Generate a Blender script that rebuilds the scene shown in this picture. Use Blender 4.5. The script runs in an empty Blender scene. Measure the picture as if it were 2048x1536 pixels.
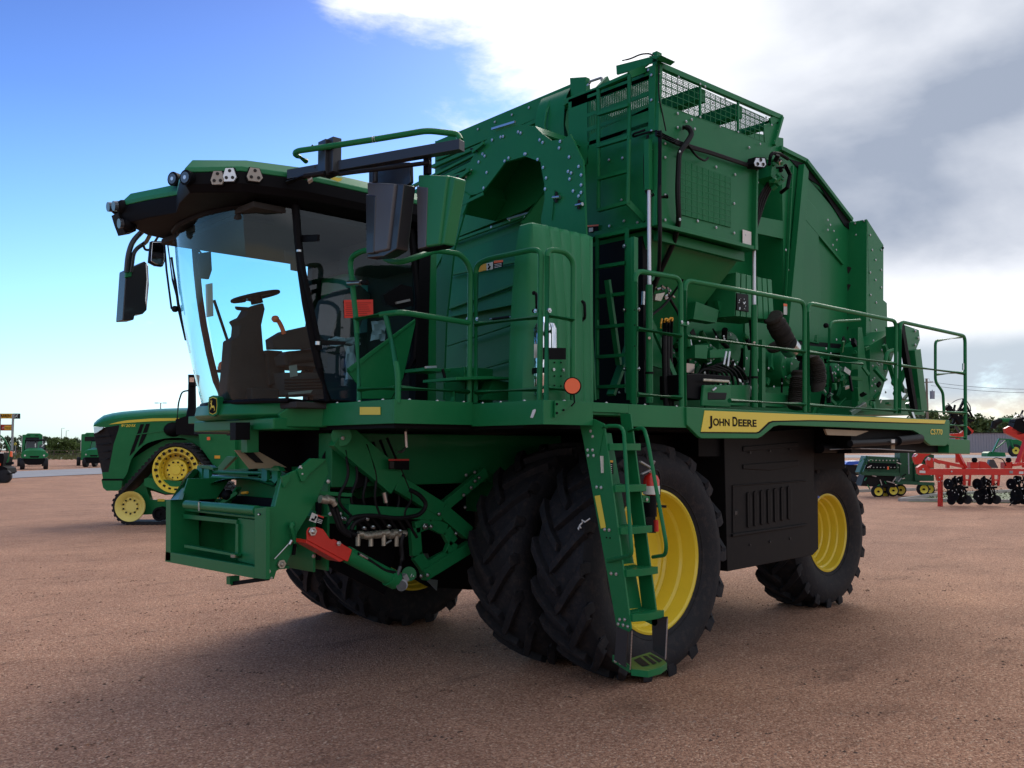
import bpy, bmesh, math, random
from mathutils import Vector, Matrix, Quaternion
R = math.radians
V = Vector
random.seed(7)
scn = bpy.context.scene
COL = scn.collection

# ------------------------------------------------------------------ camera
# frame: X = towards the rear of the harvester, Y = towards its far side, Z up; photo is 2048 x 1536
F, PITCH, ROLL, YAW, HC = 1837.85, R(4.0521), R(-0.0763), R(47.084), 1.85
fw = V((math.cos(PITCH)*math.cos(YAW), math.cos(PITCH)*math.sin(YAW), math.sin(PITCH)))
rt0 = V((math.sin(YAW), -math.cos(YAW), 0)); up0 = rt0.cross(fw)
rt = rt0*math.cos(ROLL)+up0*math.sin(ROLL); up = up0*math.cos(ROLL)-rt0*math.sin(ROLL)
CP = V((0, 0, HC))
cam = bpy.data.cameras.new('camera'); camo = bpy.data.objects.new('camera', cam); COL.objects.link(camo)
cam.sensor_width = 36; cam.lens = 36*F/2048; cam.clip_start = 0.05; cam.clip_end = 3000
M = Matrix((rt, up, -fw)).transposed().to_4x4(); M.translation = CP; camo.matrix_world = M
scn.camera = camo

def ray(u, v): return rt*((u-1024)/F) - up*((v-768)/F) + fw
def X(x, u, v): d = ray(u, v); return CP + d*(x/d.x)
def Y(y, u, v): d = ray(u, v); return CP + d*(y/d.y)
def Z(z, u, v): d = ray(u, v); return CP + d*((z-HC)/d.z)
def Dp(w, u, v): return CP + ray(u, v)*w          # point at depth w along the view axis

# ------------------------------------------------------------------ light
SUN_AZ, SUN_EL = R(28), R(36)          # azimuth from X towards Y
w = bpy.data.worlds.new('World'); scn.world = w; w.use_nodes = True
nt = w.node_tree; nt.nodes.clear(); N = nt.nodes.new; Lk = nt.links.new
def nd(tree, t, **k):
    n = tree.nodes.new(t)
    for a, b in k.items():
        if a.startswith('i_'):
            key = a[2:]; key = int(key) if key.isdigit() else key.replace('_', ' ')
            n.inputs[key].default_value = b
        else: setattr(n, a, b)
    return n
def mth(tree, op, a, b=None, c=None, clamp=False):
    n = tree.nodes.new('ShaderNodeMath'); n.operation = op; n.use_clamp = clamp
    for i, q in enumerate((a, b, c)):
        if q is None: continue
        if isinstance(q, (int, float)): n.inputs[i].default_value = q
        else: tree.links.new(q, n.inputs[i])
    return n.outputs[0]
def ramp(tree, fac, stops, interp='LINEAR'):
    n = tree.nodes.new('ShaderNodeValToRGB'); n.color_ramp.interpolation = interp
    el = n.color_ramp.elements
    while len(el) < len(stops): el.new(0.5)
    for e, (p, c) in zip(el, stops):
        e.position = p; e.color = (*c, 1) if len(c) == 3 else c
    tree.links.new(fac, n.inputs[0]); return n.outputs[0]
def mixc(tree, fac, a, b, mode='MIX'):
    n = tree.nodes.new('ShaderNodeMix'); n.data_type = 'RGBA'; n.blend_type = mode
    for i, q in ((0, fac), (6, a), (7, b)):
        if isinstance(q, (int, float)): n.inputs[i].default_value = q
        elif isinstance(q, tuple): n.inputs[i].default_value = (*q, 1) if len(q) == 3 else q
        else: tree.links.new(q, n.inputs[i])
    return n.outputs[2]
sky = nd(nt, 'ShaderNodeTexSky', sky_type='NISHITA', sun_disc=False, sun_elevation=SUN_EL, sun_rotation=R(90)-SUN_AZ,
         altitude=300, air_density=1.0, dust_density=1.2, ozone_density=2.0)
tc = N('ShaderNodeTexCoord'); sep = N('ShaderNodeSeparateXYZ'); Lk(tc.outputs['Generated'], sep.inputs[0])
x_, y_, z_ = sep.outputs
az = mth(nt, 'ARCTAN2', y_, x_)                       # radians
zz = mth(nt, 'MAXIMUM', z_, 0.0)
el = mth(nt, 'ARCSINE', z_)
# cloud coordinates: a flat layer seen in perspective
den = mth(nt, 'ADD', mth(nt, 'MULTIPLY', zz, 0.55), 0.42)
cx_ = mth(nt, 'DIVIDE', x_, den); cy_ = mth(nt, 'DIVIDE', y_, den)
cmb = N('ShaderNodeCombineXYZ'); Lk(cx_, cmb.inputs[0]); Lk(cy_, cmb.inputs[1]); Lk(mth(nt, 'MULTIPLY', zz, 3.2), cmb.inputs[2])
n1 = nd(nt, 'ShaderNodeTexNoise', i_Scale=1.9, i_Detail=10.0, i_Roughness=0.62, i_Distortion=0.15); Lk(cmb.outputs[0], n1.inputs['Vector'])
n2 = nd(nt, 'ShaderNodeTexNoise', i_Scale=1.5, i_Detail=7.0, i_Roughness=0.5, i_Distortion=0.2)
mp = N('ShaderNodeMapping'); mp.inputs['Location'].default_value = (3.7, 8.1, 0); Lk(cmb.outputs[0], mp.inputs[0]); Lk(mp.outputs[0], n2.inputs['Vector'])
azd = mth(nt, 'MULTIPLY', az, 180/math.pi); eld = mth(nt, 'MULTIPLY', el, 180/math.pi)
# the cloud bank covers everything to the right (small azimuth) of az = 48 + 0.35 el
edge = mth(nt, 'SUBTRACT', mth(nt, 'ADD', 25.2, mth(nt, 'MULTIPLY', eld, 1.10)), azd)
bias = mth(nt, 'DIVIDE', edge, 14.0)
bias = mth(nt, 'MINIMUM', mth(nt, 'MAXIMUM', bias, -0.62), 1.0)
nn = mth(nt, 'MULTIPLY', mth(nt, 'SUBTRACT', n1.outputs[0], 0.5), 3.0)
cov = nd(nt, 'ShaderNodeMapRange', interpolation_type='SMOOTHSTEP', i_1=-0.20, i_2=0.40); Lk(mth(nt, 'ADD', bias, nn), cov.inputs[0])
# grey undersides: strongest right, 8-24 degrees up
g1 = nd(nt, 'ShaderNodeMapRange', interpolation_type='SMOOTHSTEP', i_1=40.0, i_2=27.0); Lk(azd, g1.inputs[0])
g2 = nd(nt, 'ShaderNodeMapRange', interpolation_type='SMOOTHSTEP', i_1=7.5, i_2=12.5); Lk(mth(nt,'ADD',eld,mth(nt,'MULTIPLY',nn,1.4)), g2.inputs[0])
grey = mth(nt, 'MULTIPLY', mth(nt, 'MULTIPLY', g1.outputs[0], g2.outputs[0]), mth(nt, 'ADD', 0.74, mth(nt, 'MULTIPLY', mth(nt, 'SUBTRACT', n2.outputs[0], 0.5), 2.6)), clamp=True)
low = nd(nt, 'ShaderNodeMapRange', interpolation_type='SMOOTHSTEP', i_1=7.4, i_2=5.2); Lk(mth(nt,'ADD',eld,mth(nt,'MULTIPLY',nn,0.8)), low.inputs[0])
ccol = mixc(nt, grey, (0.84, 0.85, 0.88), (0.26, 0.30, 0.38))
ccol = mixc(nt, mth(nt, 'MULTIPLY', low.outputs[0], 0.9), ccol, (0.35, 0.41, 0.47))
hz = nd(nt, 'ShaderNodeMapRange', interpolation_type='SMOOTHSTEP', i_1=3.3, i_2=1.8); Lk(mth(nt,'ADD',eld,mth(nt,'MULTIPLY',nn,0.5)), hz.inputs[0])
ccol = mixc(nt, mth(nt, 'MULTIPLY', hz.outputs[0], 0.8), ccol, (0.66, 0.58, 0.46))
# clear-sky colour: Nishita graded by elevation
t_el = mth(nt, 'DIVIDE', eld, 40.0, clamp=True)
grade = ramp(nt, t_el, [(0.0, (0.085, 0.115, 0.155)), (0.08, (0.095, 0.125, 0.155)), (0.2, (0.082, 0.122, 0.145)), (0.34, (0.064, 0.100, 0.135)), (0.5, (0.047, 0.071, 0.120)), (0.66, (0.038, 0.054, 0.098)), (1.0, (0.028, 0.042, 0.085))])
clear = mixc(nt, 1.0, sky.outputs[0], grade, 'MULTIPLY')
tot = mixc(nt, cov.outputs[0], clear, ccol)
bg = nd(nt, 'ShaderNodeBackground', i_Strength=1.0); Lk(tot, bg.inputs[0])
out = N('ShaderNodeOutputWorld'); Lk(bg.outputs[0], out.inputs[0])

sl = bpy.data.lights.new('sun', 'SUN'); so = bpy.data.objects.new('sun', sl); COL.objects.link(so)
sl.energy = 1.25; sl.angle = R(32); sl.color = (1.0, 0.93, 0.84)
sd = V((math.cos(SUN_EL)*math.cos(SUN_AZ), math.cos(SUN_EL)*math.sin(SUN_AZ), math.sin(SUN_EL)))
so.rotation_euler = sd.to_track_quat('Z', 'Y').to_euler(); so.location = (0, 0, 60)
scn.view_settings.view_transform = 'Standard'; scn.view_settings.look = 'None'
scn.view_settings.exposure = 0.58; scn.view_settings.gamma = 1.0
scn.cycles.max_bounces = 8; scn.cycles.transparent_max_bounces = 16

# ------------------------------------------------------------------ materials
MATS = {}
def mat(name, col, rough=0.5, metal=0.0, coat=0.0, noise=0.0, nscale=3.0, bump=0.0, bscale=60.0, spec=0.5, emit=None, dust=0.0):
    m = bpy.data.materials.new(name); m.use_nodes = True; t = m.node_tree; b = t.nodes['Principled BSDF']
    b.inputs['Base Color'].default_value = (*col, 1); b.inputs['Roughness'].default_value = rough
    b.inputs['Metallic'].default_value = metal; b.inputs['Coat Weight'].default_value = coat
    b.inputs['Coat Roughness'].default_value = 0.06; b.inputs['Specular IOR Level'].default_value = spec
    if noise or bump or dust:
        tc = t.nodes.new('ShaderNodeTexCoord')
    if noise or dust:
        n = nd(t, 'ShaderNodeTexNoise', i_Scale=nscale, i_Detail=6.0, i_Roughness=0.65); t.links.new(tc.outputs['Object'], n.inputs['Vector'])
        f = ramp(t, n.outputs[0], [(0.3, (1-noise,)*3), (0.7, (1+noise*0.6,)*3)])
        c = mixc(t, 1.0, (*col, 1), f, 'MULTIPLY')
        if dust:
            n3 = nd(t, 'ShaderNodeTexNoise', i_Scale=nscale*4, i_Detail=8.0, i_Roughness=0.7); t.links.new(tc.outputs['Object'], n3.inputs['Vector'])
            df = ramp(t, n3.outputs[0], [(0.5, (0, 0, 0)), (0.8, (dust,)*3)])
            c = mixc(t, df, c, (0.25, 0.17, 0.12))
        t.links.new(c, b.inputs['Base Color'])
        rr = mth(t, 'ADD', rough-0.08, mth(t, 'MULTIPLY', n.outputs[0], 0.16)); t.links.new(rr, b.inputs['Roughness'])
    if bump:
        n2 = nd(t, 'ShaderNodeTexNoise', i_Scale=bscale, i_Detail=3.0); t.links.new(tc.outputs['Object'], n2.inputs['Vector'])
        bp = nd(t, 'ShaderNodeBump', i_Strength=bump, i_Distance=0.01); t.links.new(n2.outputs[0], bp.inputs['Height']); t.links.new(bp.outputs[0], b.inputs['Normal'])
    if emit: b.inputs['Emission Color'].default_value = (*emit[0], 1); b.inputs['Emission Strength'].default_value = emit[1]
    MATS[name] = m; return m
mat('green', (0.010, 0.172, 0.058), 0.40, coat=0.05, noise=0.12, nscale=1.3, bump=0.03, bscale=9, spec=0.22, dust=0.035)
mat('green_plastic', (0.017, 0.205, 0.075), 0.42, spec=0.35, noise=0.10, nscale=2.0, bump=0.05, bscale=200)
mat('yellow', (0.84, 0.65, 0.05), 0.36, coat=0.3, noise=0.06)
mat('decal_yellow', (0.78, 0.62, 0.06), 0.4)
mat('black', (0.004, 0.004, 0.006), 0.6, spec=0.12, noise=0.2, bump=0.05, bscale=150)
mat('black_paint', (0.020, 0.021, 0.026), 0.35, coat=0.2)
mat('grey_plastic', (0.060, 0.062, 0.070), 0.45, noise=0.15, nscale=3, bump=0.05, bscale=200)
mat('mirror_grey', (0.085, 0.090, 0.105), 0.4, noise=0.1)
mat('shield', (0.009, 0.0085, 0.010), 0.6, noise=0.2, dust=0.03, spec=0.2)
mat('rubber', (0.011, 0.012, 0.017), 0.75, spec=0.35, noise=0.25, nscale=4, bump=0.25, bscale=70, dust=0.14)
mat('hose', (0.005, 0.005, 0.007), 0.55, spec=0.25)
mat('sleeve', (0.025, 0.018, 0.015), 0.8, bump=0.6, bscale=40)
mat('steel', (0.55, 0.56, 0.58), 0.28, metal=1.0)
mat('chrome', (0.82, 0.84, 0.88), 0.08, metal=1.0)
mat('rod_white', (0.70, 0.72, 0.80), 0.25, metal=0.3)
mat('zinc', (0.48, 0.45, 0.38), 0.45, metal=0.8, noise=0.3, nscale=20)
mat('red', (0.62, 0.018, 0.010), 0.4, coat=0.3, noise=0.1)
mat('red_paper', (0.85, 0.07, 0.05), 0.7)
mat('orange', (0.95, 0.16, 0.05), 0.4)
mat('white', (0.75, 0.76, 0.76), 0.5, noise=0.05)
mat('label_white', (0.7, 0.7, 0.68), 0.5)
mat('sign_yellow', (0.80, 0.40, 0.03), 0.5)
mat('sign_red', (0.45, 0.03, 0.02), 0.5)
mat('blue', (0.02, 0.10, 0.55), 0.35, coat=0.3)
mat('grey_steel', (0.33, 0.34, 0.36), 0.5, metal=0.4, noise=0.1)
mat('sheet_grey', (0.42, 0.45, 0.50), 0.22, metal=0.6)
mat('shed_metal', (0.26, 0.27, 0.33), 0.55, noise=0.08)
mat('wood', (0.22, 0.17, 0.13), 0.85, noise=0.3, bump=0.3)
mat('seat', (0.055, 0.053, 0.056), 0.8, noise=0.2)
mat('interior', (0.042, 0.040, 0.040), 0.8, noise=0.25, spec=0.2)
mat('overlit_yellow', (0.78, 0.64, 0.16), 0.45)  # wheel yellow made paler: overexposure painted into the idler colour
mat('dark_cloth', (0.03, 0.028, 0.03), 0.9)
mat('bark', (0.10, 0.075, 0.055), 0.9, noise=0.3)
mat('dirty_white', (0.42, 0.40, 0.36), 0.8, noise=0.2)
mat('plastic_wrap', (0.55, 0.60, 0.65), 0.2)
mat('tan', (0.35, 0.27, 0.18), 0.6, noise=0.15)
mat('concrete', (0.30, 0.29, 0.30), 0.85, noise=0.15, nscale=0.5, bump=0.2, bscale=10)
mat('lens', (0.75, 0.78, 0.82), 0.12, metal=0.5)
mat('lamp_glass', (0.10, 0.11, 0.13), 0.06, metal=0.3, spec=0.8)

def glassmat(name, tint, rmin=0.05, gl=(0.9, 0.95, 1.0)):
    m = bpy.data.materials.new(name); m.use_nodes = True; t = m.node_tree; t.nodes.clear()
    tr = nd(t, 'ShaderNodeBsdfTransparent', i_Color=(*tint, 1)); g = nd(t, 'ShaderNodeBsdfGlossy', i_Roughness=0.02, i_Color=(*gl, 1))
    lw = nd(t, 'ShaderNodeLayerWeight', i_Blend=0.5); fr5 = mth(t, 'POWER', lw.outputs['Facing'], 5.0); mx = t.nodes.new('ShaderNodeMixShader'); o = t.nodes.new('ShaderNodeOutputMaterial')
    t.links.new(mth(t, 'ADD', mth(t, 'MULTIPLY', fr5, 0.9), rmin, clamp=True), mx.inputs[0]); t.links.new(tr.outputs[0], mx.inputs[1]); t.links.new(g.outputs[0], mx.inputs[2]); t.links.new(mx.outputs[0], o.inputs[0])
    MATS[name] = m
glassmat('glass', (0.66, 0.87, 0.90), 0.04)
glassmat('glass_clear', (0.8, 0.9, 0.92))

# ------------------------------------------------------------------ mesh builder
def perp(d):
    d = d.normalized(); a = V((0, 0, 1)) if abs(d.z) < 0.9 else V((1, 0, 0))
    s = d.cross(a).normalized(); return s, s.cross(d).normalized()
class MB:
    def __init__(s, m='green'):
        s.v = []; s.f = []; s.fm = []; s.mats = [m]; s.c = 0
    def m(s, name):
        if name not in s.mats: s.mats.append(name)
        s.c = s.mats.index(name); return s
    def add(s, vs, fs):
        b = len(s.v); s.v += [tuple(q) for q in vs]; s.f += [tuple(b+i for i in f) for f in fs]; s.fm += [s.c]*len(fs); return s
    def hexa(s, p):   # 8 points, bottom 4 then top 4
        return s.add(p, [(0, 3, 2, 1), (4, 5, 6, 7), (0, 1, 5, 4), (1, 2, 6, 5), (2, 3, 7, 6), (3, 0, 4, 7)])
    def box(s, x0, x1, y0, y1, z0, z1):
        return s.hexa([(x0, y0, z0), (x1, y0, z0), (x1, y1, z0), (x0, y1, z0), (x0, y0, z1), (x1, y0, z1), (x1, y1, z1), (x0, y1, z1)])
    def prism(s, pts, vec):
        pts = [V(p) for p in pts]; vec = V(vec); n = len(pts)
        s.add(pts+[p+vec for p in pts], [tuple(reversed(range(n))), tuple(range(n, 2*n))]+[(i, (i+1) % n, (i+1) % n+n, i+n) for i in range(n)]); return s
    def quad(s, a, b, c, d): return s.add([a, b, c, d], [(0, 1, 2, 3)])
    def poly(s, pts): return s.add(pts, [tuple(range(len(pts)))])
    def ring(s, rings, closed=True, caps=True):   # list of equal-length point lists
        n = len(rings[0]); vs = [p for r in rings for p in r]; fs = []
        for k in range(len(rings)-1):
            for i in range(n if closed else n-1):
                j = (i+1) % n; fs.append((k*n+i, k*n+j, (k+1)*n+j, (k+1)*n+i))
        if caps and closed: fs.append(tuple(reversed(range(n)))); fs.append(tuple(range((len(rings)-1)*n, len(rings)*n)))
        return s.add(vs, fs)
    def cyl(s, p0, p1, r, seg=14, r2=None):
        p0 = V(p0); p1 = V(p1); a, b = perp(p1-p0); r2 = r if r2 is None else r2
        return s.ring([[p+(a*math.cos(t)+b*math.sin(t))*q for t in [2*math.pi*i/seg for i in range(seg)]] for p, q in ((p0, r), (p1, r2))])
    def tube(s, pts, r, seg=10, closed=False):
        pts = [V(p) for p in pts]; n = len(pts); rings = []
        a = None
        for i, p in enumerate(pts):
            d = (pts[min(i+1, n-1)]-pts[max(i-1, 0)]).normalized()
            if a is None: a, b = perp(d)
            else: a = (a-d*a.dot(d)).normalized(); b = d.cross(a)
            rings.append([p+(a*math.cos(t)+b*math.sin(t))*r for t in [2*math.pi*k/seg for k in range(seg)]])
        return s.ring(rings)
    def beam(s, p0, p1, w, h, upv=(0, 0, 1)):
        p0 = V(p0); p1 = V(p1); d = (p1-p0).normalized(); sd = d.cross(V(upv)).normalized(); u = sd.cross(d)
        a = sd*w/2; b = u*h/2
        return s.hexa([p0-a-b, p0+a-b, p0+a+b, p0-a+b, p1-a-b, p1+a-b, p1+a+b, p1-a+b])
    def lathe(s, prof, o, ax=(0, 1, 0), seg=48, closedprof=False):  # prof: (r, h)
        o = V(o); ax = V(ax).normalized(); a, b = perp(ax); rings = []
        for r, h in prof: rings.append([o+ax*h+(a*math.cos(t)+b*math.sin(t))*r for t in [2*math.pi*k/seg for k in range(seg)]])
        return s.ring(rings, caps=False)
    def bolt(s, p, n, r=0.012):
        p = V(p); n = V(n).normalized(); return s.cyl(p-n*0.002, p+n*r*0.5, r, 6).cyl(p+n*r*0.5, p+n*r*0.85, r*0.62, 6, r*0.3)
    def bolts(s, pts, n, r=0.012, mt='steel'):
        c = s.c; s.m(mt)
        for p in pts: s.bolt(p, n, r)
        s.c = c; return s
    def sphere(s, c, r, seg=12, sc=(1, 1, 1)):
        c = V(c); rings = []
        for i in range(1, seg//2):
            ph = math.pi*i/(seg//2)-math.pi/2
            rings.append([c+V((math.cos(ph)*math.cos(t)*r*sc[0], math.cos(ph)*math.sin(t)*r*sc[1], math.sin(ph)*r*sc[2])) for t in [2*math.pi*k/seg for k in range(seg)]])
        return s.ring(rings)
def rnd(pts, r, n=4, closed=False):     # fillet a polyline
    pts = [V(p) for p in pts]; o = []; L = len(pts)
    for i, p in enumerate(pts):
        if not closed and i in (0, L-1): o.append(p); continue
        a = pts[i-1]-p; b = pts[(i+1) % L]-p; q = min(r, a.length*0.48, b.length*0.48)
        A = p+a.normalized()*q; B = p+b.normalized()*q
        for k in range(n+1):
            t = k/n; o.append(A*(1-t)**2+p*2*t*(1-t)+B*t*t)
    return o
def lerp(a, b, t): return a+(b-a)*t
def line(a, b, n):
    a = V(a); b = V(b); return [a.lerp(b, i/(n-1)) for i in range(n)]

def part(name, mb, parent=None, label=None, bevel=0.0, smooth=35, segs=2):
    me = bpy.data.meshes.new(name); me.from_pydata(mb.v, [], mb.f)
    for q in mb.mats: me.materials.append(MATS[q])
    me.polygons.foreach_set('material_index', mb.fm)
    bm = bmesh.new(); bm.from_mesh(me); bmesh.ops.recalc_face_normals(bm, faces=bm.faces); bm.to_mesh(me); bm.free()
    me.polygons.foreach_set('use_smooth', [True]*len(me.polygons)); me.set_sharp_from_angle(angle=R(smooth)); me.update()
    o = bpy.data.objects.new(name, me); COL.objects.link(o)
    if parent is not None:
        o.parent = parent
        base = parent
        if parent.type == 'EMPTY': o.matrix_parent_inverse = Matrix.Translation(-parent.location)
    if label: o['label'] = label
    if bevel:
        b = o.modifiers.new('bevel', 'BEVEL'); b.width = bevel; b.segments = segs; b.limit_method = 'ANGLE'; b.angle_limit = R(40); b.harden_normals = True
    return o
def thing(name, label, cat, loc=(0, 0, 0), group=None):
    o = bpy.data.objects.new(name, None); COL.objects.link(o); o.location = loc; o.empty_display_size = 0.3
    o['label'] = label; o['category'] = cat
    if group: o['group'] = group
    return o
def tag(o, label, cat, group=None):
    o['label'] = label; o['category'] = cat
    if group: o['group'] = group
    return o
def struct(name, mb, **k):
    o = part(name, mb, **k); o['kind'] = 'structure'; return o
def text_mb(mb, chunks, o, ux, uy, mt, thick=0.003, shear=0.0, bold=0.0):
    # chunks: list of (string, cap height, x offset, width); o = lower-left, ux/uy unit vectors
    mb.m(mt); o = V(o); ux = V(ux).normalized(); uy = V(uy).normalized(); nz = ux.cross(uy)
    for s_, h, xo, wd in chunks:
        cu = bpy.data.curves.new('t', 'FONT'); cu.body = s_; cu.size = 1; cu.extrude = 0; cu.shear = shear; cu.offset = bold
        ob = bpy.data.objects.new('t', cu); COL.objects.link(ob)
        dg = bpy.context.evaluated_depsgraph_get(); me = bpy.data.meshes.new_from_object(ob.evaluated_get(dg))
        vs = [q.co.copy() for q in me.vertices]; fs = [tuple(p.vertices) for p in me.polygons]
        bpy.data.objects.remove(ob); bpy.data.curves.remove(cu); bpy.data.meshes.remove(me)
        if not vs: continue
        x0 = min(q.x for q in vs); x1 = max(q.x for q in vs); y0 = 0.0; y1 = max(q.y for q in vs)
        sx = wd/(x1-x0); sy = h/(y1-y0)
        mb.add([o+ux*(xo+(q.x-x0)*sx)+uy*((q.y-y0)*sy)+nz*thick for q in vs], fs)
    return mb
# ------------------------------------------------------------------ ground
def gravel_mat():
    m = bpy.data.materials.new('gravel'); m.use_nodes = True; t = m.node_tree; b = t.nodes['Principled BSDF']; b.inputs['Roughness'].default_value = 0.9
    b.inputs['Specular IOR Level'].default_value = 0.25
    tc = t.nodes.new('ShaderNodeTexCoord'); P = tc.outputs['Object']
    def nz(sc, det=4.0, ro=0.6, dim='3D'):
        n = nd(t, 'ShaderNodeTexNoise', i_Scale=sc, i_Detail=det, i_Roughness=ro); t.links.new(P, n.inputs['Vector']); return n.outputs[0]
    big = nz(0.09, 5.0); mid = nz(0.7, 6.0, 0.7); fine = nz(38.0, 3.0, 0.7)
    vo = nd(t, 'ShaderNodeTexVoronoi', i_Scale=80.0); t.links.new(P, vo.inputs['Vector'])
    vs = t.nodes.new('ShaderNodeSeparateColor'); t.links.new(vo.outputs['Color'], vs.inputs[0])
    c = ramp(t, vs.outputs[0], [(0.0, (0.29, 0.142, 0.086)), (0.35, (0.44, 0.232, 0.146)), (0.7, (0.55, 0.310, 0.200)), (0.93, (0.64, 0.39, 0.26)), (1.0, (0.78, 0.58, 0.42))])
    c = mixc(t, 1.0, c, ramp(t, fine, [(0.3, (0.62, 0.60, 0.60)), (0.7, (1.3, 1.28, 1.25))]), 'MULTIPLY')
    c = mixc(t, 1.0, c, ramp(t, mid, [(0.3, (0.82, 0.80, 0.79)), (0.7, (1.15, 1.14, 1.12))]), 'MULTIPLY')
    c = mixc(t, 1.0, c, ramp(t, big, [(0.3, (0.88, 0.87, 0.89)), (0.7, (1.10, 1.09, 1.08))]), 'MULTIPLY')
    # scattered darker damp scuffs
    mp = t.nodes.new('ShaderNodeMapping'); mp.inputs['Scale'].default_value = (0.5, 1.4, 1); mp.inputs['Rotation'].default_value = (0, 0, R(-35)); t.links.new(P, mp.inputs[0])
    sc = nd(t, 'ShaderNodeTexNoise', i_Scale=1.4, i_Detail=8.0, i_Roughness=0.75); t.links.new(mp.outputs[0], sc.inputs['Vector'])
    c = mixc(t, ramp(t, sc.outputs[0], [(0.56, (0, 0, 0)), (0.68, (0.55,)*3)]), c, (0.15, 0.075, 0.05))
    t.links.new(c, b.inputs['Base Color'])
    h = mth(t, 'ADD', mth(t, 'MULTIPLY', vo.outputs['Distance'], -1.0), mth(t, 'MULTIPLY', fine, 0.6))
    h = mth(t, 'ADD', h, mth(t, 'MULTIPLY', mid, 1.6))
    bp = nd(t, 'ShaderNodeBump', i_Strength=0.8, i_Distance=0.014); t.links.new(h, bp.inputs['Height']); t.links.new(bp.outputs[0], b.inputs['Normal'])
    MATS['gravel'] = m
gravel_mat()
mat('pebble', (0.42, 0.25, 0.17), 0.85, noise=0.6, nscale=30)
def gh(d):      # the yard rises gently away from the camera
    pts = [(0, 0), (32, 0), (62, .46), (110, .70), (190, .92), (400, 1.15), (2000, 1.2)]
    for (a, p), (b, q) in zip(pts, pts[1:]):
        if d <= b: t = (d-a)/(b-a); t = t*t*(3-2*t) if a == 32 else t; return p+(q-p)*t
    return 1.2
def G(u, v, lift=0.0):
    r_ = ray(u, v); lo, hi = 2.0, 1500.0
    for _ in range(60):
        m_ = (lo+hi)/2; p = CP+r_*m_
        if p.z > gh(math.hypot(p.x, p.y))+lift: lo = m_
        else: hi = m_
    return CP+r_*lo
def sheet(mb, a, b, c, d, n, m, lift):     # quad on the terrain: a b near edge, d c far edge, all ground points
    vs = []
    for j in range(m+1):
        for i in range(n+1):
            p = a.lerp(b, i/n).lerp(d.lerp(c, i/n), j/m); vs.append((p.x, p.y, gh(math.hypot(p.x, p.y))+lift))
    mb.add(vs, [(j*(n+1)+i, j*(n+1)+i+1, (j+1)*(n+1)+i+1, (j+1)*(n+1)+i) for j in range(m) for i in range(n)])
g = MB('gravel'); rr_ = [0, 3, 6, 10, 15, 22, 28, 32, 36, 40, 44, 48, 52, 56, 60, 64, 70, 80, 95, 110, 130, 160, 190, 240, 300, 400, 700, 1500]; ns = 96
vs = [(0, 0, 0)]+[(math.cos(2*math.pi*k/ns)*r, math.sin(2*math.pi*k/ns)*r, gh(r)) for r in rr_[1:] for k in range(ns)]
fs = [(0, 1+k, 1+(k+1) % ns) for k in range(ns)]+[(1+i*ns+k, 1+(i+1)*ns+k, 1+(i+1)*ns+(k+1) % ns, 1+i*ns+(k+1) % ns) for i in range(len(rr_)-2) for k in range(ns)]
g.add(vs, fs)
struct('ground', g)
# loose stones over the near gravel: more than anybody could count
st = MB('pebble')
for k in range(11000):
    d = 2.6+random.random()**1.6*16; a = R(47+random.uniform(-34, 34)); r = random.uniform(0.003, 0.0085)*(1 if random.random() < 0.97 else 1.9)
    c = V((math.cos(a)*d, math.sin(a)*d, r*0.35)); A = [random.uniform(0.6, 1.2)*r for _ in range(5)]
    ph = random.random()*6
    ring_ = [c+V((math.cos(ph+i*math.pi/2)*A[i]*1.2, math.sin(ph+i*math.pi/2)*A[i], random.uniform(-.2, .2)*r)) for i in range(4)]
    st.add(ring_+[c+V((0, 0, A[4]*0.8)), c-V((0, 0, r))], [(0, 1, 4), (1, 2, 4), (2, 3, 4), (3, 0, 4), (1, 0, 5), (2, 1, 5), (3, 2, 5), (0, 3, 5)])
mat('mud', (0.10, 0.055, 0.038), 0.9)
st.m('mud')
def chip(c, r, fl=.5):
    ph = random.random()*6; rg_ = [c+V((math.cos(ph+i*1.257)*r*random.uniform(.6, 1.3), math.sin(ph+i*1.257)*r*random.uniform(.4, 1.1), 0)) for i in range(5)]
    t_ = c+V((0, 0, r*fl)); st.add(rg_+[t_], [(i, (i+1) % 5, 5) for i in range(5)])
for k in range(150):      # crumbs of darker soil in loose rows
    d = 3.0+random.random()*13; a = R(47+random.uniform(-33, 33)); c0_ = V((math.cos(a)*d, math.sin(a)*d, .001)); tn = R(random.uniform(-60, 20))
    for j in range(random.randint(3, 12)): q = random.gauss(0, .16); chip(c0_+V((math.cos(tn)*q, math.sin(tn)*q, 0))+V((random.gauss(0, .03), random.gauss(0, .03), 0)), random.uniform(.005, .018))
st.m('pebble')
for k in range(260): d = 3.0+random.random()*12; a = R(47+random.uniform(-33, 33)); chip(V((math.cos(a)*d, math.sin(a)*d, .0)), random.uniform(.010, .022), .7)
o = part('loose_gravel', st, smooth=20); o['kind'] = 'stuff'

# ------------------------------------------------------------------ harvester
YC = 6.98; ZD = 2.19
HV = thing('cotton_harvester', 'huge green cotton stripper with glass cab, dual yellow wheels and tall basket on the gravel', 'harvester', (6.02, YC, 0))
def mir(p): return V((p[0], 2*YC-p[1], p[2]))

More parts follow.
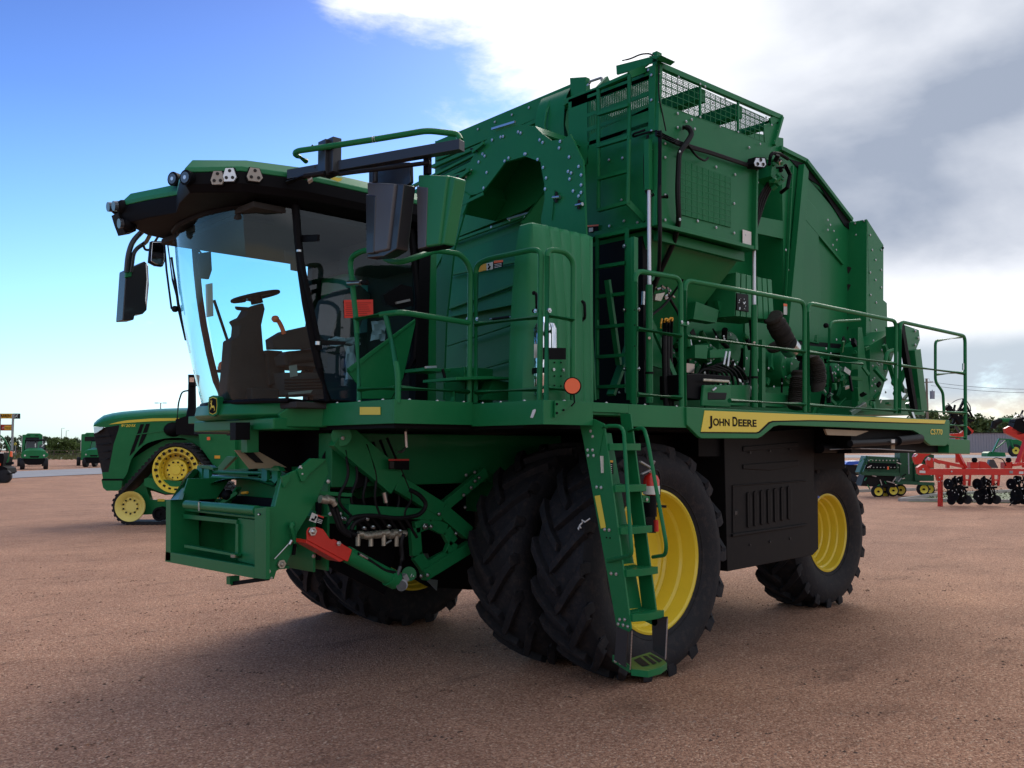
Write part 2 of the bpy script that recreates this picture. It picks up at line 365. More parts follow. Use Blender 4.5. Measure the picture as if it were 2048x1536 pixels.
def tyre_geom(mb, cx, cz, ya, yb, Ro, Rr, nl, sign):
    # ya = outer face, yb = inner face; carcass then chevron lugs
    mb.m('rubber'); w_ = yb-ya; Rc = Ro-0.055; ym = (ya+yb)/2
    prof = [(Rr-0.01, ya+0.05), (Rr+0.035, ya+0.035), (Rr+0.09, ya+0.0), ((Rr+Rc)/2+0.02, ya-0.03), (Rc-0.075, ya-0.012), (Rc-0.022, ya+0.022), (Rc-0.006, ya+0.10), (Rc, ym-0.06), (Rc, ym)]
    prof = prof+[(r, ya+yb-y) for r, y in reversed(prof[:-1])]
    mb.lathe([(r, y) for r, y in prof], (cx, 0, cz), (0, 1, 0), 80)
    for side in (-1, 1):
        for k in range(nl):
            a0 = 2*math.pi*(k+(0.5 if side > 0 else 0))/nl; rings = []
            S = [0, .25, .5, .75, 1.0, 1.1, 1.22]
            for s_ in S:
                if s_ <= 1: yy = ym+side*(-0.03+s_*(w_/2+0.035)); rt_ = Ro-0.026*s_**3; rb = Rc-0.03
                elif s_ < 1.15: yy = ym+side*(w_/2+0.012); rt_ = Ro-0.078; rb = Ro-0.12
                else: yy = ym+side*(w_/2+0.010); rt_ = Ro-0.135; rb = Ro-0.14
                aa = a0+sign*(0.40*min(s_, 1.0)**1.15*0.9+0.02*(s_ > 1))
                hw = (0.034+0.020*s_)/Ro if s_ <= 1 else 0.044/Ro
                hb = hw*1.3
                def pt(r, a, y_): return V((cx+r*math.cos(a), y_, cz+r*math.sin(a)))
                ex = side*0.004 if s_ > 1 else 0
                if s_ <= 1: rings.append([pt(rb, aa-hb, yy), pt(rt_, aa-hw, yy), pt(rt_, aa+hw, yy), pt(rb, aa+hb, yy)])
                else: rings.append([pt(rb, aa-hb, yy-side*0.05), pt(rt_, aa-hw, yy+ex), pt(rt_, aa+hw, yy+ex), pt(rb, aa+hb, yy-side*0.05)])
            mb.ring(rings)
    # raised sidewall bead rings
    for q in (0.03, 0.14):
        yy = ya-0.012 if q > .1 else ya+0.02
        mb.lathe([(Rr+q+0.02, yy+0.01), (Rr+q+0.026, yy-0.006), (Rr+q+0.034, yy-0.006), (Rr+q+0.04, yy+0.01)], (cx, 0, cz), (0, 1, 0), 64)
def rim_geom(mb, cx, cz, ya, out, Rr, deep, steps):
    # out = +1: dish opens towards -Y
    mb.m('yellow'); o = out
    prof = [(Rr-0.005, 0.075), (Rr+0.022, 0.055), (Rr+0.022, 0.035), (Rr+0.004, 0.028), (Rr-0.010, 0.045)]
    r_ = Rr-0.018; h = 0.06
    for k in range(steps):
        prof += [(r_-0.003, h+deep/steps*0.75), (r_-0.022, h+deep/steps*0.88), (r_-0.026, h+deep/steps)]
        r_ -= 0.028; h += deep/steps
    prof += [(r_-0.02, h+0.02), (r_-0.10, h+0.035), (0.24, h+0.06), (0.22, h+0.02), (0.19, h), (0.0, h)]
    mb.lathe([(r, hh*o) for r, hh in prof], (cx, ya, cz), (0, 1, 0), 72)
    for k in range(10):
        a = 2*math.pi*k/10; mb.bolts([(cx+0.17*math.cos(a), ya+o*(h-0.005), cz+0.17*math.sin(a))], (0, -o, 0), 0.018)
def wheel(cx, cz, ya, yb, Ro, Rr, out, deep, steps, nl=21, sign=1, label=None):
    m_ = MB('rubber')
    mb = MB('yellow'); rim_geom(mb, cx, cz, ya if out > 0 else yb, out, Rr, deep, steps)
    r_ = part('wheel', mb, HV, label=label, smooth=30)
    tyre_geom(m_, cx, cz, ya, yb, Ro, Rr, nl, sign)
    part('tyre', m_, r_, smooth=28, bevel=0.004, segs=1)
    return r_
for ya, yb, o_, dp in ((4.72, 5.25, 1, 0.30), (5.49, 6.02, -1, 0.12), (7.94, 8.47, 1, 0.12), (8.71, 9.24, -1, 0.30)):
    wheel(6.02, 0.935, ya, yb, 0.975, 0.565, o_, dp, 2, 18, -1)
wheel(10.2, 0.86, 5.45, 6.02, 0.895, 0.437, 1, 0.34, 4, 19, -1); wheel(10.2, 0.86, 7.94, 8.51, 0.895, 0.437, -1, 0.34, 4, 19, -1)
# valve stem tape on the rear wheel
tp = MB('blue'); a_ = Y(5.43, 1628, 992); tp.prism([Y(5.43, 1621, 986), Y(5.43, 1640, 993), Y(5.43, 1638, 997), Y(5.43, 1623, 994)], (0, .01, 0)); part('tape', tp, HV)

# chalk scribble on the tread of the front tyre
chk = MB('white')
def tread(u, v, R_=.985):
    r_ = ray(u, v); a = r_.x**2+r_.z**2; b = 2*((CP.x-6.02)*r_.x+(CP.z-.935)*r_.z); c = (CP.x-6.02)**2+(CP.z-.935)**2-R_**2
    return CP+r_*((-b-math.sqrt(max(b*b-4*a*c, 0)))/(2*a))
chk.tube([tread(*p) for p in ((1157, 1060), (1160, 1050), (1165, 1045), (1164, 1040), (1170, 1044), (1180, 1037))], .006, 5).tube([tread(*p) for p in ((1156, 1058), (1159, 1051), (1162, 1056))], .007, 5)
part('chalk_mark', chk, HV)
# --- chassis and axles
def YY0(y, *pts): return [Y(y, *p) for p in pts]
ch = MB('green')
ch.box(3.9, 10.6, 6.28, 6.48, 1.55, 1.98).box(3.9, 10.6, 7.48, 7.68, 1.55, 1.98)
ch.box(5.8, 6.25, 5.6, 8.36, 1.25, 1.55).cyl((6.02, 5.3, .935), (6.02, 6.5, .935), .2, 20).cyl((6.02, 7.4, .935), (6.02, 8.66, .935), .2, 20)
ch.box(5.75, 6.3, 6.0, 6.45, .7, 1.6).box(5.75, 6.3, 7.5, 7.95, .7, 1.6)
ch.box(10.0, 10.45, 6.1, 7.9, .75, 1.05).cyl((10.2, 5.8, .86), (10.2, 8.2, .86), .13, 16).box(10.05, 10.35, 6.7, 7.3, 1.0, 1.6)
ch.m('black').box(6.5, 10.3, 5.3, 8.7, 1.72, 1.98)
part('chassis', ch, HV, bevel=.008)
ub = MB('black')
ub.box(4.52, 7.0, 4.75, 9.4, 2.0, 2.095).box(3.8, 4.52, 5.3, 8.6, 2.0, 2.095).box(7.0, 9.12, 5.02, 9.4, 1.78, 2.095).box(9.12, 11.28, 4.62, 9.4, 1.80, 2.095)
ub.cyl(Y(4.8, 1640, 897), Y(4.8, 1800, 895), .05, 14).box(9.2, 10.1, 5.2, 5.35, 1.62, 1.95)
ub.m('hose').cyl(Y(4.5, 1700, 887), Y(4.5, 1838, 881), .035, 16).cyl(Y(4.48, 1795, 882), Y(4.48, 1840, 877), .05, 16).m('tan').prism(YY0(4.54, (1650, 858), (1738, 862), (1712, 872), (1655, 870)), (0, .02, 0)).prism(YY0(4.54, (1783, 886), (1790, 886), (1790, 900), (1783, 900)), (0, .01, 0)).m('label_white').prism(YY0(4.44, (1784, 879), (1790, 879), (1790, 886), (1784, 886)), (0, .01, 0)).m('grey_steel').tube(YY0(4.54, (1660, 899), (1720, 897), (1760, 898), (1830, 902)), .006)
part('underside_duct', ub, HV)
# middle dark engine shield between the wheels
sh = MB('shield'); YS0 = 4.98
def S(u, v, d=0): return Y(YS0+d, u, v)
sh.prism([S(1448, 868), S(1628, 856), S(1628, 985), S(1636, 990), S(1637, 1098), S(1626, 1110), S(1455, 1143)], (0, .5, 0))
sh.prism([S(1487, 893, -.012), S(1598, 884, -.012), S(1597, 893, -.012), S(1487, 903, -.012)], (0, .02, 0))
sh.prism([S(1487, 929, -.012), S(1598, 921, -.012), S(1597, 932, -.012), S(1540, 941, -.012), S(1487, 938, -.012)], (0, .02, 0))
sh.prism([S(1466, 1068, -.02), S(1616, 1047, -.02), S(1616, 1051, -.02), S(1466, 1074, -.02)], (0, .03, 0))
sh.prism([S(1466, 970, -.012), S(1614, 960, -.012), S(1614, 963, -.012), S(1466, 973, -.012)], (0, .02, 0))
sh.prism([S(1466, 970, -.012), S(1469, 970, -.012), S(1469, 1066, -.012), S(1466, 1066, -.012)], (0, .02, 0))
shp = part('engine_shield', sh, HV, bevel=.006)
lv = MB('shield')
for k in range(7):
    u = 1495+k*13.5; tp_ = 987-k*2.1; bt = 1056-k*2.8
    lv.prism([S(u, tp_, -.014), S(u+3, tp_-3, -.014), S(u+6, tp_+1, -.014), S(u+6.5, bt-3, -.014), S(u+4, bt, -.014), S(u+1, bt-2, -.014)], (0, .03, 0))
    lv.m('hose').poly([S(u+5, tp_+2, -.0155), S(u+9, tp_+5, -.0155), S(u+9, bt-7, -.0155), S(u+6, bt-3, -.0155)]).m('shield')
part('louvre', lv, shp, bevel=.003)
lv = MB('hose'); lv.prism([S(1468, 1020, -.012), S(1477, 1019, -.012), S(1477, 1032, -.012), S(1468, 1033, -.012)], (0, .02, 0)).m('black_paint').prism([S(1470, 1023, -.018), S(1475, 1022, -.018), S(1475, 1029, -.018), S(1470, 1030, -.018)], (0, .02, 0)); part('latch', lv, shp, bevel=.003)
for u in (1500, 1540, 1580):
    for p in (S(u, 905-(u-1500)*.08, -.012), S(u, 1090-(u-1500)*.16, -.004)): lv = MB('black_paint'); lv.bolt(p, (0, -1, 0), .012); part('fastener', lv, shp)

# --- deck (platform) and fascia
dk = MB('green')
pl = [(4.5, 4.52), (11.3, 4.52), (11.3, 9.44), (4.5, 9.44), (4.5, 8.69), (3.78, 8.69), (3.78, 5.29), (4.5, 5.29)]
dk.prism([(a, b, 2.10) for a, b in pl], (0, 0, .07))
part('deck', dk, HV, bevel=.004)
fa = MB('green'); YD = 4.5; t_ = .02
fa.box(4.48, 4.99, YD-.0, YD+t_, 2.02, 2.19).box(4.99, 5.39, YD, YD+t_, 2.12, 2.19).box(5.39, 6.115, YD, YD+t_, 2.02, 2.19)
fa.box(4.48, 4.5, YD+t_, 5.27, 2.02, 2.19).box(3.76, 4.48, 5.25, 5.27, 2.03, 2.20).box(3.76, 3.78, 5.27, 6.2, 2.03, 2.20)
fa.bolts([(x, YD+.012, 2.19) for x in (4.7, 5.15, 5.6, 6.0)]+[(4.49, y, 2.19) for y in (4.7, 4.95, 5.15)]+[(x, 5.262, 2.20) for x in (3.9, 4.15, 4.4)]+[(3.77, y, 2.20) for y in (5.4, 5.7, 6.0)], (0, 0, 1), .013)
part('deck_fascia', fa, HV, bevel=.003)
sf = MB('green'); ys = 4.482
def D(u, v, d=0): return Y(ys+d, u, v)
pts = [(1373, 814), (1899, 840), (1896, 888), (1891, 892), (1862, 891), (1855, 886), (1836, 866), (1826, 861), (1700, 855.5), (1560, 850.5), (1548, 853), (1524, 873), (1516, 877), (1404, 877), (1398, 874), (1374, 850)]
sf.prism([D(*p) for p in pts], (0, .035, 0))
sfo = part('side_panel', sf, HV, bevel=.006)
st_ = MB('decal_yellow')
yp = [(1409.5, 821), (1500, 824.5), (1700, 832.5), (1891.5, 840.5), (1889, 847.5), (1700, 841.5), (1620, 840), (1545, 841.5), (1537, 844), (1517, 863), (1512, 864.5), (1402, 863.5)]
st_.prism([D(*p, -.004) for p in yp], (0, .003, 0))
st_.m('black').prism([D(1401.5, 863.8, -.003), D(1512, 864.8, -.003), D(1518, 863, -.003), D(1538, 844, -.003), D(1546, 841.8, -.003), D(1620, 840.3, -.003), D(1700, 841.8, -.003), D(1889, 847.6, -.003), D(1889, 849, -.003), D(1700, 844, -.003), D(1620, 842.3, -.003), D(1547, 844, -.003), D(1540, 846.5, -.003), D(1520, 865.5, -.003), D(1513, 867.2, -.003), D(1401, 866, -.003)], (0, .002, 0))
o_ = D(1417, 850.5, -.005); px = (D(1513, 850.5, -.005)-o_).length; ux = V((1, 0, 0))
def mpx(v0, v1, u): return abs(D(u, v0).z-D(u, v1).z)
hJ = mpx(851, 832, 1420); hs = hJ*0.76; tt = D(1513, 851).x-D(1417, 851).x
text_mb(st_, [('J', hJ, 0, tt*.075), ('OHN', hs, tt*.09, tt*.335), ('D', hJ, tt*.485, tt*.105), ('EERE', hs, tt*.605, tt*.395)], o_, ux, (0, 0, 1), 'black', .001, bold=.03)
part('name_decal', st_, sfo)
cs = MB('decal_yellow'); t2 = D(1885, 868).x-D(1861, 869).x
text_mb(cs, [('CS', mpx(868, 857.5, 1870), 0, t2*.42), ('770', mpx(868, 857.5, 1870), t2*.47, t2*.53)], D(1861, 868.5, -.004), ux, (0, 0, 1), 'decal_yellow', .001, shear=.15, bold=.02)
part('model_decal', cs, sfo)
mk = MB('decal_yellow'); c0 = [X(3.757, 720.5, 814), X(3.757, 761, 814), X(3.757, 761, 829.5), X(3.757, 720.5, 829.5)]; mk.prism(c0, (-.004, 0, 0)); part('reflector_strip', mk, HV)
wm = MB('white'); wm.prism([X(4.477, 1066, 820), X(4.477, 1071, 818), X(4.477, 1072, 822), X(4.477, 1066, 836), X(4.477, 1061, 835)], (-.003, 0, 0)); part('paper_tag', wm, HV)
# rear end box
rb = MB('green'); rb.prism([Y(4.5, 1898, 878), Y(4.5, 1940, 879.5), Y(4.5, 1940, 908), Y(4.5, 1898, 906)], (0, .5, 0)); rb.beam(Y(4.51, 1895, 842), Y(4.51, 1895, 890), .03, .05, (1, 0, 0)); part('rear_step_box', rb, HV, bevel=.004)

# --- railings: welded tube
def rail(name, paths, r=.021, fr=.09, label=None):
    mb = MB('green')
    for p in paths: mb.tube(rnd(p, fr), r, 10)
    return mb
def YY(y, *pts): return [Y(y, *p) for p in pts]
yr = 4.535
r1 = rail('railing', [YY(yr, (1269, 810), (1270, 541), (1361, 556), (1363, 815)), YY(yr, (1274, 657.6), (1361, 672)), YY(yr, (1274, 789), (1361, 795))])
r1.m('black').bolts([Y(yr-.025, 1269, v) for v in (620, 650, 692)], (0, -1, 0), .006, 'black'); r1.m('green')
part('railing', r1, HV)
r2 = rail('railing', [YY(yr, (1369, 812), (1369, 560), (1609, 604), (1609.5, 824)), YY(yr, (1372, 673), (1609, 703.5)), YY(yr, (1459, 801), (1609, 809))]); r2.beam(Y(yr-.03, 1360, 646), Y(yr-.03, 1378, 649), .01, .03); r2.bolts([Y(yr-.04, 1363, 644), Y(yr-.04, 1375, 646)], (0, -1, 0), .014); part('railing', r2, HV)
r3 = rail('railing', [YY(yr, (1616, 824), (1615, 606), (1792, 642), (1791, 827)), YY(yr, (1616, 704.4), (1792, 727.5)), YY(yr, (1616, 810), (1793, 821.5))]); part('railing', r3, HV)
r4 = rail('railing', [YY(yr, (1799, 827), (1800, 643), (1930, 672), (1931, 885)), YY(yr, (1799, 730.7), (1928, 747)), YY(yr, (1793, 819), (1930, 826))]); r4.m('steel').cyl(Y(yr-.04, 1926, 727), Y(yr-.04, 1926, 740), .012).m('green'); part('railing', r4, HV)
r5 = rail('railing', [YY(yr+.05, (1922, 674), (1870.7, 682), (1870.7, 763), (1886, 785), (1888, 829)), YY(yr+.05, (1872, 749), (1925, 745)), YY(yr, (1898, 850), (1930, 852)), YY(yr, (1896, 873), (1932, 876))], r=.017, fr=.06); part('safety_gate', r5, HV)
r6 = rail('railing', [YY(5.0, (1655, 800), (1659, 648), (1668, 643), (1720, 640)), YY(5.0, (1655, 722), (1725, 728))], r=.015); r6.m('black').sphere(Y(5.0, 1652, 651), .03); part('grab_rail', r6, HV)
XF = 3.80; YF = 5.30
f1 = rail('railing', [
    [X(XF, 719, 806), X(XF, 713, 646), X(XF, 699, 515), X(XF, 729, 499.5), X(XF, 752, 503), X(XF, 779, 523), X(XF, 805, 524), X(XF+.1, 835, 513), Y(YF, 873, 500.5), Y(YF, 922, 508), Y(YF, 941, 535), Y(YF, 938.6, 806)],
    [X(XF, 709, 638.5), X(XF, 773, 627.5), X(XF+.02, 800, 624.5), Y(YF, 820, 627), Y(YF, 939, 646)],
    [X(XF, 719, 779), X(XF, 792, 776)], [Y(YF, 800, 776), Y(YF, 938, 784)],
    [X(XF, 772, 632), X(XF, 796, 745), X(XF, 796, 806)], [Y(YF, 906, 783), Y(YF, 906, 803)]], fr=.08)
f1.m('black').cyl(X(XF-.03, 697, 566), X(XF-.03, 735, 565), .016).m('steel').cyl(X(XF-.04, 697, 566), X(XF-.04, 722, 565), .018); part('railing', f1, HV)
xf2 = 4.53
f2 = rail('railing', [[X(xf2, *p) for p in ((951.8, 806), (951.8, 530), (975, 518), (1066, 499), (1082, 503), (1079, 800))], [X(xf2, 951.8, 648.7), X(xf2, 1079, 634)], [X(xf2, 951.8, 785), X(xf2, 1079, 778)]], fr=.09); f2.bolts([X(xf2-.03, 936, 638), X(xf2-.03, 955, 638), X(xf2-.03, 1072, 622)], (-1, 0, 0), .016); part('railing', f2, HV)
f3 = rail('railing', [YY(4.53, (1093, 802), (1094.5, 500), (1113, 500), (1131, 504), (1147, 522), (1145.5, 800)), YY(4.53, (1094, 631), (1147, 640)), YY(4.53, (1094, 776), (1146, 781))], fr=.08); f3.bolts([Y(4.5, 1098, 621)], (0, -1, 0), .018); part('railing', f3, HV)
# amber reflector on its bracket
af = MB('black'); c = Y(4.42, 1145, 772); nrm = V((-.75, -.65, 0)); af.cyl(c-nrm*.02, c+nrm*.012, .062, 28).m('orange').cyl(c+nrm*.008, c+nrm*.018, .054, 28)
af.m('green').prism(YY(4.48, (1110, 801), (1152, 802), (1110, 836)), (0, .012, 0)).bolts(YY(4.475, (1114, 808), (1114, 826), (1127, 820)), (0, -1, 0), .009, 'black').m('black').tube([Y(4.44, 1148, 790), Y(4.44, 1149, 805), Y(4.44, 1143, 812)], .006)
part('amber_reflector', af, HV)
# chrome bottle, black band and plate behind the rails
cb = MB('chrome'); p0 = Y(4.78, 1091, 790); p1 = Y(4.78, 1091, 648); cb.lathe([(0, 0), (.085, 0), (.09, .02), (.09, p1.z-p0.z-.04), (.075, p1.z-p0.z), (.03, p1.z-p0.z+.012), (.03, p1.z-p0.z+.05), (0, p1.z-p0.z+.05)], p0, (0, 0, 1), 28)
cb.m('black').cyl(V((p0.x, p0.y, Y(4.78, 1091, 748).z)), V((p0.x, p0.y, Y(4.78, 1091, 737).z)), .1, 24)
cb.m('label_white').prism([Y(4.67, 1068, 688), Y(4.67, 1075, 688), Y(4.67, 1075, 716), Y(4.67, 1068, 716)], (0, -.002, 0))
cb.m('black').prism(YY(4.6, (1085, 695), (1132, 696), (1132, 719), (1085, 719)), (0, .01, 0)).m('green').prism(YY(4.6, (1097, 719), (1131, 719), (1131, 802), (1097, 800)), (0, .01, 0)).bolts(YY(4.595, (1107, 739), (1126, 740)), (0, -1, 0), .012).bolts(YY(4.595, (1109, 725), (1122, 725), (1109, 752), (1122, 752), (1109, 771), (1122, 772)), (0, -1, 0), .006, 'black')
part('chrome_tank', cb, HV)

# --- boarding ladder
xs, xr = 5.0, 5.295
ld = MB('green')
stP = [X(xs, 1167, 853), X(xs, 1208, 850), X(xs, 1262, 1258), X(xs, 1257, 1264), X(xs, 1233, 1252)]
ld.prism([X(xs, 1160, 846)]+[X(xs, 1187, 838), X(xs, 1208, 848)]+stP[2:], (.015, 0, 0))
ld.prism([p+V((xr-xs, 0, 0)) for p in [X(xs, 1187, 824), X(xs, 1208, 826)]+stP[2:]], (.015, 0, 0))
TL = lambda v, e: None
def yin(z, k):   # inboard / outboard edge of the stringer at height z
    a, b = (stP[0], stP[4]) if k == 0 else (stP[1], stP[2]); t = (z-a.z)/(b.z-a.z); return a.y+(b.y-a.y)*t
ld.bolts([X(xs-.002, *p) for p in ((1176, 900), (1186, 900), (1177, 911), (1188, 911), (1194, 974), (1203, 975), (1210, 1059), (1219, 1060), (1223, 1147), (1233, 1148), (1240, 1239), (1250, 1239), (1237, 1248), (1247, 1250), (1256, 1253), (1182, 862), (1183, 848), (1186, 873))], (-1, 0, 0), .013)
ld.prism([X(xs-.006, *p) for p in ((1158, 842), (1187, 838), (1209, 850), (1198, 910), (1172, 908))], (.004, 0, 0))
ld.m('black').bolts([X(xs-.002, *p) for p in ((1213, 1075), (1220, 1076))], (-1, 0, 0), .006, 'black')
ld.m('decal_yellow').prism([X(xs-.003, *p) for p in ((1189.5, 992), (1200, 990), (1212, 1055), (1202, 1057))], (-.002, 0, 0))
ld.m('green').prism([V((xs+.015, yin(1.95, 0), 1.97)), V((xs+.015, yin(.62, 0)-.0, .66)), V((xs+.015, yin(.62, 0)+.01, .66)), V((xs+.015, yin(1.95, 0)+.01, 1.97))], (xr-xs-.015, 0, 0))
ldo = part('boarding_ladder', ld, HV, bevel=.003)
for v in (886, 969, 1053, 1137, 1226):
    a = X(xs, 1187+(v-850)*.128+10, v+1); z_s = a.z
    yi, yo = yin(z_s, 0), yin(z_s, 1)
    sp = MB('green'); yo2 = yo-.045
    fr_ = [V((xs+.016, yo+.0, z_s)), V((xs+.016, yo-.02, z_s)), V((xs+.10, yo2-.01, z_s)), V((xs+.21, yo2-.02, z_s)), V((xs+.32, yo2-.01, z_s)), V((xr-.001, yo-.02, z_s)), V((xr-.001, yo, z_s))]
    sp.prism(fr_+[V((xr-.001, yo+.012, z_s)), V((xs+.016, yo+.012, z_s))], (0, 0, -.05))
    sp.box(xs+.016, xr-.001, yi-.02, yi-.008, z_s-.04, z_s)
    for k in range(4): yb_ = lerp(yi-.03, yo+.02, k/3); sp.box(xs+.016, xr-.001, yb_-.004, yb_+.004, z_s-.02, z_s-.002)
    for k in range(5): xb_ = lerp(xs+.06, xr-.06, k/4); sp.box(xb_-.004, xb_+.004, yo, yi-.02, z_s-.022, z_s-.004)
    sp.m('decal_yellow')
    if v > 1100: a0 = 1241 if v < 1200 else 1258; sp.prism([Y(yi-.012, a0+da, v-4+dv) for da, dv in ((0, 3), (34, 0), (34, -3), (29, -7), (0, -4))], (0, .003, 0))
    part('ladder_step', sp, ldo, bevel=.002)
hr = MB('green')
hr.tube(rnd([X(xs, 1206, 855), X(xs-.0, 1210, 852)+V((0, -.03, 0)), X(xs, 1236, 852)+V((0, -.05, 0)), Y(4.02, 1262, 1085), Y(4.02, 1264, 1110), X(xs, 1217, 1122)], .07), .014, 10)
part('handrail', hr, ldo)
hr = MB('green')
q0 = Y(4.42, 1258, 862)
hr.tube(rnd([q0, Y(4.25, 1287, 854), Y(4.10, 1295, 880), Y(3.95, 1333, 1090), Y(4.0, 1331, 1110), X(xr, 1306, 1114)], .07), .014, 10)
part('handrail', hr, ldo)
lab = MB('label_white')
ylb = 4.56
lab.m('black').prism(YY(ylb-.15, (1209, 920), (1226, 922), (1227, 948), (1212, 948)), (0, .004, 0)).m('sign_yellow').prism(YY(ylb-.153, (1210, 920), (1226, 921), (1226, 925), (1210, 924)), (0, .002, 0))
for k in range(5): lab.m('label_white').prism(YY(ylb-.153, (1213, 928+k*4), (1224, 928.5+k*4), (1224, 930+k*4), (1213, 929.5+k*4)), (0, .002, 0))
lab.m('label_white').prism(YY(ylb-.15, (1201, 912), (1207, 912), (1208, 946), (1203, 946)), (0, .004, 0)); part('warning_label', lab, ldo)
ls = MB('green'); zs = .33
ls.prism([Z(zs, *p) for p in ((1262, 1338), (1296, 1342), (1322, 1335), (1334, 1326), (1328, 1320), (1300, 1304), (1262, 1316))][::-1], (0, 0, -.045))
ls.m('rubber').poly([Z(zs+.002, *p) for p in ((1296, 1309), (1303, 1309), (1325, 1321), (1318, 1325))]).poly([Z(zs+.002, *p) for p in ((1285, 1312), (1292, 1311), (1314, 1326), (1306, 1329))]).poly([Z(zs+.002, *p) for p in ((1267, 1320), (1280, 1314), (1300, 1330), (1285, 1333))])
ls.m('green').beam(Z(zs, 1226, 1322)+V((0, 0, .02)), Z(zs, 1260, 1338), .012, .05).bolts([Z(zs, *p)+V((-.008, -.008, .015)) for p in ((1231, 1325), (1241, 1329), (1252, 1334))], (-1, -.6, 0), .014)
ls.m('black_paint').prism([X(xs, 1234, 1252), X(xs, 1256, 1262), X(xs, 1250, 1335), X(xs, 1228, 1320)], (.012, 0, 0)).prism([X(xr, 1303, 1236), X(xr, 1334, 1233), X(xr, 1332, 1318), X(xr, 1305, 1300)], (.012, 0, 0))
part('swing_step', ls, ldo, bevel=.002)
for a, b in ((X(xs-.01, 1264, 1262), Z(zs, 1258, 1338)+V((0, -.01, 0))), (Y(3.95, 1335, 1238), Y(3.97, 1331, 1318))):
    cn = MB('steel'); n_ = 26
    for k in range(n_):
        p = a.lerp(b, (k+.5)/n_); d = (b-a)/n_*.75; s_, q_ = perp(d); cn.beam(p-d, p+d, .009 if k % 2 else .004, .004 if k % 2 else .009)
    part('chain', cn, ldo)
# ------------------------------------------------------------------ precleaner box beside the basket
bx, by = 6.12, 4.77
def BY(u, v, d=0): return Y(by+d, u, v)
def BX(u, v, d=0): return X(bx+d, u, v)
pc = MB('green')
# side plate below the mesh
zt0 = BY(1315, 207).z; zt1 = BY(1546, 292).z
pc.prism([BY(1314, 205), BY(1547, 291), BY(1534, 318), BY(1514, 336), BY(1511, 500), BY(1307, 450)], (0, .02, 0))
pc.prism([BX(1314, 205), BX(1309, 450), BX(1180, 476), X(bx, 1172, 330), X(bx, 1180, 270)], (.02, 0, 0))       # front plate, lower
pc.box(6.14, 7.70, by+.02, 5.86, 3.76, 4.50)
pc.prism([BX(1309, 450, .0), BX(1196, 466, 0)], (0, 0, -.0)) if False else None
pc.box(6.05, 7.72, by-.03, by+.0, 3.70, 3.78) if False else None
# flanges and posts at the corner
pc.beam(BY(1316, 130, -.01), BY(1309, 452, -.01), .035, .07, (0, 1, 0)).beam(BX(1307, 132, -.012), BX(1302, 452, -.012), .07, .035, (1, 0, 0))
pc.beam(BY(1309, 447, -.02), BY(1511, 497, -.02), .03, .035).beam(BY(1511, 337, -.02), BY(1508, 500, -.02), .03, .05, (0, 1, 0))
pc.beam(BX(1305, 448, -.02), BX(1190, 468, -.02), .03, .04)
pc.bolts([BY(1318, v, -.035) for v in (148, 168, 205, 262, 290, 312, 345, 375, 403, 432)]+[BY(u, v, -.012) for u, v in ((1354, 166), (1426, 206), (1355, 227), (1383, 239), (1372, 243), (1355, 255), (1330, 287), (1355, 280), (1355, 312), (1389, 258), (1498, 295), (1515, 365), (1513, 393), (1512, 415), (1508, 433), (1395, 442), (1432, 455), (1468, 466), (1490, 470), (1330, 315), (1330, 390), (1330, 440), (1432, 334), (1470, 349), (1468, 407))], (0, -1, 0), .014)
pc.bolts([BX(1303, v, -.035) for v in (150, 200, 262, 300, 332, 352, 375, 400, 425, 445)]+[BX(u, v, -.012) for u, v in ((1245, 316), (1218, 320), (1243, 400), (1219, 452), (1248, 442), (1275, 445), (1297, 140), (1230, 161))], (-1, 0, 0), .014)
pco = part('precleaner_box', pc, HV, bevel=.003)
# recessed screen in the side plate: perforated sheet with stiffening lines
scr = MB('green'); P4 = [(1361, 319), (1462, 356), (1462, 455), (1361, 429)]
scr.m('black_paint').prism([BY(u, v, -.003) for u, v in P4], (0, -.002, 0)).m('green')
for k in range(40):
    t = (k+.5)/40; scr.beam(BY(lerp(1361, 1462, t), lerp(319, 356, t), -.008), BY(lerp(1361, 1462, t), lerp(429, 455, t), -.008), .006, .011, (0, 1, 0))
for k in range(42):
    t = (k+.5)/42; scr.beam(BY(1361, lerp(319, 429, t), -.009), BY(1462, lerp(356, 455, t), -.009), .006, .0105)
for k in range(1, 9):
    t = k/9; scr.beam(BY(lerp(1361, 1462, t), lerp(319, 356, t), -.013), BY(lerp(1361, 1462, t), lerp(429, 455, t), -.013), .005, .005, (0, 1, 0)); t = k/9
    scr.beam(BY(1361, lerp(319, 429, t), -.013), BY(1462, lerp(356, 455, t), -.013), .005, .005)
part('side_screen', scr, pco)
pl_ = MB('label_white'); pl_.prism([BY(1485, 459, -.015), BY(1502, 464, -.015), BY(1502, 497, -.015), BY(1485, 492, -.015)], (0, -.003, 0)); part('paper_sheet', pl_, pco)
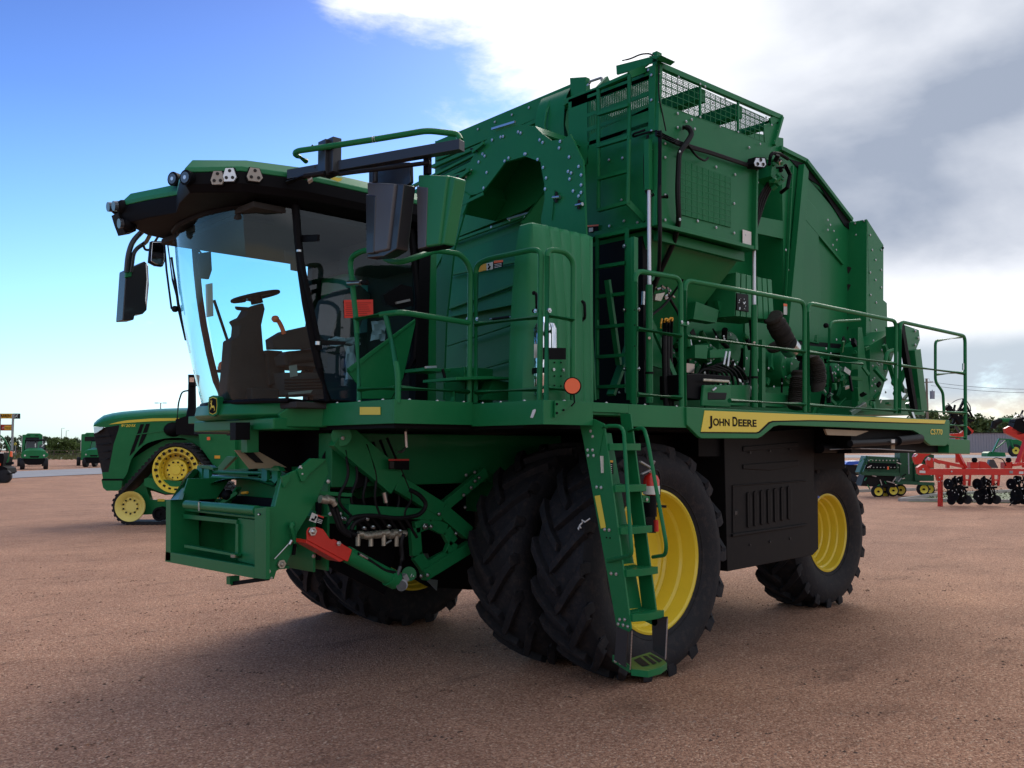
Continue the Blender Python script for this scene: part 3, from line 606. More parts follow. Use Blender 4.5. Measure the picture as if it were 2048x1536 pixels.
# open cage on top
cg = MB('green'); A = BY(1316, 130); B = BY(1563, 236); C_ = BY(1547, 292); D_ = BY(1314, 206)
fy = 5.84
cg.beam(A, B, .04, .05).beam(B+V((-.02, 0, 0)), C_+V((-.02, 0, 0)), .03, .07, (0, 1, 0))
cg.prism([BY(1528, 250), BY(1563, 236), BY(1547, 292), BY(1530, 285)], (0, .015, 0))
for u, v0, v1 in ((1400, 165, 236), (1476, 200, 266)): cg.beam(BY(u, v0), BY(u, v1), .02, .02, (0, 1, 0))
zt = A.z; xe = B.x
cg.box(bx, xe, fy, fy+.03, zt-.06, zt).box(bx, bx+.04, by, fy, zt-.05, zt).box(xe-.1, xe, by, fy, zt-.05, zt)
for x in (6.75, 7.35): cg.box(x, x+.12, by+.02, fy, zt-.14, zt-.02).box(x, x+.06, fy-.06, fy, 4.5, zt-.02)
cg.beam(V((6.5, fy, 4.55)), V((7.6, fy, 5.05)), .05, .05)
cg.m('green')
# flap linkage on top
cg.prism([BX(1232, 131, -.02), BX(1314, 110, -.02), BX(1316, 122, -.02), BX(1296, 128, -.02), BX(1290, 133, -.02), BX(1233, 149, -.02)], (.02, 0, 0)).box(bx-.02, bx+.05, by-.03, by+.02, zt-.02, zt+.10).prism([BX(1296, 112, -.1), BX(1322, 110, -.1), BX(1312, 118, -.1)], (.2, 0, 0))
cg.beam(BY(1540, 243), BY(1560, 234), .02, .07).prism([BY(1540, 240), BY(1566, 232), BY(1560, 240)], (0, .1, 0))
cg.bolts([BY(u, v, -.022) for u, v in ((1357, 154), (1450, 197), (1532, 235), (1556, 262), (1550, 283), (1520, 288), (1440, 253), (1375, 222), (1543, 250), (1400, 168), (1400, 234), (1476, 264), (1410, 173))], (0, -1, 0), .012)
part('upper_cage', cg, pco, bevel=.002)
ms = MB('green')
def wires(P0, P1, P2, P3, nu, nv, w, wv=None):  # P0 P1 top, P3 P2 bottom
    for k in range(nu+1):
        t = k/nu; ms.beam(P0.lerp(P1, t), P3.lerp(P2, t), w, w, (0, 1, 0))
    for k in range(nv+1):
        t = k/nv; ms.beam(P0.lerp(P3, t), P1.lerp(P2, t), w, w)
wires(BY(1320, 140), BY(1528, 235), BY(1528, 284), BY(1320, 207), 20, 5, .005)
part('wire_mesh', ms, pco)
# perforated roof sheet (real holes as a lattice of strips)
ms = MB('green')
for k in range(76): x = bx+.06+k*(xe-bx-.1)/76; ms.box(x, x+.006, by+.03, fy, zt-.028, zt-.026)
for k in range(42): y = by+.04+k*(fy-by-.05)/42; ms.box(bx+.05, xe-.05, y, y+.006, zt-.0255, zt-.0235)
part('perforated_roof', ms, pco)
# slotted front screen
sc_ = MB('green'); y0, y1 = BX(1302, 150).y, 5.56; z0, z1 = 4.52, BX(1302, 160).z
ztop = zt-.02
sc_.box(bx, bx+.02, y0, y1+.2, ztop-.09, ztop)
for (za, zb) in ((z0, z0+.10), (z0+.135, z0+.235), (z0+.27, z0+.37), (z0+.405, ztop-.09)): sc_.box(bx, bx+.012, y0, y1, zb, min(zb+.035, ztop))
nb = 36
for k in range(nb+1): y = lerp(y0+.005, y1, k/nb); sc_.box(bx+.001, bx+.011, y, y+.0105, z0-.03, ztop-.08)
sc_.box(bx, bx+.012, y1-.0, y1+.24, 4.45, ztop)
part('slotted_screen', sc_, pco)
# cables and hoses on the box
cbm = MB('hose')
def cab_(pts, r=.01, n=5): cbm.tube(rnd(pts, .08, n), r, 8)
for k in range(3):
    cab_([BY(1312, 262+k*4, -.04-k*.01), BY(1360, 285+k*3, -.05), BY(1420, 303+k*2, -.05), BY(1515, 335+k*2, -.05)], .012)
cab_([BX(1312, 262, -.05), BX(1290, 266, -.05), BX(1266, 274, -.05), BX(1266, 268, -.08), BX(1290, 260, -.06)], .010)
cab_([BX(1296, 270, -.06), BX(1289, 310, -.06), BX(1290, 380, -.06), BX(1300, 395, -.06), BX(1308, 388, -.06)], .012)
cab_([BX(1318, 130, -.06), BY(1317, 190, -.05), BY(1332, 262, -.05)], .006)
cab_([BY(1320, 262, -.06), BY(1319, 390, -.06), BY(1320, 470, -.06), BY(1318, 540, .1), BY(1300, 600, .3)], .017)
cab_([BY(1366, 255, -.02), BY(1378, 255, -.07), BY(1384, 268, -.09), BY(1372, 288, -.09), BY(1358, 305, -.08), BY(1355, 380, -.08), BY(1358, 440, -.06), BY(1350, 480, .1), BY(1322, 540, .3), BY(1300, 590, .4)], .024)
cab_([BY(1375, 290, -.07), BY(1395, 315, -.07), BY(1410, 322, -.06), BY(1416, 316, -.05)], .01)
cab_([BX(1245, 121, -.03), BX(1260, 118, -.03), BX(1282, 108, -.04), BX(1300, 107, -.04), BX(1310, 114, -.04)], .007)
cab_([BX(1318, 395, -.03), BY(1335, 393, -.08)], .02)
cbm.bolts([BY(1359, 304, -.09), BY(1359, 439, -.08)], (0, -1, 0), .014)
part('cable_harness', cbm, pco)
# upper ladder on the front face
def ladder(x, pL, pR, rungs, r=.019, flat=True):
    mb = MB('green'); mb.tube([X(x, *p) for p in pL], r, 8).tube([X(x, *p) for p in pR], r, 8)
    for a, b in rungs: mb.beam(X(x, *a), X(x, *b), .04, .028)
    return mb
ul = ladder(5.98, [(1197, 178), (1196.5, 300), (1196.5, 418)], [(1259, 150), (1258, 280), (1256, 408)], [((1196, 229), (1258, 210)), ((1196, 293), (1257, 275)), ((1196, 358), (1256, 342)), ((1196, 421), (1256, 405)), ((1198, 176), (1258, 150))])
ul.beam(X(5.98, 1197, 178), X(6.12, 1215, 158), .03, .05).beam(X(5.98, 1259, 150), X(6.12, 1290, 138), .03, .06).beam(X(5.98, 1256, 405), X(6.12, 1290, 440), .02, .05)
part('upper_ladder', ul, pco)
wl = MB('sign_yellow'); wl.m('black').prism([BX(1171, 451, -.02), BX(1197, 449, -.02), BX(1197, 463, -.02), BX(1171, 465, -.02)], (-.002, 0, 0)).m('label_white').prism([BX(1178, 456, -.024), BX(1186, 455, -.024), BX(1186, 463, -.024), BX(1178, 464, -.024)], (-.002, 0, 0)).m('orange').prism([BX(1171, 451, -.024), BX(1197, 449, -.024), BX(1197, 452, -.024), BX(1171, 454, -.024)], (-.002, 0, 0))
part('warning_label', wl, pco)
# flood lamp at the rear corner and valve block
fl = MB('black'); c = [BY(1509, 315, -.12), BY(1531, 315, -.12), BY(1530, 334, -.12), BY(1508, 333, -.12)]
fl.prism([BY(1511, 314, -.12), BY(1531, 315, -.12), BY(1534, 330, -.12), BY(1529, 336, -.12), BY(1510, 334, -.12), BY(1507, 327, -.12)], (0, .08, 0)).m('lens').prism([BY(1512.5, 316, -.125), BY(1529.5, 317, -.125), BY(1532, 329, -.125), BY(1528, 334, -.125), BY(1511, 332, -.125), BY(1508.5, 326, -.125)], (0, .006, 0)).m('interior')
for u, v in ((1521, 320), (1515, 328), (1526, 329)): fl.cyl(BY(u, v, -.129), BY(u, v, -.12), .018, 10)
part('flood_lamp', fl, pco)
vb = MB('green'); random.seed(3)
vb.prism([BY(1545, 318, -.05), BY(1568, 312, -.05), BY(1580, 330, -.05), BY(1576, 356, -.05), BY(1560, 372, -.05), BY(1542, 352, -.05)], (0, .15, 0)).m('black').tube(rnd([BY(1538, 330, -.1), BY(1542, 306, -.1), BY(1560, 308, -.1), BY(1576, 318, -.1)], .05), .018).tube([BY(1570, 330, -.1), BY(1580, 350, -.1), BY(1575, 375, -.1), BY(1562, 385, 0)], .02)
for k in range(14): p = BY(random.uniform(1545, 1578), random.uniform(320, 372), -.06-random.random()*.05); vb.m(random.choice(['green', 'steel', 'black', 'green'])).cyl(p, p+V((random.uniform(-1, 1), random.uniform(-1, 1), random.uniform(-1, 1))).normalized()*random.uniform(.04, .11), random.uniform(.01, .025), 8)
for k in range(4): vb.m('hose').tube(rnd([BY(1560-k*4, 345, -.02), BY(1545-k*4, 370, .05), BY(1530-k*5, 400, .1), BY(1515-k*2, 450+k*8, .15)], .1), .012)
part('valve_block', vb, pco)
# lift rods
for (u, vt, vm, vbt, yy) in ((1298, 378, 570, 806, 4.79), (1508, 500, 610, 815, 4.84)):
    rd = MB('rod_white'); rd.cyl(Y(yy, u, vt), Y(yy, u+.5, vm), .0165, 14)
    if u < 1400: rd.m('green').beam(Y(yy, 1296, 280), Y(yy, 1297, 380), .05, .05, (0, 1, 0))
    ro = part('lift_rod', rd, HV)
    sl_ = MB('green'); sl_.cyl(Y(yy, u+.5, vm), Y(yy, u+1, vbt), .03, 14).m('black').cyl(Y(yy, u+.8, vbt-62), Y(yy, u+.8, vbt-58), .036, 12).m('steel').cyl(Y(yy-.04, u+.8, vbt-130), Y(yy+.04, u+.8, vbt-130), .012, 8); part('sleeve', sl_, ro)
    ps = MB('green'); ps.beam(Y(yy+.12, u+16 if u > 1400 else u-30, vm+70 if u > 1400 else vm-95), Y(yy+.12, u+16 if u > 1400 else u-30, vbt), .06, .04, (0, 1, 0)); part('post', ps, HV)
# hopper, fans and hydraulics beneath the box
hp = MB('green')
tp4 = [V((6.2, 4.9, 3.74)), V((7.62, 4.9, 3.74)), V((7.62, 5.86, 3.74)), V((6.2, 5.86, 3.74))]; bt4 = [V((6.5, 5.55, 2.75)), V((7.2, 5.55, 2.75)), V((7.3, 6.0, 2.75)), V((6.4, 6.0, 2.75))]
hp.hexa(bt4+tp4).box(6.4, 7.4, 5.5, 6.1, 2.2, 2.75)
hp.beam(tp4[0].lerp(tp4[1], .03)+V((0, -.01, -.05)), tp4[1].lerp(tp4[0], .03)+V((0, -.01, -.05)), .05, .09)
part('hopper', hp, HV, bevel=.004)
mc = MB('green'); random.seed(11)
mc.m('black').box(7.3, 11.0, 5.95, 8.0, 2.2, 3.0).box(6.35, 7.3, 6.2, 8.0, 2.2, 3.7).m('green').box(7.4, 10.9, 5.75, 5.95, 2.2, 2.62)  # black boxes: the shade deep in the machinery is put into their colour
for (u, v, y, r, l) in ((1470, 700, 5.4, .22, .5), (1400, 745, 5.3, .14, .3), (1340, 730, 5.5, .25, .2), (1590, 735, 5.2, .2, .35), (1430, 705, 5.2, .1, .2), (1685, 745, 5.2, .12, .3)):
    c = Y(y, u, v); mc.lathe([(0, 0), (r*.5, 0), (r*.55, .05), (r*.9, .06), (r, .1), (r, l), (0, l)], c, (0, 1, 0), 24); mc.bolts([c+V((r*.75*math.cos(a), .055, r*.75*math.sin(a))) for a in [i*math.pi/4 for i in range(8)]], (0, -1, 0), .013)
mc.prism(YY(5.15, (1392, 603), (1438, 620), (1433, 646), (1387, 638)), (0, .12, 0)).prism(YY(5.2, (1435, 600), (1455, 612), (1450, 640), (1440, 625)), (0, .05, 0))
mc.prism(YY(5.0, (1390, 690), (1416, 690), (1414, 718), (1390, 716)), (0, .15, 0)).prism(YY(5.0, (1420, 700), (1462, 697), (1460, 715), (1420, 716)), (0, .15, 0))
mc.prism(YY(5.1, (1530, 785), (1580, 790), (1580, 815), (1530, 812)), (0, .2, 0)).prism(YY(4.9, (1445, 770), (1500, 770), (1500, 812), (1445, 810)), (0, .2, 0))
for k in range(85):
    u, v = random.uniform(1325, 1760), random.uniform(655, 800)
    p = Y(random.uniform(5.0, 5.6), u, v+ (u-1325)*.05); mc.m(random.choice(['green', 'green', 'green', 'green', 'black', 'black', 'hose', 'steel', 'green_plastic']))
    d = V((random.uniform(-1, 1), random.uniform(-.3, .3), random.uniform(-1, 1))).normalized()*random.uniform(.04, .22)
    if random.random() < .5: mc.beam(p, p+d, random.uniform(.02, .09), random.uniform(.01, .05), (0, 1, .1))
    else: mc.cyl(p, p+d, random.uniform(.01, .03), 8)
mc.m('steel').cyl(Y(5.0, 1452, 703), Y(5.0, 1447, 730), .014).cyl(Y(5.0, 1459, 703), Y(5.0, 1455, 733), .014).cyl(Y(4.95, 1287, 583), Y(4.95, 1286, 610), .014)
mc.bolts([Y(5.1, random.uniform(1320, 1700), random.uniform(660, 800)) for _ in range(50)], (0, -1, 0), .014)
mc.m('green').box(6.28, 6.34, 5.3, 8.0, 2.2, 3.9).m('black').box(6.2, 6.27, 5.0, 5.78, 2.2, 3.7)  # black box added behind the lower ladder, painting the shade of the gaps
part('drive_machinery', mc, HV, bevel=.002)
br = MB('green')
br.beam(Y(5.1, 1215, 560), Y(5.1, 1238, 730), .05, .03).beam(Y(5.1, 1262, 680), Y(5.1, 1222, 790), .08, .03).beam(Y(5.0, 1300, 640), Y(5.0, 1352, 760), .03, .05).prism(YY(5.3, (1305, 655), (1335, 690), (1352, 745), (1300, 730)), (0, .03, 0))
br.beam(Y(5.1, 1300, 560), Y(5.2, 1390, 470), .04, .03); br.beam(Y(4.62, 1269, 475), Y(4.62, 1268, 806), .045, .03, (0, 1, 0))
br.m('sign_yellow').tube(YY(4.9, (1322, 657), (1322, 648), (1324, 637)), .008).tube(rnd(YY(4.9, (1329, 645), (1330, 637), (1336, 638), (1334, 643)), .02), .008).tube(rnd(YY(4.9, (1338, 645), (1339, 636), (1346, 636), (1344, 642)), .02), .008)
part('bracing', br, HV)
hs_ = MB('hose')
def hose(pts, r=.016): hs_.tube(rnd(pts, .12, 6), r, 10)
for k, u in enumerate((1330, 1336, 1342)): hose(YY(4.95+k*.03, (u, 640), (u-2, 700), (u+1, 790), (u+2, 812)), .022)
hose(YY(5.2, (1318, 540), (1340, 600), (1360, 630), (1370, 700), (1385, 760)), .014); hose(YY(5.2, (1420, 500), (1390, 530), (1340, 570), (1310, 600)), .012)
hose(YY(5.0, (1365, 560), (1330, 610), (1290, 640), (1290, 720)), .012); hose(YY(5.0, (1500, 640), (1504, 700), (1500, 770), (1490, 795), (1470, 790)), .014)
for k in range(6): hose(YY(5.1+.05*k, (1385+k*9, 790), (1400+k*10, 735-k*4), (1450+k*8, 745), (1440+k*14, 810)), .013)
hose(YY(4.95, (1460, 790), (1475, 770), (1490, 800), (1475, 805)), .01)
part('hydraulic_hose', hs_, HV)
hs_ = MB('steel')
random.seed(5)
for k in range(16): p = Y(5.05, random.uniform(1305, 1345), random.uniform(573, 600)); hs_.cyl(p, p+V((random.uniform(-.05, .05), 0, random.uniform(-.02, .02))), .012, 8)
hs_.m('zinc').prism(YY(5.0, (1312, 588), (1330, 585), (1322, 602), (1310, 600)), (0, .05, 0)); part('valve_fitting', hs_, HV)
slv = MB('sleeve')
for pts, r in ((YY(5.0, (1545, 632), (1556, 655), (1568, 675), (1580, 700)), .095), (YY(4.98, (1622, 712), (1634, 728), (1639, 752), (1634, 790)), .075), (YY(5.0, (1600, 745), (1596, 770), (1594, 795), (1590, 822)), .085), (YY(5.1, (1552, 690), (1556, 700)), .10)):
    pp = rnd(pts, .2, 6); n_ = len(pp)
    ln = []
    for i in range(n_-1):
        for j in range(3): ln.append(pp[i].lerp(pp[i+1], j/3))
    a, b = perp(ln[-1]-ln[0]); rg = []
    for i, p in enumerate(ln): rr = r*(1+.10*math.sin(i*2.1)+random.uniform(-.05, .05)); rg.append([p+(a*math.cos(t)+b*math.sin(t))*rr for t in [2*math.pi*k/14 for k in range(14)]])
    slv.ring(rg)
slv.m('steel').cyl(Y(4.95, 1576, 690), Y(4.95, 1584, 700), .10, 16)
part('fabric_duct', slv, HV)
# ribbed green tank cover
rt_ = MB('green_plastic'); y5 = 5.05
b0 = YY(y5, (1472, 545), (1545, 560), (1550, 640), (1470, 632)); n_ = 7
for k in range(n_):
    a = k/n_; b = (k+.82)/n_; sh_ = .0 if k % 1 == 0 else 0
    rt_.prism([b0[0].lerp(b0[1], a), b0[0].lerp(b0[1], b), b0[3].lerp(b0[2], b), b0[3].lerp(b0[2], a)], (0, .4, 0))
rt_.prism([p+V((.0, .025, 0)) for p in b0], (0, .4, 0)).prism([b0[3], b0[0]]+[b0[0]+V((-.02, .3, 0)), b0[3]+V((-.06, .3, 0))], (.02, 0, 0))
rt_.m('hose').prism(YY(y5-.01, (1474, 586), (1497, 589), (1498, 624), (1474, 620)), (0, .02, 0)).m('steel')
for k in range(10): p = Y(y5-.03, random.uniform(1478, 1494), random.uniform(596, 618)); rt_.cyl(p, p+V((random.uniform(-.03, .03), 0, random.uniform(-.03, .03))), .007, 6)
part('ribbed_tank', rt_, HV, bevel=.008)
bb = MB('black'); bb.prism(YY(4.72, (1374, 748), (1396, 747), (1462, 752), (1462, 762), (1420, 770), (1402, 800), (1375, 797)), (0, .3, 0)).m('green').prism(YY(4.68, (1408, 770), (1462, 770), (1462, 815), (1404, 812)), (0, .03, 0)).m('hose').prism(YY(4.675, (1416, 784), (1455, 785), (1452, 800), (1416, 800)), (0, .02, 0)).m('zinc').prism(YY(4.67, (1408, 757), (1460, 760), (1460, 766), (1408, 763)), (0, .02, 0))
bb.m('steel').cyl(Y(4.65, 1424, 782), Y(4.65, 1432, 775), .012)
part('battery_box', bb, HV, bevel=.01)

# ------------------------------------------------------------------ lower ladder to the box
ll = ladder(5.9, [(1195, 470), (1194, 640), (1194, 798)], [(1254, 457), (1253, 620), (1254, 786)], [((1194, 475), (1252, 463)), ((1194, 535), (1252, 526)), ((1194, 594), (1252, 587)), ((1194, 655), (1252, 650)), ((1194, 714), (1252, 710)), ((1194, 774), (1252, 772))])
ll.bolts([X(5.87, 1249, v) for v in (492, 620, 738)]+[X(5.87, 1277, v) for v in (619, 738)], (-1, 0, 0), .018); ll.m('green').beam(X(5.9, 1262, 477), X(5.9, 1262, 800), .05, .06, (1, 0, 0)).beam(X(5.9, 1249, 620), X(5.9, 1272, 618), .03, .02).beam(X(5.9, 1249, 738), X(5.9, 1272, 737), .03, .02)
ll.bolts([X(5.87, 1238, 785)], (-1, 0, 0), .01); part('lower_ladder', ll, HV)

# ------------------------------------------------------------------ basket
XB, YB = 6.4, 5.86
bk = MB('green')
zt_ = X(XB, 1165, 165).z
T0 = Y(YB, 1600, 312); T1 = Y(YB, 1704, 441)
xa, xb_ = T0.x, T1.x
side = [V((XB, YB, 3.0)), V((XB, YB, zt_)), V((xa, YB, zt_)), V((xb_, YB, T1.z)), V((xb_+.5, YB, T1.z)), V((xb_+.5, YB, 3.0))]
FY = 8.18
# side walls as plates, roof, front, floor; the part beside the precleaner cage stays low
xn, yn_ = 8.3, 6.8
xj = Y(YB, 1567, 500).x
bk.prism([V((xj, YB, 3.0)), V((xj, YB, zt_)), V((xa, YB, zt_)), V((xb_, YB, T1.z)), V((xb_+.5, YB, T1.z)), V((xb_+.5, YB, 3.0))], (0, .02, 0)).box(XB, xj, YB+.42, YB+.44, 3.0, zt_-.04).box(xj, xj+.02, YB+.02, YB+.44, 3.0, zt_-.05).box(XB, 7.7, YB, YB+.02, 3.0, 4.5)
for va, vb in ((262, 318), (428, 470), (640, 760)): bk.prism([Y(YB, 1490, va), Y(YB, 1567, va+14), Y(YB, 1567, vb+8), Y(YB, 1490, vb-8)], (0, .03, 0))
bk.box(XB+.25, xn, yn_-.02, yn_, 4.48, zt_-.02).box(XB+.25, xn, YB+.02, yn_-.02, 4.47, 4.49).box(xn, xn+.02, YB+.02, yn_, 4.5, zt_-.03).prism([V((p.x, FY, p.z)) for p in side], (0, -.02, 0))
bk.box(XB-.0, XB+.02, YB+.02, FY-.02, 3.0, zt_-.02).box(XB+.02, xb_+.5, YB+.02, FY-.02, 3.0, 3.05)
bk.box(XB+.02, xn, yn_, FY-.02, zt_-.03, zt_-.01).box(xn, xa, YB+.02, FY-.02, zt_-.03, zt_-.01)
bk.prism([V((xa, YB+.02, zt_-.01)), V((xb_, YB+.02, T1.z-.01)), V((xb_, FY-.02, T1.z-.01)), V((xa, FY-.02, zt_-.01))], (0, 0, -.02))
bk.box(xb_+.48, xb_+.5, YB+.02, FY-.02, 3.05, T1.z)
bko = part('basket', bk, HV, bevel=.004)
tr_ = MB('green')
def BS(u, v, d=0): return Y(YB+d, u, v)
tr_.prism([X(XB-.05, 870, 283), X(XB-.05, 1160, 160), X(XB-.05, 1156, 202), X(XB-.05, 870, 322)], (.04, 0, 0))        # top fascia strip
tr_.beam(X(XB-.07, 866, 334), X(XB-.07, 1150, 210), .05, .04).prism([X(XB-.03, 1148, 159), X(XB-.03, 1180, 157), X(XB-.03, 1186, 330), X(XB-.03, 1172, 325), X(XB-.03, 1165, 260), X(XB-.03, 1152, 300), X(XB-.03, 1150, 200)], (-.06, 0, 0))
tr_.bolts([X(XB-.06, 1160-k*34, 172+k*14.4) for k in range(9)]+[X(XB-.1, 1176, v) for v in (170, 200, 240, 280, 310)], (-1, 0, 0), .014)
part('front_trim', tr_, bko, bevel=.003)
for v0, v1, hh in ((400, 300, .05), (386, 284, .03)): tr_ = MB('green'); tr_.beam(X(XB-.06, 800, v0), X(XB-.06, 1000, v1), .04, hh); part('duct_rib', tr_, bko, bevel=.003)
tr_ = MB('grey_steel'); tr_.tube(rnd([X(XB-.05, 1178, 170), X(XB-.05, 1180, 163), X(XB-.05, 1204, 155), X(XB-.05, 1203, 162)], .02), .012); part('lift_handle', tr_, bko)
tr_ = MB('green'); tr_.prism([Y(YB-.02, 1597, 330), Y(YB-.02, 1606, 345), Y(YB-.02, 1585, 690), Y(YB-.02, 1562, 690)], (0, -.08, 0)).beam(BS(1585, 332, -.03), BS(1566, 690, -.03), .02, .03, (0, 1, 0)); part('side_post', tr_, bko, bevel=.003)
tr_ = MB('green')
tr_.m('black').prism([BS(1580, 318, -.012), BS(1620, 330, -.012), BS(1700, 443, -.012), BS(1700, 460, -.012), BS(1690, 452, -.012), BS(1640, 372, -.012), BS(1608, 350, -.012)], (0, .01, 0)).m('green')
tr_.beam(BS(1560, 296, -.02)+V((0, 0, 0)), BS(1612, 322, -.02), .05, .05).beam(BS(1612, 322, -.03), BS(1703, 440, -.03), .05, .05)
tr_.beam(BS(1604, 430, -.02), BS(1686, 528, -.02), .025, .035)
tr_.beam(BS(1590, 694, -.04), BS(1706, 705, -.04), .05, .06).m('hose').prism([BS(1590, 680, -.012), BS(1705, 690, -.012), BS(1705, 700, -.012), BS(1590, 692, -.012)], (0, .008, 0))  # the dark strip is the shadow line under the basket, painted on
tr_.m('hose')
for v in (540, 575, 625, 660): tr_.cyl(BS(1697, v, -.014), BS(1697, v, .0), .045, 16)
tr_.m('green').bolts([BS(u, v, -.03) for u, v in ((1600, 420), (1583, 375), (1576, 540), (1573, 600), (1571, 500), (1655, 440), (1660, 450), (1667, 462), (1665, 490), (1672, 500), (1673, 480), (1655, 460), (1690, 700))], (0, -1, 0), .016)
tr_.m('label_white').prism([BS(1567, 607, -.06), BS(1574, 608, -.06), BS(1574, 630, -.06), BS(1567, 629, -.06)], (0, -.004, 0)).m('orange').prism([BS(1567, 607, -.066), BS(1574, 608, -.066), BS(1574, 613, -.066), BS(1567, 612, -.066)], (0, -.002, 0))
tr_.m('green').prism([BS(1562, 298), BS(1612, 325), BS(1703, 443), BS(1702, 462), BS(1640, 385), BS(1600, 340), BS(1562, 318)], (0, .3, 0))
part('side_trim', tr_, bko, bevel=.003)
# long bulged stiffener in the side sheet (the lighter panel)
sp_ = MB('green'); sp_.prism([BS(1606, 390, -.01), BS(1632, 420, -.01), BS(1640, 560, -.01), BS(1636, 688, -.01), BS(1590, 680, -.01)], (0, -.02, 0)); part('side_sheet', sp_, bko, bevel=.01)
# rear tower with bolted panels
yt = 5.6
tw = MB('green'); a = Y(yt, 1734, 438); b = Y(yt, 1767, 490); tx = X(a.x, 1706, 441)
tw.prism([a, b, Y(yt, 1767, 600), Y(yt, 1774, 606), Y(yt, 1776, 695), Y(yt, 1770, 700), Y(yt, 1762, 770), Y(yt, 1745, 800), Y(yt, 1731, 800)], (0, 2.7, 0))
tw.box(a.x-.01, a.x+.02, yt, tx.y+2.2, 3.0, a.z-.01)
twp = [Y(yt-.002, u, v+dv) for u, v in ((1740, 470), (1744, 500), (1751, 520), (1740, 545), (1751, 560), (1741, 590), (1752, 605), (1741, 640), (1752, 660)) for dv in (0,)]
tw.bolts(twp+[Y(yt-.002, 1762, v) for v in (500, 540, 575)], (0, -1, 0), .017).bolts([X(a.x-.012, u, v) for u, v in ((1710, 447), (1728, 442), (1712, 470), (1727, 490), (1712, 510), (1727, 530), (1711, 545), (1727, 560), (1712, 580), (1726, 600), (1711, 620), (1726, 640), (1714, 660), (1725, 680), (1713, 700))], (-1, 0, 0), .017)
tw.m('hose').cyl(Y(yt-.004, 1765, 496), Y(yt+.01, 1765, 496), .02)
two = part('rear_tower', tw, bko, bevel=.004)
# rear linkage and compaction frame
rk = MB('green'); yk = 5.2
rk.prism(YY(yk, (1716, 655), (1724, 655), (1744, 822), (1716, 822)), (0, .08, 0)).prism(YY(yk+.1, (1740, 690), (1790, 660), (1790, 700), (1758, 800), (1740, 810)), (0, .4, 0))
rk.prism(YY(5.0, (1810, 650), (1838, 660), (1840, 680), (1832, 700), (1812, 702)), (0, .25, 0)).bolts(YY(4.99, (1830, 662), (1836, 676), (1830, 690)), (0, -1, 0), .02)
rk.beam(Y(5.0, 1826, 700), Y(5.0, 1840, 822), .18, .12, (0, 1, 0)).m('black').beam(Y(4.95, 1800, 645), Y(4.95, 1829, 822), .09, .06, (0, 1, 0)).m('green')
rk.beam(Y(5.1, 1768, 690), Y(5.1, 1800, 800), .05, .05, (0, 1, 0)).beam(Y(5.1, 1812, 735), Y(5.1, 1790, 790), .05, .05, (0, 1, 0)).tube(rnd(YY(5.0, (1770, 740), (1772, 705), (1788, 700)), .1), .025)
rk.m('sheet_grey') if False else None
rk.m('green').prism(YY(5.3, (1715, 800), (1840, 798), (1850, 830), (1700, 830)), (0, 2.5, 0))
for k in range(26):
    p = Y(random.uniform(4.95, 5.15), random.uniform(1645, 1845), random.uniform(735, 810)); rk.m(random.choice(['green', 'green', 'black', 'steel', 'green']))
    d = V((random.uniform(-1, 1), random.uniform(-.2, .2), random.uniform(-1, 1))).normalized()*random.uniform(.05, .25); rk.beam(p, p+d, random.uniform(.02, .06), random.uniform(.02, .05), (0, 1, .1))
rk.m('green').bolts([Y(5.19, random.uniform(1742, 1775), random.uniform(680, 790)) for _ in range(22)], (0, -1, 0), .016)
part('rear_linkage', rk, HV, bevel=.003)

# ------------------------------------------------------------------ air ducts in front of the basket
XA = 5.60
def AX(u, v, d=0): return X(XA+d, u, v)
outer = [(842, 800), (857, 646), (874, 560), (905, 420), (925, 382), (920, 358), (956, 296), (997, 256), (1029, 248.5), (1070, 252), (1084, 267), (1103, 281), (1127, 279), (1140, 268), (1166, 322), (1172, 463), (1190, 800)]
inner = [(1100, 800), (1088, 600), (1084, 439), (1091, 400), (1090, 369), (1082, 324), (1050, 312.5), (1011, 323.5), (967, 382), (953, 388), (938, 391), (908, 499), (892, 646), (886, 800)]
ar = MB('green'); ar.prism([AX(*p) for p in outer+inner], (.02, 0, 0))
# outer wrap of the duct going back to the basket
for i in range(3, 10):
    p, q = AX(*outer[i], .02), AX(*outer[i+1], .02); ar.prism([p, q, q+V((XB-XA-.05, 0, 0)), p+V((XB-XA-.05, 0, 0))], (0, .012, -.012))
for i in range(1, 7):
    p, q = AX(*inner[i], .02), AX(*inner[i+1], .02); ar.prism([p, q, q+V((.04, 0, 0)), p+V((.04, 0, 0))], (0, .012, .012))
ar.m('green').prism([AX(905, 420, -.02), AX(925, 382, -.02), AX(940, 392, -.02), AX(925, 430, -.02)], (.02, 0, 0))
bl = [(930, 360), (933, 354), (940, 346), (943, 341), (958, 324), (974, 345), (970, 312), (966, 308), (985, 280), (1002, 274), (1007, 273), (1037, 264), (1042, 266), (1080, 280), (1086, 285), (1010, 322), (1018, 316), (1052, 308), (1050, 308), (1076, 319), (1087, 335), (1093, 356), (1091, 378), (1119, 296), (1121, 283), (1139, 314), (1137, 343), (1143, 346), (1140, 358), (1147, 382), (1163, 385), (1158, 392), (1158, 333), (925, 425), (968, 376), (1163, 350), (1163, 370)]
ar.bolts([AX(*p, -.003) for p in bl], (-1, 0, 0), .015)
ar.m('steel').beam(AX(984, 258, -.02), AX(1030, 244, -.02), .02, .02).cyl(AX(1106, 395, -.02), AX(1120, 394, -.02), .015).cyl(AX(1152, 411, -.02), AX(1165, 408, -.02), .015).m('hose').cyl(AX(1113, 384, -.02), AX(1112, 405, -.02), .012).cyl(AX(1158, 400, -.02), AX(1157, 418, -.02), .012)
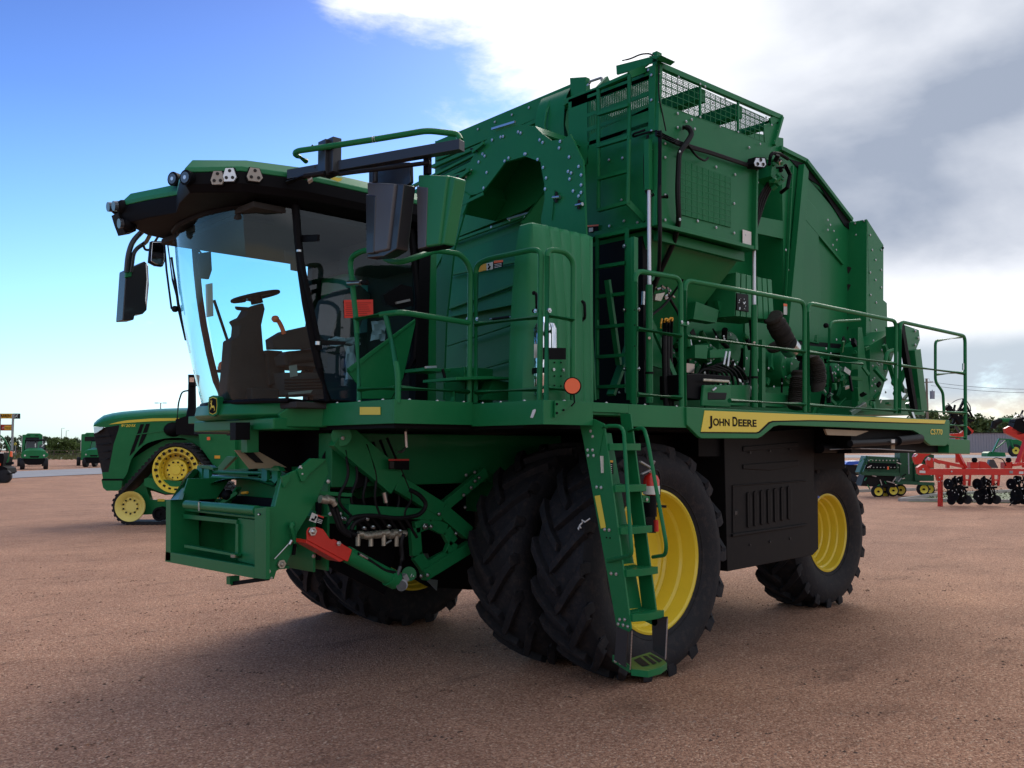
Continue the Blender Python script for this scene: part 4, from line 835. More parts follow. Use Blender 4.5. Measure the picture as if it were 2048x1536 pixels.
ar.m('green').beam(AX(1109, 380, -.01), AX(1103, 440, -.01), .008, .01).beam(AX(970, 388, 0)-V((.02, 0, 0)), AX(905, 420)-V((.02, 0, 0)), .01, .03)
# clamps on the left shoulder
for u, v in ((958, 296), (930, 350)): ar.beam(AX(u-12, v+8, -.03), AX(u+10, v-10, -.03), .03, .03).m('hose').beam(AX(u-16, v+2, -.03), AX(u-4, v+5, -.03), .02, .02).m('green')
aro = part('duct_arch', ar, HV, bevel=.003)
# inner duct wall with cross ribs
iw = MB('green'); xi = 6.25
iw.prism([X(xi, 880, 800), X(xi, 900, 380), X(xi, 1110, 300), X(xi, 1130, 800)], (.03, 0, 0))
iw.m('green').prism([X(xi-.06, 860, 560), X(xi-.06, 890, 355), X(xi-.06, 1110, 280), X(xi-.06, 1115, 372), X(xi-.06, 1050, 420), X(xi-.06, 900, 480)], (.02, 0, .0)).m('green').prism([X(xi-.3, 1040, 445), X(xi-.3, 1096, 372), X(xi-.1, 1110, 372), X(xi-.1, 1120, 470)], (.02, 0, 0))
iw.prism([X(xi-.10, 870, 640), X(xi-.10, 1075, 600), X(xi-.03, 1090, 440), X(xi-.03, 880, 520)], (.02, 0, 0))
for v0, v1, d in ((477, 432, .08), (540, 525, .12), (608, 560, .12), (680, 640, .12), (745, 715, .12)):
    iw.beam(X(xi-d, 895, v0+10), X(xi-d, 1090, v1-14), .03, .03)
iw.m('steel').beam(X(xi-.2, 1015, 438), X(xi-.2, 1060, 425), .02, .02)
iw.bolts([X(xi-.19, u, v) for u, v in ((1058, 430), (1050, 434), (1040, 432), (983, 454), (1020, 440))], (-1, 0, 0), .014)
for u, v in ((1070, 522), (1010, 634)): iw.m('hose').cyl(X(xi-.3, u-24, v+4), X(xi-.3, u+8, v), .014).m('steel').cyl(X(xi-.3, u-26, v+4), X(xi-.3, u-30, v+5), .01).cyl(X(xi-.3, u+8, v), X(xi-.3, u+18, v-1), .006)
part('inner_duct_wall', iw, aro, bevel=.003)
wl = MB('sign_yellow'); wx = 5.6-.02
wl.prism([X(wx, 956, 531), X(wx, 973, 527), X(wx, 973, 540), X(wx, 958, 544)], (-.002, 0, 0)).m('label_white').prism([X(wx, 973.5, 527), X(wx, 986, 524), X(wx, 986, 538), X(wx, 973.5, 541)], (-.002, 0, 0)).m('black').prism([X(wx, 986.5, 524), X(wx, 1006, 520), X(wx, 1006, 533), X(wx, 986.5, 538)], (-.002, 0, 0)).tube([X(wx-.004, 977, 529), X(wx-.004, 980, 533), X(wx-.004, 977, 538)], .01).m('orange').prism([X(wx-.003, 988, 521.5), X(wx-.003, 1006, 520), X(wx-.003, 1006, 524), X(wx-.003, 988, 526.5)], (-.001, 0, 0)).m('label_white')
for k in range(3): wl.beam(X(wx-.004, 989, 529.5+k*3), X(wx-.004, 1003, 526.5+k*3), .002, .005)
part('warning_label', wl, aro)
# curved outlet chute between arch and basket
cu = MB('green'); xc = XB-.02
rg = []
for k in range(9):
    a = R(180*k/8-90); rg.append([V((xc-.16*math.cos(a), y, 4.95+.42*math.sin(a))) for y in (X(xc, 1150, 240).y, X(xc, 1092, 262).y)])
cu.ring(rg, closed=False, caps=False)
cu.tube([X(xc-.1, 1100, 203), X(xc-.17, 1093, 225), X(xc-.19, 1089, 250), X(xc-.17, 1095, 280)], .012).prism([X(xc-.1, 1146, 200), X(xc-.17, 1136, 225), X(xc-.19, 1133, 250), X(xc-.17, 1140, 275), X(xc-.17, 1150, 280), X(xc-.1, 1152, 200)], (-.02, 0, 0))
part('outlet_chute', cu, aro)

# tall fluted plastic tank
tk = MB('green_plastic'); x0 = 4.76; y0 = 4.90
def corner(v): return lerp(1073, 1042, (v-441)/(800-441))
zt_k = X(x0, 1073, 441).z; nflt = 5; prof = []
# plan profile at top (going from inboard front to the rear of the near side)
def plan(sc, out):
    p = [(x0+.02, 5.05+out*.7), (x0+.0-out*.3, 5.03+out*.7), (x0-out*.6, 4.925), (x0+.012-out*.3, 4.90-out*.5), (x0+.05, 4.90-out)]
    n_ = 30
    for k in range(n_+1):
        s = k/n_; xx = x0+.10+s*(.585-out*1.15); fl = (s*5) % 1.0
        d = .016*math.exp(-((fl-.5)/.16)**2)
        p.append((xx, 4.90-out-(.018 if False else 0)-d))
    p += [(x0+.70-out*1.15, 4.93), (x0+.70-out*1.15, 5.35), (x0+.3, 5.35)]
    return p
lv_ = [(2.2, .13), (2.6, .115), (3.0, .09), (3.35, .05), (zt_k-.04, .012), (zt_k-.01, .0)]
rings = [[V((a, b, z)) for a, b in plan(1, o)] for z, o in lv_]
top = [V((lerp(a, x0+.35, .06), lerp(b, 5.12, .1), zt_k+.005)) for a, b in plan(1, 0)]
tk.ring(rings+[top]); tko = part('plastic_tank', tk, HV, smooth=40)
for u, v in ((1072, 602), (1168, 620)):
    hd = MB('black'); yh = 4.77 if u < 1100 else 4.80
    hd.tube(rnd([Y(yh+.04, u-5, v-15), Y(yh-.03, u+1, v-15), Y(yh-.03, u+2, v+16), Y(yh+.04, u-4, v+20)], .03), .012); hd.sphere(Y(yh, u-4, v-16), .016).sphere(Y(yh, u-4, v+20), .016); part('handle', hd, tko)
# toolbox and tray behind the cab
tb = MB('green'); tb.box(4.65, 4.95, 5.55, 5.8, 2.19, 2.5); a = Y(5.5, 850, 736); tb.prism(YY(5.55, (848, 735), (902, 738), (902, 744), (848, 742)), (0, .25, 0)).m('hose').beam(Y(5.48, 885, 738), Y(5.48, 890, 756), .02, .02).m('steel').beam(Y(5.48, 850, 735), Y(5.48, 873, 734), .02, .02); part('tool_box', tb, HV, bevel=.004)
ty = MB('green'); ty.prism([Y(5.2, 912, 754), Y(5.2, 980, 752), Y(5.2, 1034, 755), Y(5.2, 1034, 759), Y(5.2, 986, 758), Y(5.2, 912, 760)], (0, .4, 0)).prism(YY(5.3, (985, 760), (1030, 765), (1020, 800), (960, 800), (980, 775)), (0, .1, 0)); part('tray', ty, HV, bevel=.003)
# ------------------------------------------------------------------ cab
def sym(half):   # half outline (x, dy) from the nose to the rear; returns closed ring around YC
    return [(x, YC-d) for x, d in half]+[(x, YC+d) for x, d in reversed(half) if d > 1e-6]
def rings_(lst): return [[V((x, y, z+(dz(x, y) if dz else 0))) for x, y in sym(h)] for h, z, dz in lst]
cabr = MB('black')
hA = [(3.02, 0), (3.04, .40), (3.20, .72), (3.44, .90), (4.0, .91), (4.62, .91), (4.66, .6)]
hB = [(2.90, 0), (2.80, .30), (2.74, .62), (3.02, .90), (3.44, 1.02), (4.0, 1.03), (4.62, 1.03), (4.72, .6)]
hA = [(3.02, 0), (3.03, .22), (3.06, .45), (3.20, .72), (3.44, .90), (4.0, .91), (4.62, .91), (4.66, .6)]
hC = [(2.90, 0), (2.79, .30), (2.70, .62), (2.98, .92), (3.42, 1.05), (4.0, 1.06), (4.62, 1.06), (4.76, .6)]
hD = [(2.95, 0), (2.86, .30), (2.76, .60), (3.05, .86), (3.44, .98), (4.0, .99), (4.60, .99), (4.72, .55)]
hE = [(3.15, 0), (3.10, .28), (3.08, .50), (3.25, .68), (3.6, .78), (4.0, .80), (4.45, .80), (4.5, .4)]
cabr.ring(rings_([(hA, 3.68, None), (hB, 3.70, None), (hC, 3.755, None), (hC, 3.84, None)]))
cr = part('cab_roof', cabr, HV, smooth=25, bevel=.006)
gcap = MB('green_plastic'); gcap.ring(rings_([([(x, d*.999) for x, d in hC], 3.842, None), (hC, 3.875, None), (hD, 3.95, None), (hE, 4.02, None)]))
part('roof_cap', gcap, cr, smooth=25, bevel=.008)
gc2 = MB('black'); gc2.box(3.3, 3.4, 6.55, 6.62, 4.02, 4.06); part('antenna', gc2, cr)
# round lamps and led lamps on the visor
def on_ring(u, v, z=3.79):     # intersect pixel ray with the near-front visor facet chain at the pixel
    best = None
    P = sym(hC)
    r_ = ray(u, v)
    for i in range(len(P)):
        a, b = P[i], P[(i+1) % len(P)]
        ex, ey = b[0]-a[0], b[1]-a[1]; den = r_.x*ey-r_.y*ex
        if abs(den) < 1e-9: continue
        t = (a[0]*ey-a[1]*ex)/den; s = (a[0]*r_.y-a[1]*r_.x)/den
        if 0 <= s <= 1 and t > 0 and (best is None or t < best[0]):
            n_ = V((ey, -ex, 0)).normalized()
            if n_.dot(r_) > 0: n_ = -n_
            best = (t, n_)
    return CP+r_*best[0], best[1]
for u, v in ((351, 359), (377, 356.5)):
    p, n_ = on_ring(u, v); n_ = V((-1, -.35, -.05)).normalized(); m_ = MB('black'); m_.cyl(p-n_*.06, p+n_*.03, .048, 20, .056).m('lamp_glass').cyl(p+n_*.02, p+n_*.036, .040, 20).m('lens').cyl(p+n_*.034, p+n_*.0375, .015, 10); part('work_lamp', m_, cr)
for u, v, mt in ((438, 356, 'tan'), (462, 350, 'lens'), (508.5, 349.5, 'tan')):
    p, n_ = on_ring(u, v); s_ = V((-n_.y, n_.x, 0)); s_ = s_ if s_.dot(rt) > 0 else -s_; k_ = (p-CP).length/F/max(.5, s_.dot(rt)); kz = (p-CP).length/F
    p = p+n_*.008; hex_ = [(-8, 11), (7, 11), (13, -6), (8, -14), (-10, -14), (-13, -6)]; m_ = MB('lens'); m_.prism([p+s_*a*k_+V((0, 0, 1))*b*kz for a, b in hex_], n_*.02)
    m_.m('black').prism([p-n_*.012+s_*a*k_*1.15+V((0, 0, 1))*b*kz*1.15 for a, b in hex_], n_*.018)
    for a, b in ((0, 6), (-6, -7), (6, -7)): m_.m('interior').cyl(p+n_*.018+s_*a*k_+V((0, 0, b*kz)), p+n_*.024+s_*a*k_+V((0, 0, b*kz)), .012, 10)
    if mt == 'tan': m_.mats[0] = 'dirty_white'
    part('led_lamp', m_, cr)
# far visor lamps: drooping pair
for u, v, y in ((228, 415, 7.75), (239, 413, 7.6), (250, 448, 7.6)):
    p = Y(y, u, v); m_ = MB('black'); m_.sphere(p+V((.03, 0, 0)), .06, 14).m('lamp_glass').cyl(p+V((-.02, 0, 0)), p+V((-.05, 0, -.004)), .040, 18); part('work_lamp', m_, cr)
m_ = MB('black'); m_.prism([Y(7.6, 236, 425), Y(7.6, 262, 430), Y(7.6, 275, 445), Y(7.6, 272, 462), Y(7.6, 250, 466), Y(7.6, 242, 445)], (0, .15, 0)); part('lamp_bracket', m_, cr)
rdc = MB('decal_yellow'); p, n_ = on_ring(670, 358); rdc.prism([on_ring(*q)[0]+n_*.012 for q in ((655, 353), (683, 357.5), (680, 362.5), (674, 364), (655, 357))], n_*.003); part('roof_decal', rdc, cr)

# windscreen and door glass
WB = [(3.30, 0), (3.31, .25), (3.37, .5), (3.50, .72), (3.745, .88)]; WT = [(3.02, 0), (3.03, .25), (3.09, .5), (3.2, .72), (3.44, .88)]
def wpt(i, t, sgn): a, b = WB[i], WT[i]; bul = -.05*math.sin(math.pi*t); return V((lerp(a[0], b[0], t)+bul, YC+sgn*(lerp(a[1], b[1], t)+0*bul), lerp(2.22, 3.70, t)))
seq = [(i, -1) for i in (4, 3, 2, 1)]+[(0, 1)]+[(i, 1) for i in (1, 2, 3, 4)]
ws = MB('glass'); ws.ring([[wpt(i, t/6, s) for i, s in seq] for t in range(7)], closed=False, caps=False); part('windscreen', ws, HV, smooth=60)
ysd = YC-.88
def near(x, z): return V((x, ysd, z))
def door(sgn):
    y = YC+sgn*.88
    return [V(p) for p in ((3.745, y, 2.22), (4.30, y, 2.22), (4.56, y, 2.60), (4.60, y, 3.1), (4.52, y, 3.72), (3.44, y, 3.70))]
for s in (-1, 1):
    dg_ = MB('glass'); dg_.poly(door(s)); gp = part('door_glass', dg_, HV)
    if s < 0:
        rp = MB('red_paper'); rp.prism(YY(ysd-.006, (688, 600), (746, 599), (746.5, 635), (689, 636)), (0, .002, 0)).m('sign_red')
        for k in range(7): rp.beam(Y(ysd-.008, 691+(k % 3), 606+k*4.2), Y(ysd-.008, 742-(k*7 % 9), 605.5+k*4.2), .001, .005)
        part('red_notice', rp, gp)
        wr = MB('plastic_wrap')
        tri = MB('green'); tri.prism(YY(ysd-.01, (829, 637), (829, 648), (795, 798), (722, 798), (716, 772), (692, 742)), (0, -.015, 0)).prism(YY(ysd-.026, (829, 637), (829, 643), (700, 745), (692, 738)), (0, -.012, 0)); part('lower_door_panel', tri, HV, bevel=.005)
pi = MB('black')
def pil(pts, w_=.045, h_=.05): 
    pi.tube(pts, w_*.6, 8)
for s in (-1, 1):
    pil([wpt(4, t/6, s)+V((0, s*.004, 0)) for t in range(7)], .052)
    d_ = door(s); pil(d_[1:5], .045); pil(rnd(d_[0:2]+[d_[1]], .01), .03)
    pi.beam(V((4.62, YC+s*.86, 2.2)), V((4.66, YC+s*.86, 3.7)), .12, .09, (0, 1, 0))
pi.tube([wpt(i, 0, s) for i, s in seq], .02, 8).tube([wpt(i, .985, s) for i, s in seq], .025, 8)
pi.beam(X(3.50, 597, 478), X(3.50, 637, 476), .02, .05).m('steel').cyl(Y(ysd-.05, 598, 500), Y(ysd-.05, 598, 504), .02).cyl(Y(ysd-.05, 636, 683), Y(ysd-.05, 636, 690), .022)
pi.m('black').beam(Y(ysd-.05, 598, 500), Y(ysd-.05, 640, 700), .03, .03)
pi.m('hose').prism(YY(ysd-.01, (634, 680), (688, 684), (686, 690), (634, 690)), (0, -.03, 0))
pi.m('black').prism(YY(ysd-.015, (766, 590), (800, 569), (822, 575), (824, 612), (800, 618), (772, 610)), (0, -.02, 0)).m('grey_steel').beam(Y(ysd-.045, 792, 606), Y(ysd-.045, 819, 600), .02, .018)
part('cab_frame', pi, HV)
# cab tub, rear wall, headliner
cbx = MB('interior'); cbx.box(3.5, 4.7, YC-.84, YC+.84, 2.16, 2.21).box(4.62, 4.68, YC-.86, YC-.1, 2.2, 3.68).box(4.62, 4.68, YC-.1, YC+.86, 2.2, 2.9).box(4.62, 4.68, YC-.1, YC+.86, 3.5, 3.68)
cbx.box(3.12, 4.62, YC-.84, YC+.84, 3.62, 3.67).box(3.12, 3.42, YC-.6, YC+.6, 3.58, 3.62)
cbx.box(4.2, 4.62, YC-.86, YC-.3, 3.35, 3.56)
part('cab_interior', cbx, HV, bevel=.01)
b_ = MB('green'); b_.box(4.7, 4.78, YC-.9, YC+.9, 2.2, 3.6); part('cab_rear_wall', b_, HV)
YM = YC
sc_ = MB('interior')
c0_ = V((3.62, YM+.12, 2.2))
def Yi(u, v): return Y(6.95, u, v)
sc_.prism([Yi(500, 615), Yi(528, 605), Yi(531, 618), Yi(524, 650), Yi(528, 700), Yi(545, 745), Yi(540, 800), Yi(452, 800), Yi(458, 735), Yi(462, 680), Yi(478, 672), Yi(480, 650), Yi(473, 640), Yi(490, 632)], (0, .16, 0)).box(3.5, 3.75, 6.85, 7.2, 2.2, 2.35)
sc_.prism([Yi(470, 612), Yi(500, 614), Yi(498, 622), Yi(474, 620)], (0, .03, 0))
sw = [Y(6.9+.0, 511+44*math.cos(t)*1.0, 593+15.5*math.sin(t)+3*math.cos(t)) for t in [2*math.pi*k/28 for k in range(28)]]
part('steering_column', sc_, HV, bevel=.02)
swm = MB('black')
cc = sum(sw, V())/28
# a real wheel: circle tilted in space, 0.2 m radius
cc = Y(6.98, 511, 593); nz_ = V((-.25, .05, .95)).normalized(); a_, b2_ = perp(nz_); Rw = .19
cir = [cc+(a_*math.cos(t)+b2_*math.sin(t))*Rw for t in [2*math.pi*k/32 for k in range(33)]]
swm.tube(cir, .016, 8)
for t in (0, 2.1, 4.2): swm.beam(cc, cc+(a_*math.cos(t+.5)+b2_*math.sin(t+.5))*Rw, .03, .015, nz_)
swm.cyl(cc-nz_*.06, cc+nz_*.01, .05, 14); part('steering_wheel', swm, HV)
se = MB('seat')
def Ys(u, v): return Y(6.75, u, v)
se.prism([Ys(566, 712), Ys(580, 702), Ys(640, 700), Ys(655, 712), Ys(655, 735), Ys(570, 730)], (0, .5, 0)).prism([Ys(565, 745), Ys(650, 745), Ys(645, 790), Ys(572, 790)], (0, .45, 0))
se.prism([Y(6.8, 650, 715), Y(6.8, 705, 700), Y(6.8, 742, 590), Y(6.8, 720, 570), Y(6.8, 690, 590), Y(6.8, 655, 690)], (0, .45, 0)).sphere(Y(6.95, 735, 545), .12, 14)
se.m('interior').prism([Ys(530, 680), Ys(555, 665), Ys(600, 655), Ys(615, 660), Ys(640, 690), Ys(600, 700), Ys(532, 700)], (0, -.12, 0)).prism([Y(6.9, 535, 700), Y(6.9, 565, 702), Y(6.9, 572, 760), Y(6.9, 540, 770)], (0, .1, 0)).cyl(Ys(575, 716), Ys(636, 710), .055, 14)
se.m('dirty_white').prism([Ys(577, 732), Ys(593, 729), Ys(595, 752), Ys(580, 755)], (0, -.01, 0)).prism([Ys(576, 785), Ys(625, 780), Ys(620, 787), Ys(576, 790)], (0, -.01, 0))
for k in range(4): se.m('hose').beam(Ys(568, 760+k*6), Ys(646, 758+k*6), .02, .012)
part('driver_seat', se, HV, bevel=.03, segs=3)
lvv = MB('orange'); lvv.tube(rnd([Y(6.6, 545, 636), Y(6.6, 556, 640), Y(6.6, 564, 655), Y(6.6, 568, 668)], .03), .018).sphere(Y(6.6, 551, 638), .03); part('orange_lever', lvv, HV)
wp = MB('plastic_wrap'); random.seed(2)
for (u0, v0, u1, v1) in ((658, 675, 720, 690), (742, 640, 770, 680), (690, 690, 712, 760)):
    pts = [[Y(6.35+.04*math.sin(i*1.9+j*2.3), lerp(u0, u1, i/4)+random.uniform(-3, 3), lerp(v0, v1, j/4)+random.uniform(-3, 3)) for i in range(5)] for j in range(5)]
    wp.ring(pts, closed=False, caps=False)
part('plastic_cover', wp, HV)
mt = MB('black'); mt.prism([Y(7.6, 400, 506), Y(7.6, 422, 503), Y(7.6, 424, 540), Y(7.6, 418, 558), Y(7.6, 402, 556), Y(7.6, 396, 530)], (0, .03, 0)).beam(Y(7.6, 402, 506), Y(7.62, 390, 492), .015, .015); part('inner_mirror', mt, HV)
mt = MB('label_white'); mt.prism([Y(7.2, 414, 568), Y(7.2, 425, 566), Y(7.2, 427, 632), Y(7.2, 416, 634)], (0, .03, 0)); part('display_panel', mt, HV)
mt = MB('interior'); mt.beam(Y(7.84, 428, 600), Y(7.84, 458, 690), .02, .02, (0, 1, 0)); part('grab_handle', mt, HV)
for q in (((569, 501), (583, 503), (584, 525), (571, 522)), ((581, 502), (594, 503), (598, 543), (582, 540))): mt = MB('interior'); mt.prism([Y(6.2, *p) for p in q], (0, .01, 0)); part('corner_monitor', mt, HV)
bc = MB('orange'); bc.cyl(Y(8.2, 445, 740), Y(8.2, 445, 733), .045, 16).sphere(Y(8.2, 445, 731), .04).m('black').cyl(Y(8.2, 445, 745), Y(8.2, 445, 740), .055, 16); part('beacon', bc, HV)
# wiper and front grab loops
wpz = MB('hose'); wpz.tube([X(3.22, 333, 470), X(3.22, 345, 560), X(3.26, 362, 625), X(3.28, 380, 706)], .008).tube([X(3.20, 343, 515), X(3.22, 350, 560), X(3.25, 358, 620), X(3.28, 372, 680)], .012).tube([X(3.2, 340, 430), X(3.19, 328, 480), X(3.2, 333, 540), X(3.22, 343, 617), X(3.23, 350, 622)], .009).tube([X(3.2, 334, 430), X(3.19, 322, 470)], .009).sphere(X(3.22, 350, 618), .03); part('wiper', wpz, HV)

# nose bumper below the windscreen
nb_ = [(3.86, 6.18), (3.60, 6.28), (3.40, 6.50), (3.28, 6.80), (3.26, 6.98), (3.28, 7.16), (3.30, 7.42), (3.5, 7.66), (3.86, 7.78)]
def nring(z, off): return [V((x+off, y, z)) for x, y in nb_]
bm_ = MB('green'); rg = [nring(2.225, .14), nring(2.21, .0), nring(2.12, -.02), nring(2.09, .03), nring(2.09, .14)]
bm_.ring([[r[i] for r in rg] for i in range(len(nb_))])
bm_.prism([V((3.80, 6.16, 2.20)), V((3.55, 6.24, 2.20)), V((3.46, 6.34, 2.12)), V((3.50, 6.30, 2.02)), V((3.82, 6.18, 2.02))], (.02, .06, 0))
bm_.box(3.4, 4.2, 6.3, 7.7, 2.0, 2.09)
part('nose_bumper', bm_, HV, bevel=.012)
lg = MB('black')
lc = X(3.22, 427, 811.5); nrm = V((-.93, -.36, 0)).normalized(); sx = V((-nrm.y, nrm.x, 0)); sx = sx if sx.dot(rt) > 0 else -sx; uz = V((0, 0, 1))
def shield(s, off): return [lc+nrm*off+sx*a*s+uz*b*s for a, b in ((-.036, .055), (0, .066), (.036, .055), (.042, 0), (.034, -.055), (0, -.068), (-.034, -.055), (-.042, 0))]
lg.m('green').prism(shield(1.25, -.06), nrm*.065).m('decal_yellow').prism(shield(1.03, .004), nrm*.003).m('black').prism(shield(.95, .006), nrm*.003).m('decal_yellow')
def L2(a, b): return lc+nrm*.0105+sx*a*.001+uz*b*.001
for sh_ in ([(-22, -22), (-18, -6), (-8, -2), (6, 2), (14, 0), (20, -8), (24, -28), (18, -14), (8, -16), (-4, -16), (-12, -14), (-14, -26), (-26, -36), (-20, -30)],
            [(-16, -4), (-18, 14), (-26, 14), (-22, 20), (-14, 24), (-8, 16), (-6, -2)],
            [(-16, 22), (-20, 40), (-10, 48), (-14, 40), (-10, 30), (-6, 38), (-2, 40), (-8, 24)], [(14, 0), (20, -10), (27, -34), (14, -42), (22, -30), (12, -14)]):
    lg.prism([L2(a, b) for a, b in sh_], nrm*.001)
part('deer_emblem', lg, HV)
# ------------------------------------------------------------------ mirror arms (near side) with two mirrors
za = 3.85
ma = MB('black_paint')
A0, A1, A2 = Z(za, 580, 351), Z(za, 655, 336), Z(za, 924, 291)
ma.beam(A0, A2, .07, .07).prism([Z(za+.16, 636, 291), Z(za+.16, 657, 290), Z(za, 657, 338), Z(za-.03, 640, 340)], (.05, .02, 0)) if False else ma.beam(A0, A2, .07, .07)
ma.beam(Z(za, 655, 336)+V((0, 0, -.06)), Z(za, 655, 336)+V((0, 0, .19)), .10, .10, (0, 1, 0)).beam(Z(za, 665, 334)+V((0, 0, -.05)), Z(za, 665, 334)+V((0, 0, .2)), .07, .12, (0, 1, 0))
ma.m('steel').bolts([Z(za+.15, 640, 296)+V((-.06, 0, 0)), Z(za-.02, 645, 337)+V((-.06, 0, 0))], (-1, 0, 0), .012, 'black_paint').m('hose').tube(rnd([A1+V((0, 0, -.06)), Z(za-.08, 700, 345), Z(za-.1, 745, 340), Z(za-.07, 860, 325)], .1), .015)
ma.m('hose').tube([Z(za-.06, 575, 365), Z(za-.06, 610, 352), Z(za-.06, 650, 346)], .018).m('label_white').prism([Z(3.78, 615, 357), Z(3.78, 624, 352), Z(3.78, 626, 358), Z(3.78, 618, 363)], (0, 0, -.02))
mao = part('mirror_arm', ma, HV, bevel=.004)
gt = MB('green'); zg = 3.98
gt.tube(rnd([Z(zg, 612, 322), Z(zg, 589, 308), Z(zg, 594, 302), Z(zg, 650, 294), Z(zg, 760, 277), Z(zg, 855, 261), Z(zg, 915, 268), Z(zg-.05, 921, 280)], .06), .021, 10).m('label_white').tube([Z(zg, 747, 279), Z(zg, 752, 278.2)], .023, 12); part('guard_rail', gt, mao)
def mirror(face, matn, w0, off, hang):
    m_ = MB(matn); u, v, y_ = hang
    return m_
xm = 3.62
mm = MB('mirror_grey'); m1 = [(732, 366), (790, 367), (806, 368), (796, 500), (768, 511), (736, 513)]
xg = Z(za, 770, 318).x
fr1 = [X(xg, 733, 364), X(xg, 789, 367), X(xg, 774, 500), X(xg, 737, 507)]; bk1 = [X(xg, 733, 364)+V((.02, 0, 0)), X(xg, 789, 367)+V((.14, 0.02, .0)), X(xg, 774, 500)+V((.14, .02, .0)), X(xg, 737, 507)+V((.02, 0, 0))]
mm.prism([X(xg, 733, 364), X(xg, 789, 367), X(xg, 774, 500), X(xg, 737, 508)], (.10, -.02, 0))
mo = part('mirror', mm, mao, bevel=.015, label='grey mirror housing')
md = MB('black_paint'); md.prism([X(xg-.006, 731, 388), X(xg-.006, 751, 391), X(xg-.006, 747, 506), X(xg-.006, 732, 508)], (.03, 0, 0)).prism([X(xg+.02, 789, 367), X(xg+.02, 808, 368), X(xg+.02, 793, 498), X(xg+.02, 768, 513), X(xg+.02, 732, 516), X(xg+.02, 737, 506), X(xg+.02, 774, 500)], (.10, 0, 0)).prism([X(xg+.1, 737, 325), X(xg+.1, 820, 324), X(xg+.1, 821, 365), X(xg+.1, 812, 373), X(xg+.1, 737, 370)], (.03, 0, 0)).beam(X(xg+.02, 750, 325), X(xg+.02, 750, 366), .03, .04, (0, 1, 0)); part('mirror_back', md, mo, bevel=.008)
xg2 = Z(za, 870, 300).x
mm = MB('green_plastic'); mm.prism([X(xg2, 835, 349), X(xg2, 894, 351), X(xg2, 877, 490), X(xg2, 837, 496)], (.12, -.02, 0)).prism([X(xg2+.02, 890, 349), X(xg2+.02, 911, 355), X(xg2+.02, 906, 385), X(xg2+.02, 888, 489), X(xg2+.02, 876, 492)], (.10, 0, 0))
mo = part('mirror', mm, mao, bevel=.015, label='green mirror housing')
md = MB('mirror_grey'); md.prism([X(xg2-.006, 833, 372), X(xg2-.006, 855, 375), X(xg2-.006, 851, 494), X(xg2-.006, 835, 498)], (.03, 0, 0)).m('black').beam(X(xg2+.03, 855, 305), X(xg2+.03, 855, 350), .04, .05, (0, 1, 0)).prism([X(xg2+.02, 836, 497), X(xg2+.02, 878, 490), X(xg2+.02, 888, 489), X(xg2+.02, 878, 494), X(xg2+.02, 836, 501)], (.09, 0, 0)); part('mirror_back', md, mo, bevel=.006)
# far side arm with mirror pair
yf = 8.9
fa_ = MB('black_paint'); fa_.tube(rnd([Y(8.0, 300, 450), Y(yf, 285, 462), Y(yf, 265, 482), Y(yf, 256, 510), Y(yf, 253, 545)], .1), .025).tube(rnd([Y(8.2, 305, 460), Y(yf, 292, 485), Y(yf, 268, 500), Y(yf, 262, 545)], .1), .02).m('hose').tube(rnd([Y(8.2, 318, 470), Y(yf-.2, 300, 500), Y(yf-.2, 290, 500), Y(yf-.2, 285, 485)], .1), .012); fo = part('mirror_arm', fa_, HV)
m_ = MB('black_paint'); m_.prism([Y(yf, 252, 540), Y(yf, 290, 522), Y(yf, 297, 530), Y(yf, 299, 570), Y(yf, 294, 620), Y(yf, 286, 628), Y(yf, 270, 630), Y(yf, 268, 640), Y(yf, 245, 641)], (0, .18, 0)).m('green_plastic').prism([Y(yf-.01, 252, 540), Y(yf-.01, 265, 540), Y(yf-.01, 264, 553), Y(yf-.01, 250, 556)], (0, .03, 0)).m('lens').prism([Y(yf-.012, 292, 526), Y(yf-.012, 297, 530), Y(yf-.012, 299, 570), Y(yf-.012, 294, 618), Y(yf-.012, 291, 600), Y(yf-.012, 294, 560)], (0, .02, 0)); part('mirror', m_, fo, bevel=.01)
m_ = MB('black'); m_.prism([Y(8.1, 303, 482), Y(8.1, 330, 482), Y(8.1, 331, 520), Y(8.1, 326, 533), Y(8.1, 312, 531), Y(8.1, 299, 524)], (0, .05, 0)).m('chrome').prism([Y(8.09, 305, 484), Y(8.09, 328, 484), Y(8.09, 329, 520), Y(8.09, 324, 530), Y(8.09, 312, 528), Y(8.09, 302, 522)], (0, .01, 0)); part('mirror', m_, fo, bevel=.006, label='small round-cornered mirror')

# ------------------------------------------------------------------ front header mount
hx = 3.2; yn, yfr = 6.10, 7.74
def HX(u, v, d=0): return X(hx+d, u, v)
hd = MB('green')
NP = [(509.5, 1017), (532, 1015), (550.5, 1013), (564, 956), (578, 946), (592, 940), (621, 916.6), (652, 917.5), (657, 947), (629, 1009), (610, 1040), (594, 1066), (590, 1090), (572, 1130), (553, 1142), (548, 1158), (509.5, 1158)]
np_ = [Y(yn, *p) for p in NP]
hd.prism(np_[1:-1]+[Y(yn, 532, 1158)], (0, .02, 0))
hd.prism([HX(509, 1017), HX(532, 1014), HX(532, 1159), HX(509, 1156)], (.03, 0, 0))                          # right column
hd.prism([HX(332, 1001.5), HX(341, 1000), HX(341, 1122), HX(331, 1121)], (.25, 0, 0))                         # left column
hd.prism([HX(331, 1103), HX(509, 1134), HX(509, 1157), HX(330, 1123)], (.03, 0, 0)).box(hx+.03, hx+.30, 6.2, 7.74, HX(331, 1104).z-.02, HX(331, 1104).z)
hd.cyl(HX(373, 1009, .05), HX(514, 1021, .05), .036, 16).m('zinc').tube([HX(398, 1022, .0), HX(397, 1005, .01), HX(402, 1004, .05)], .006).m('green')
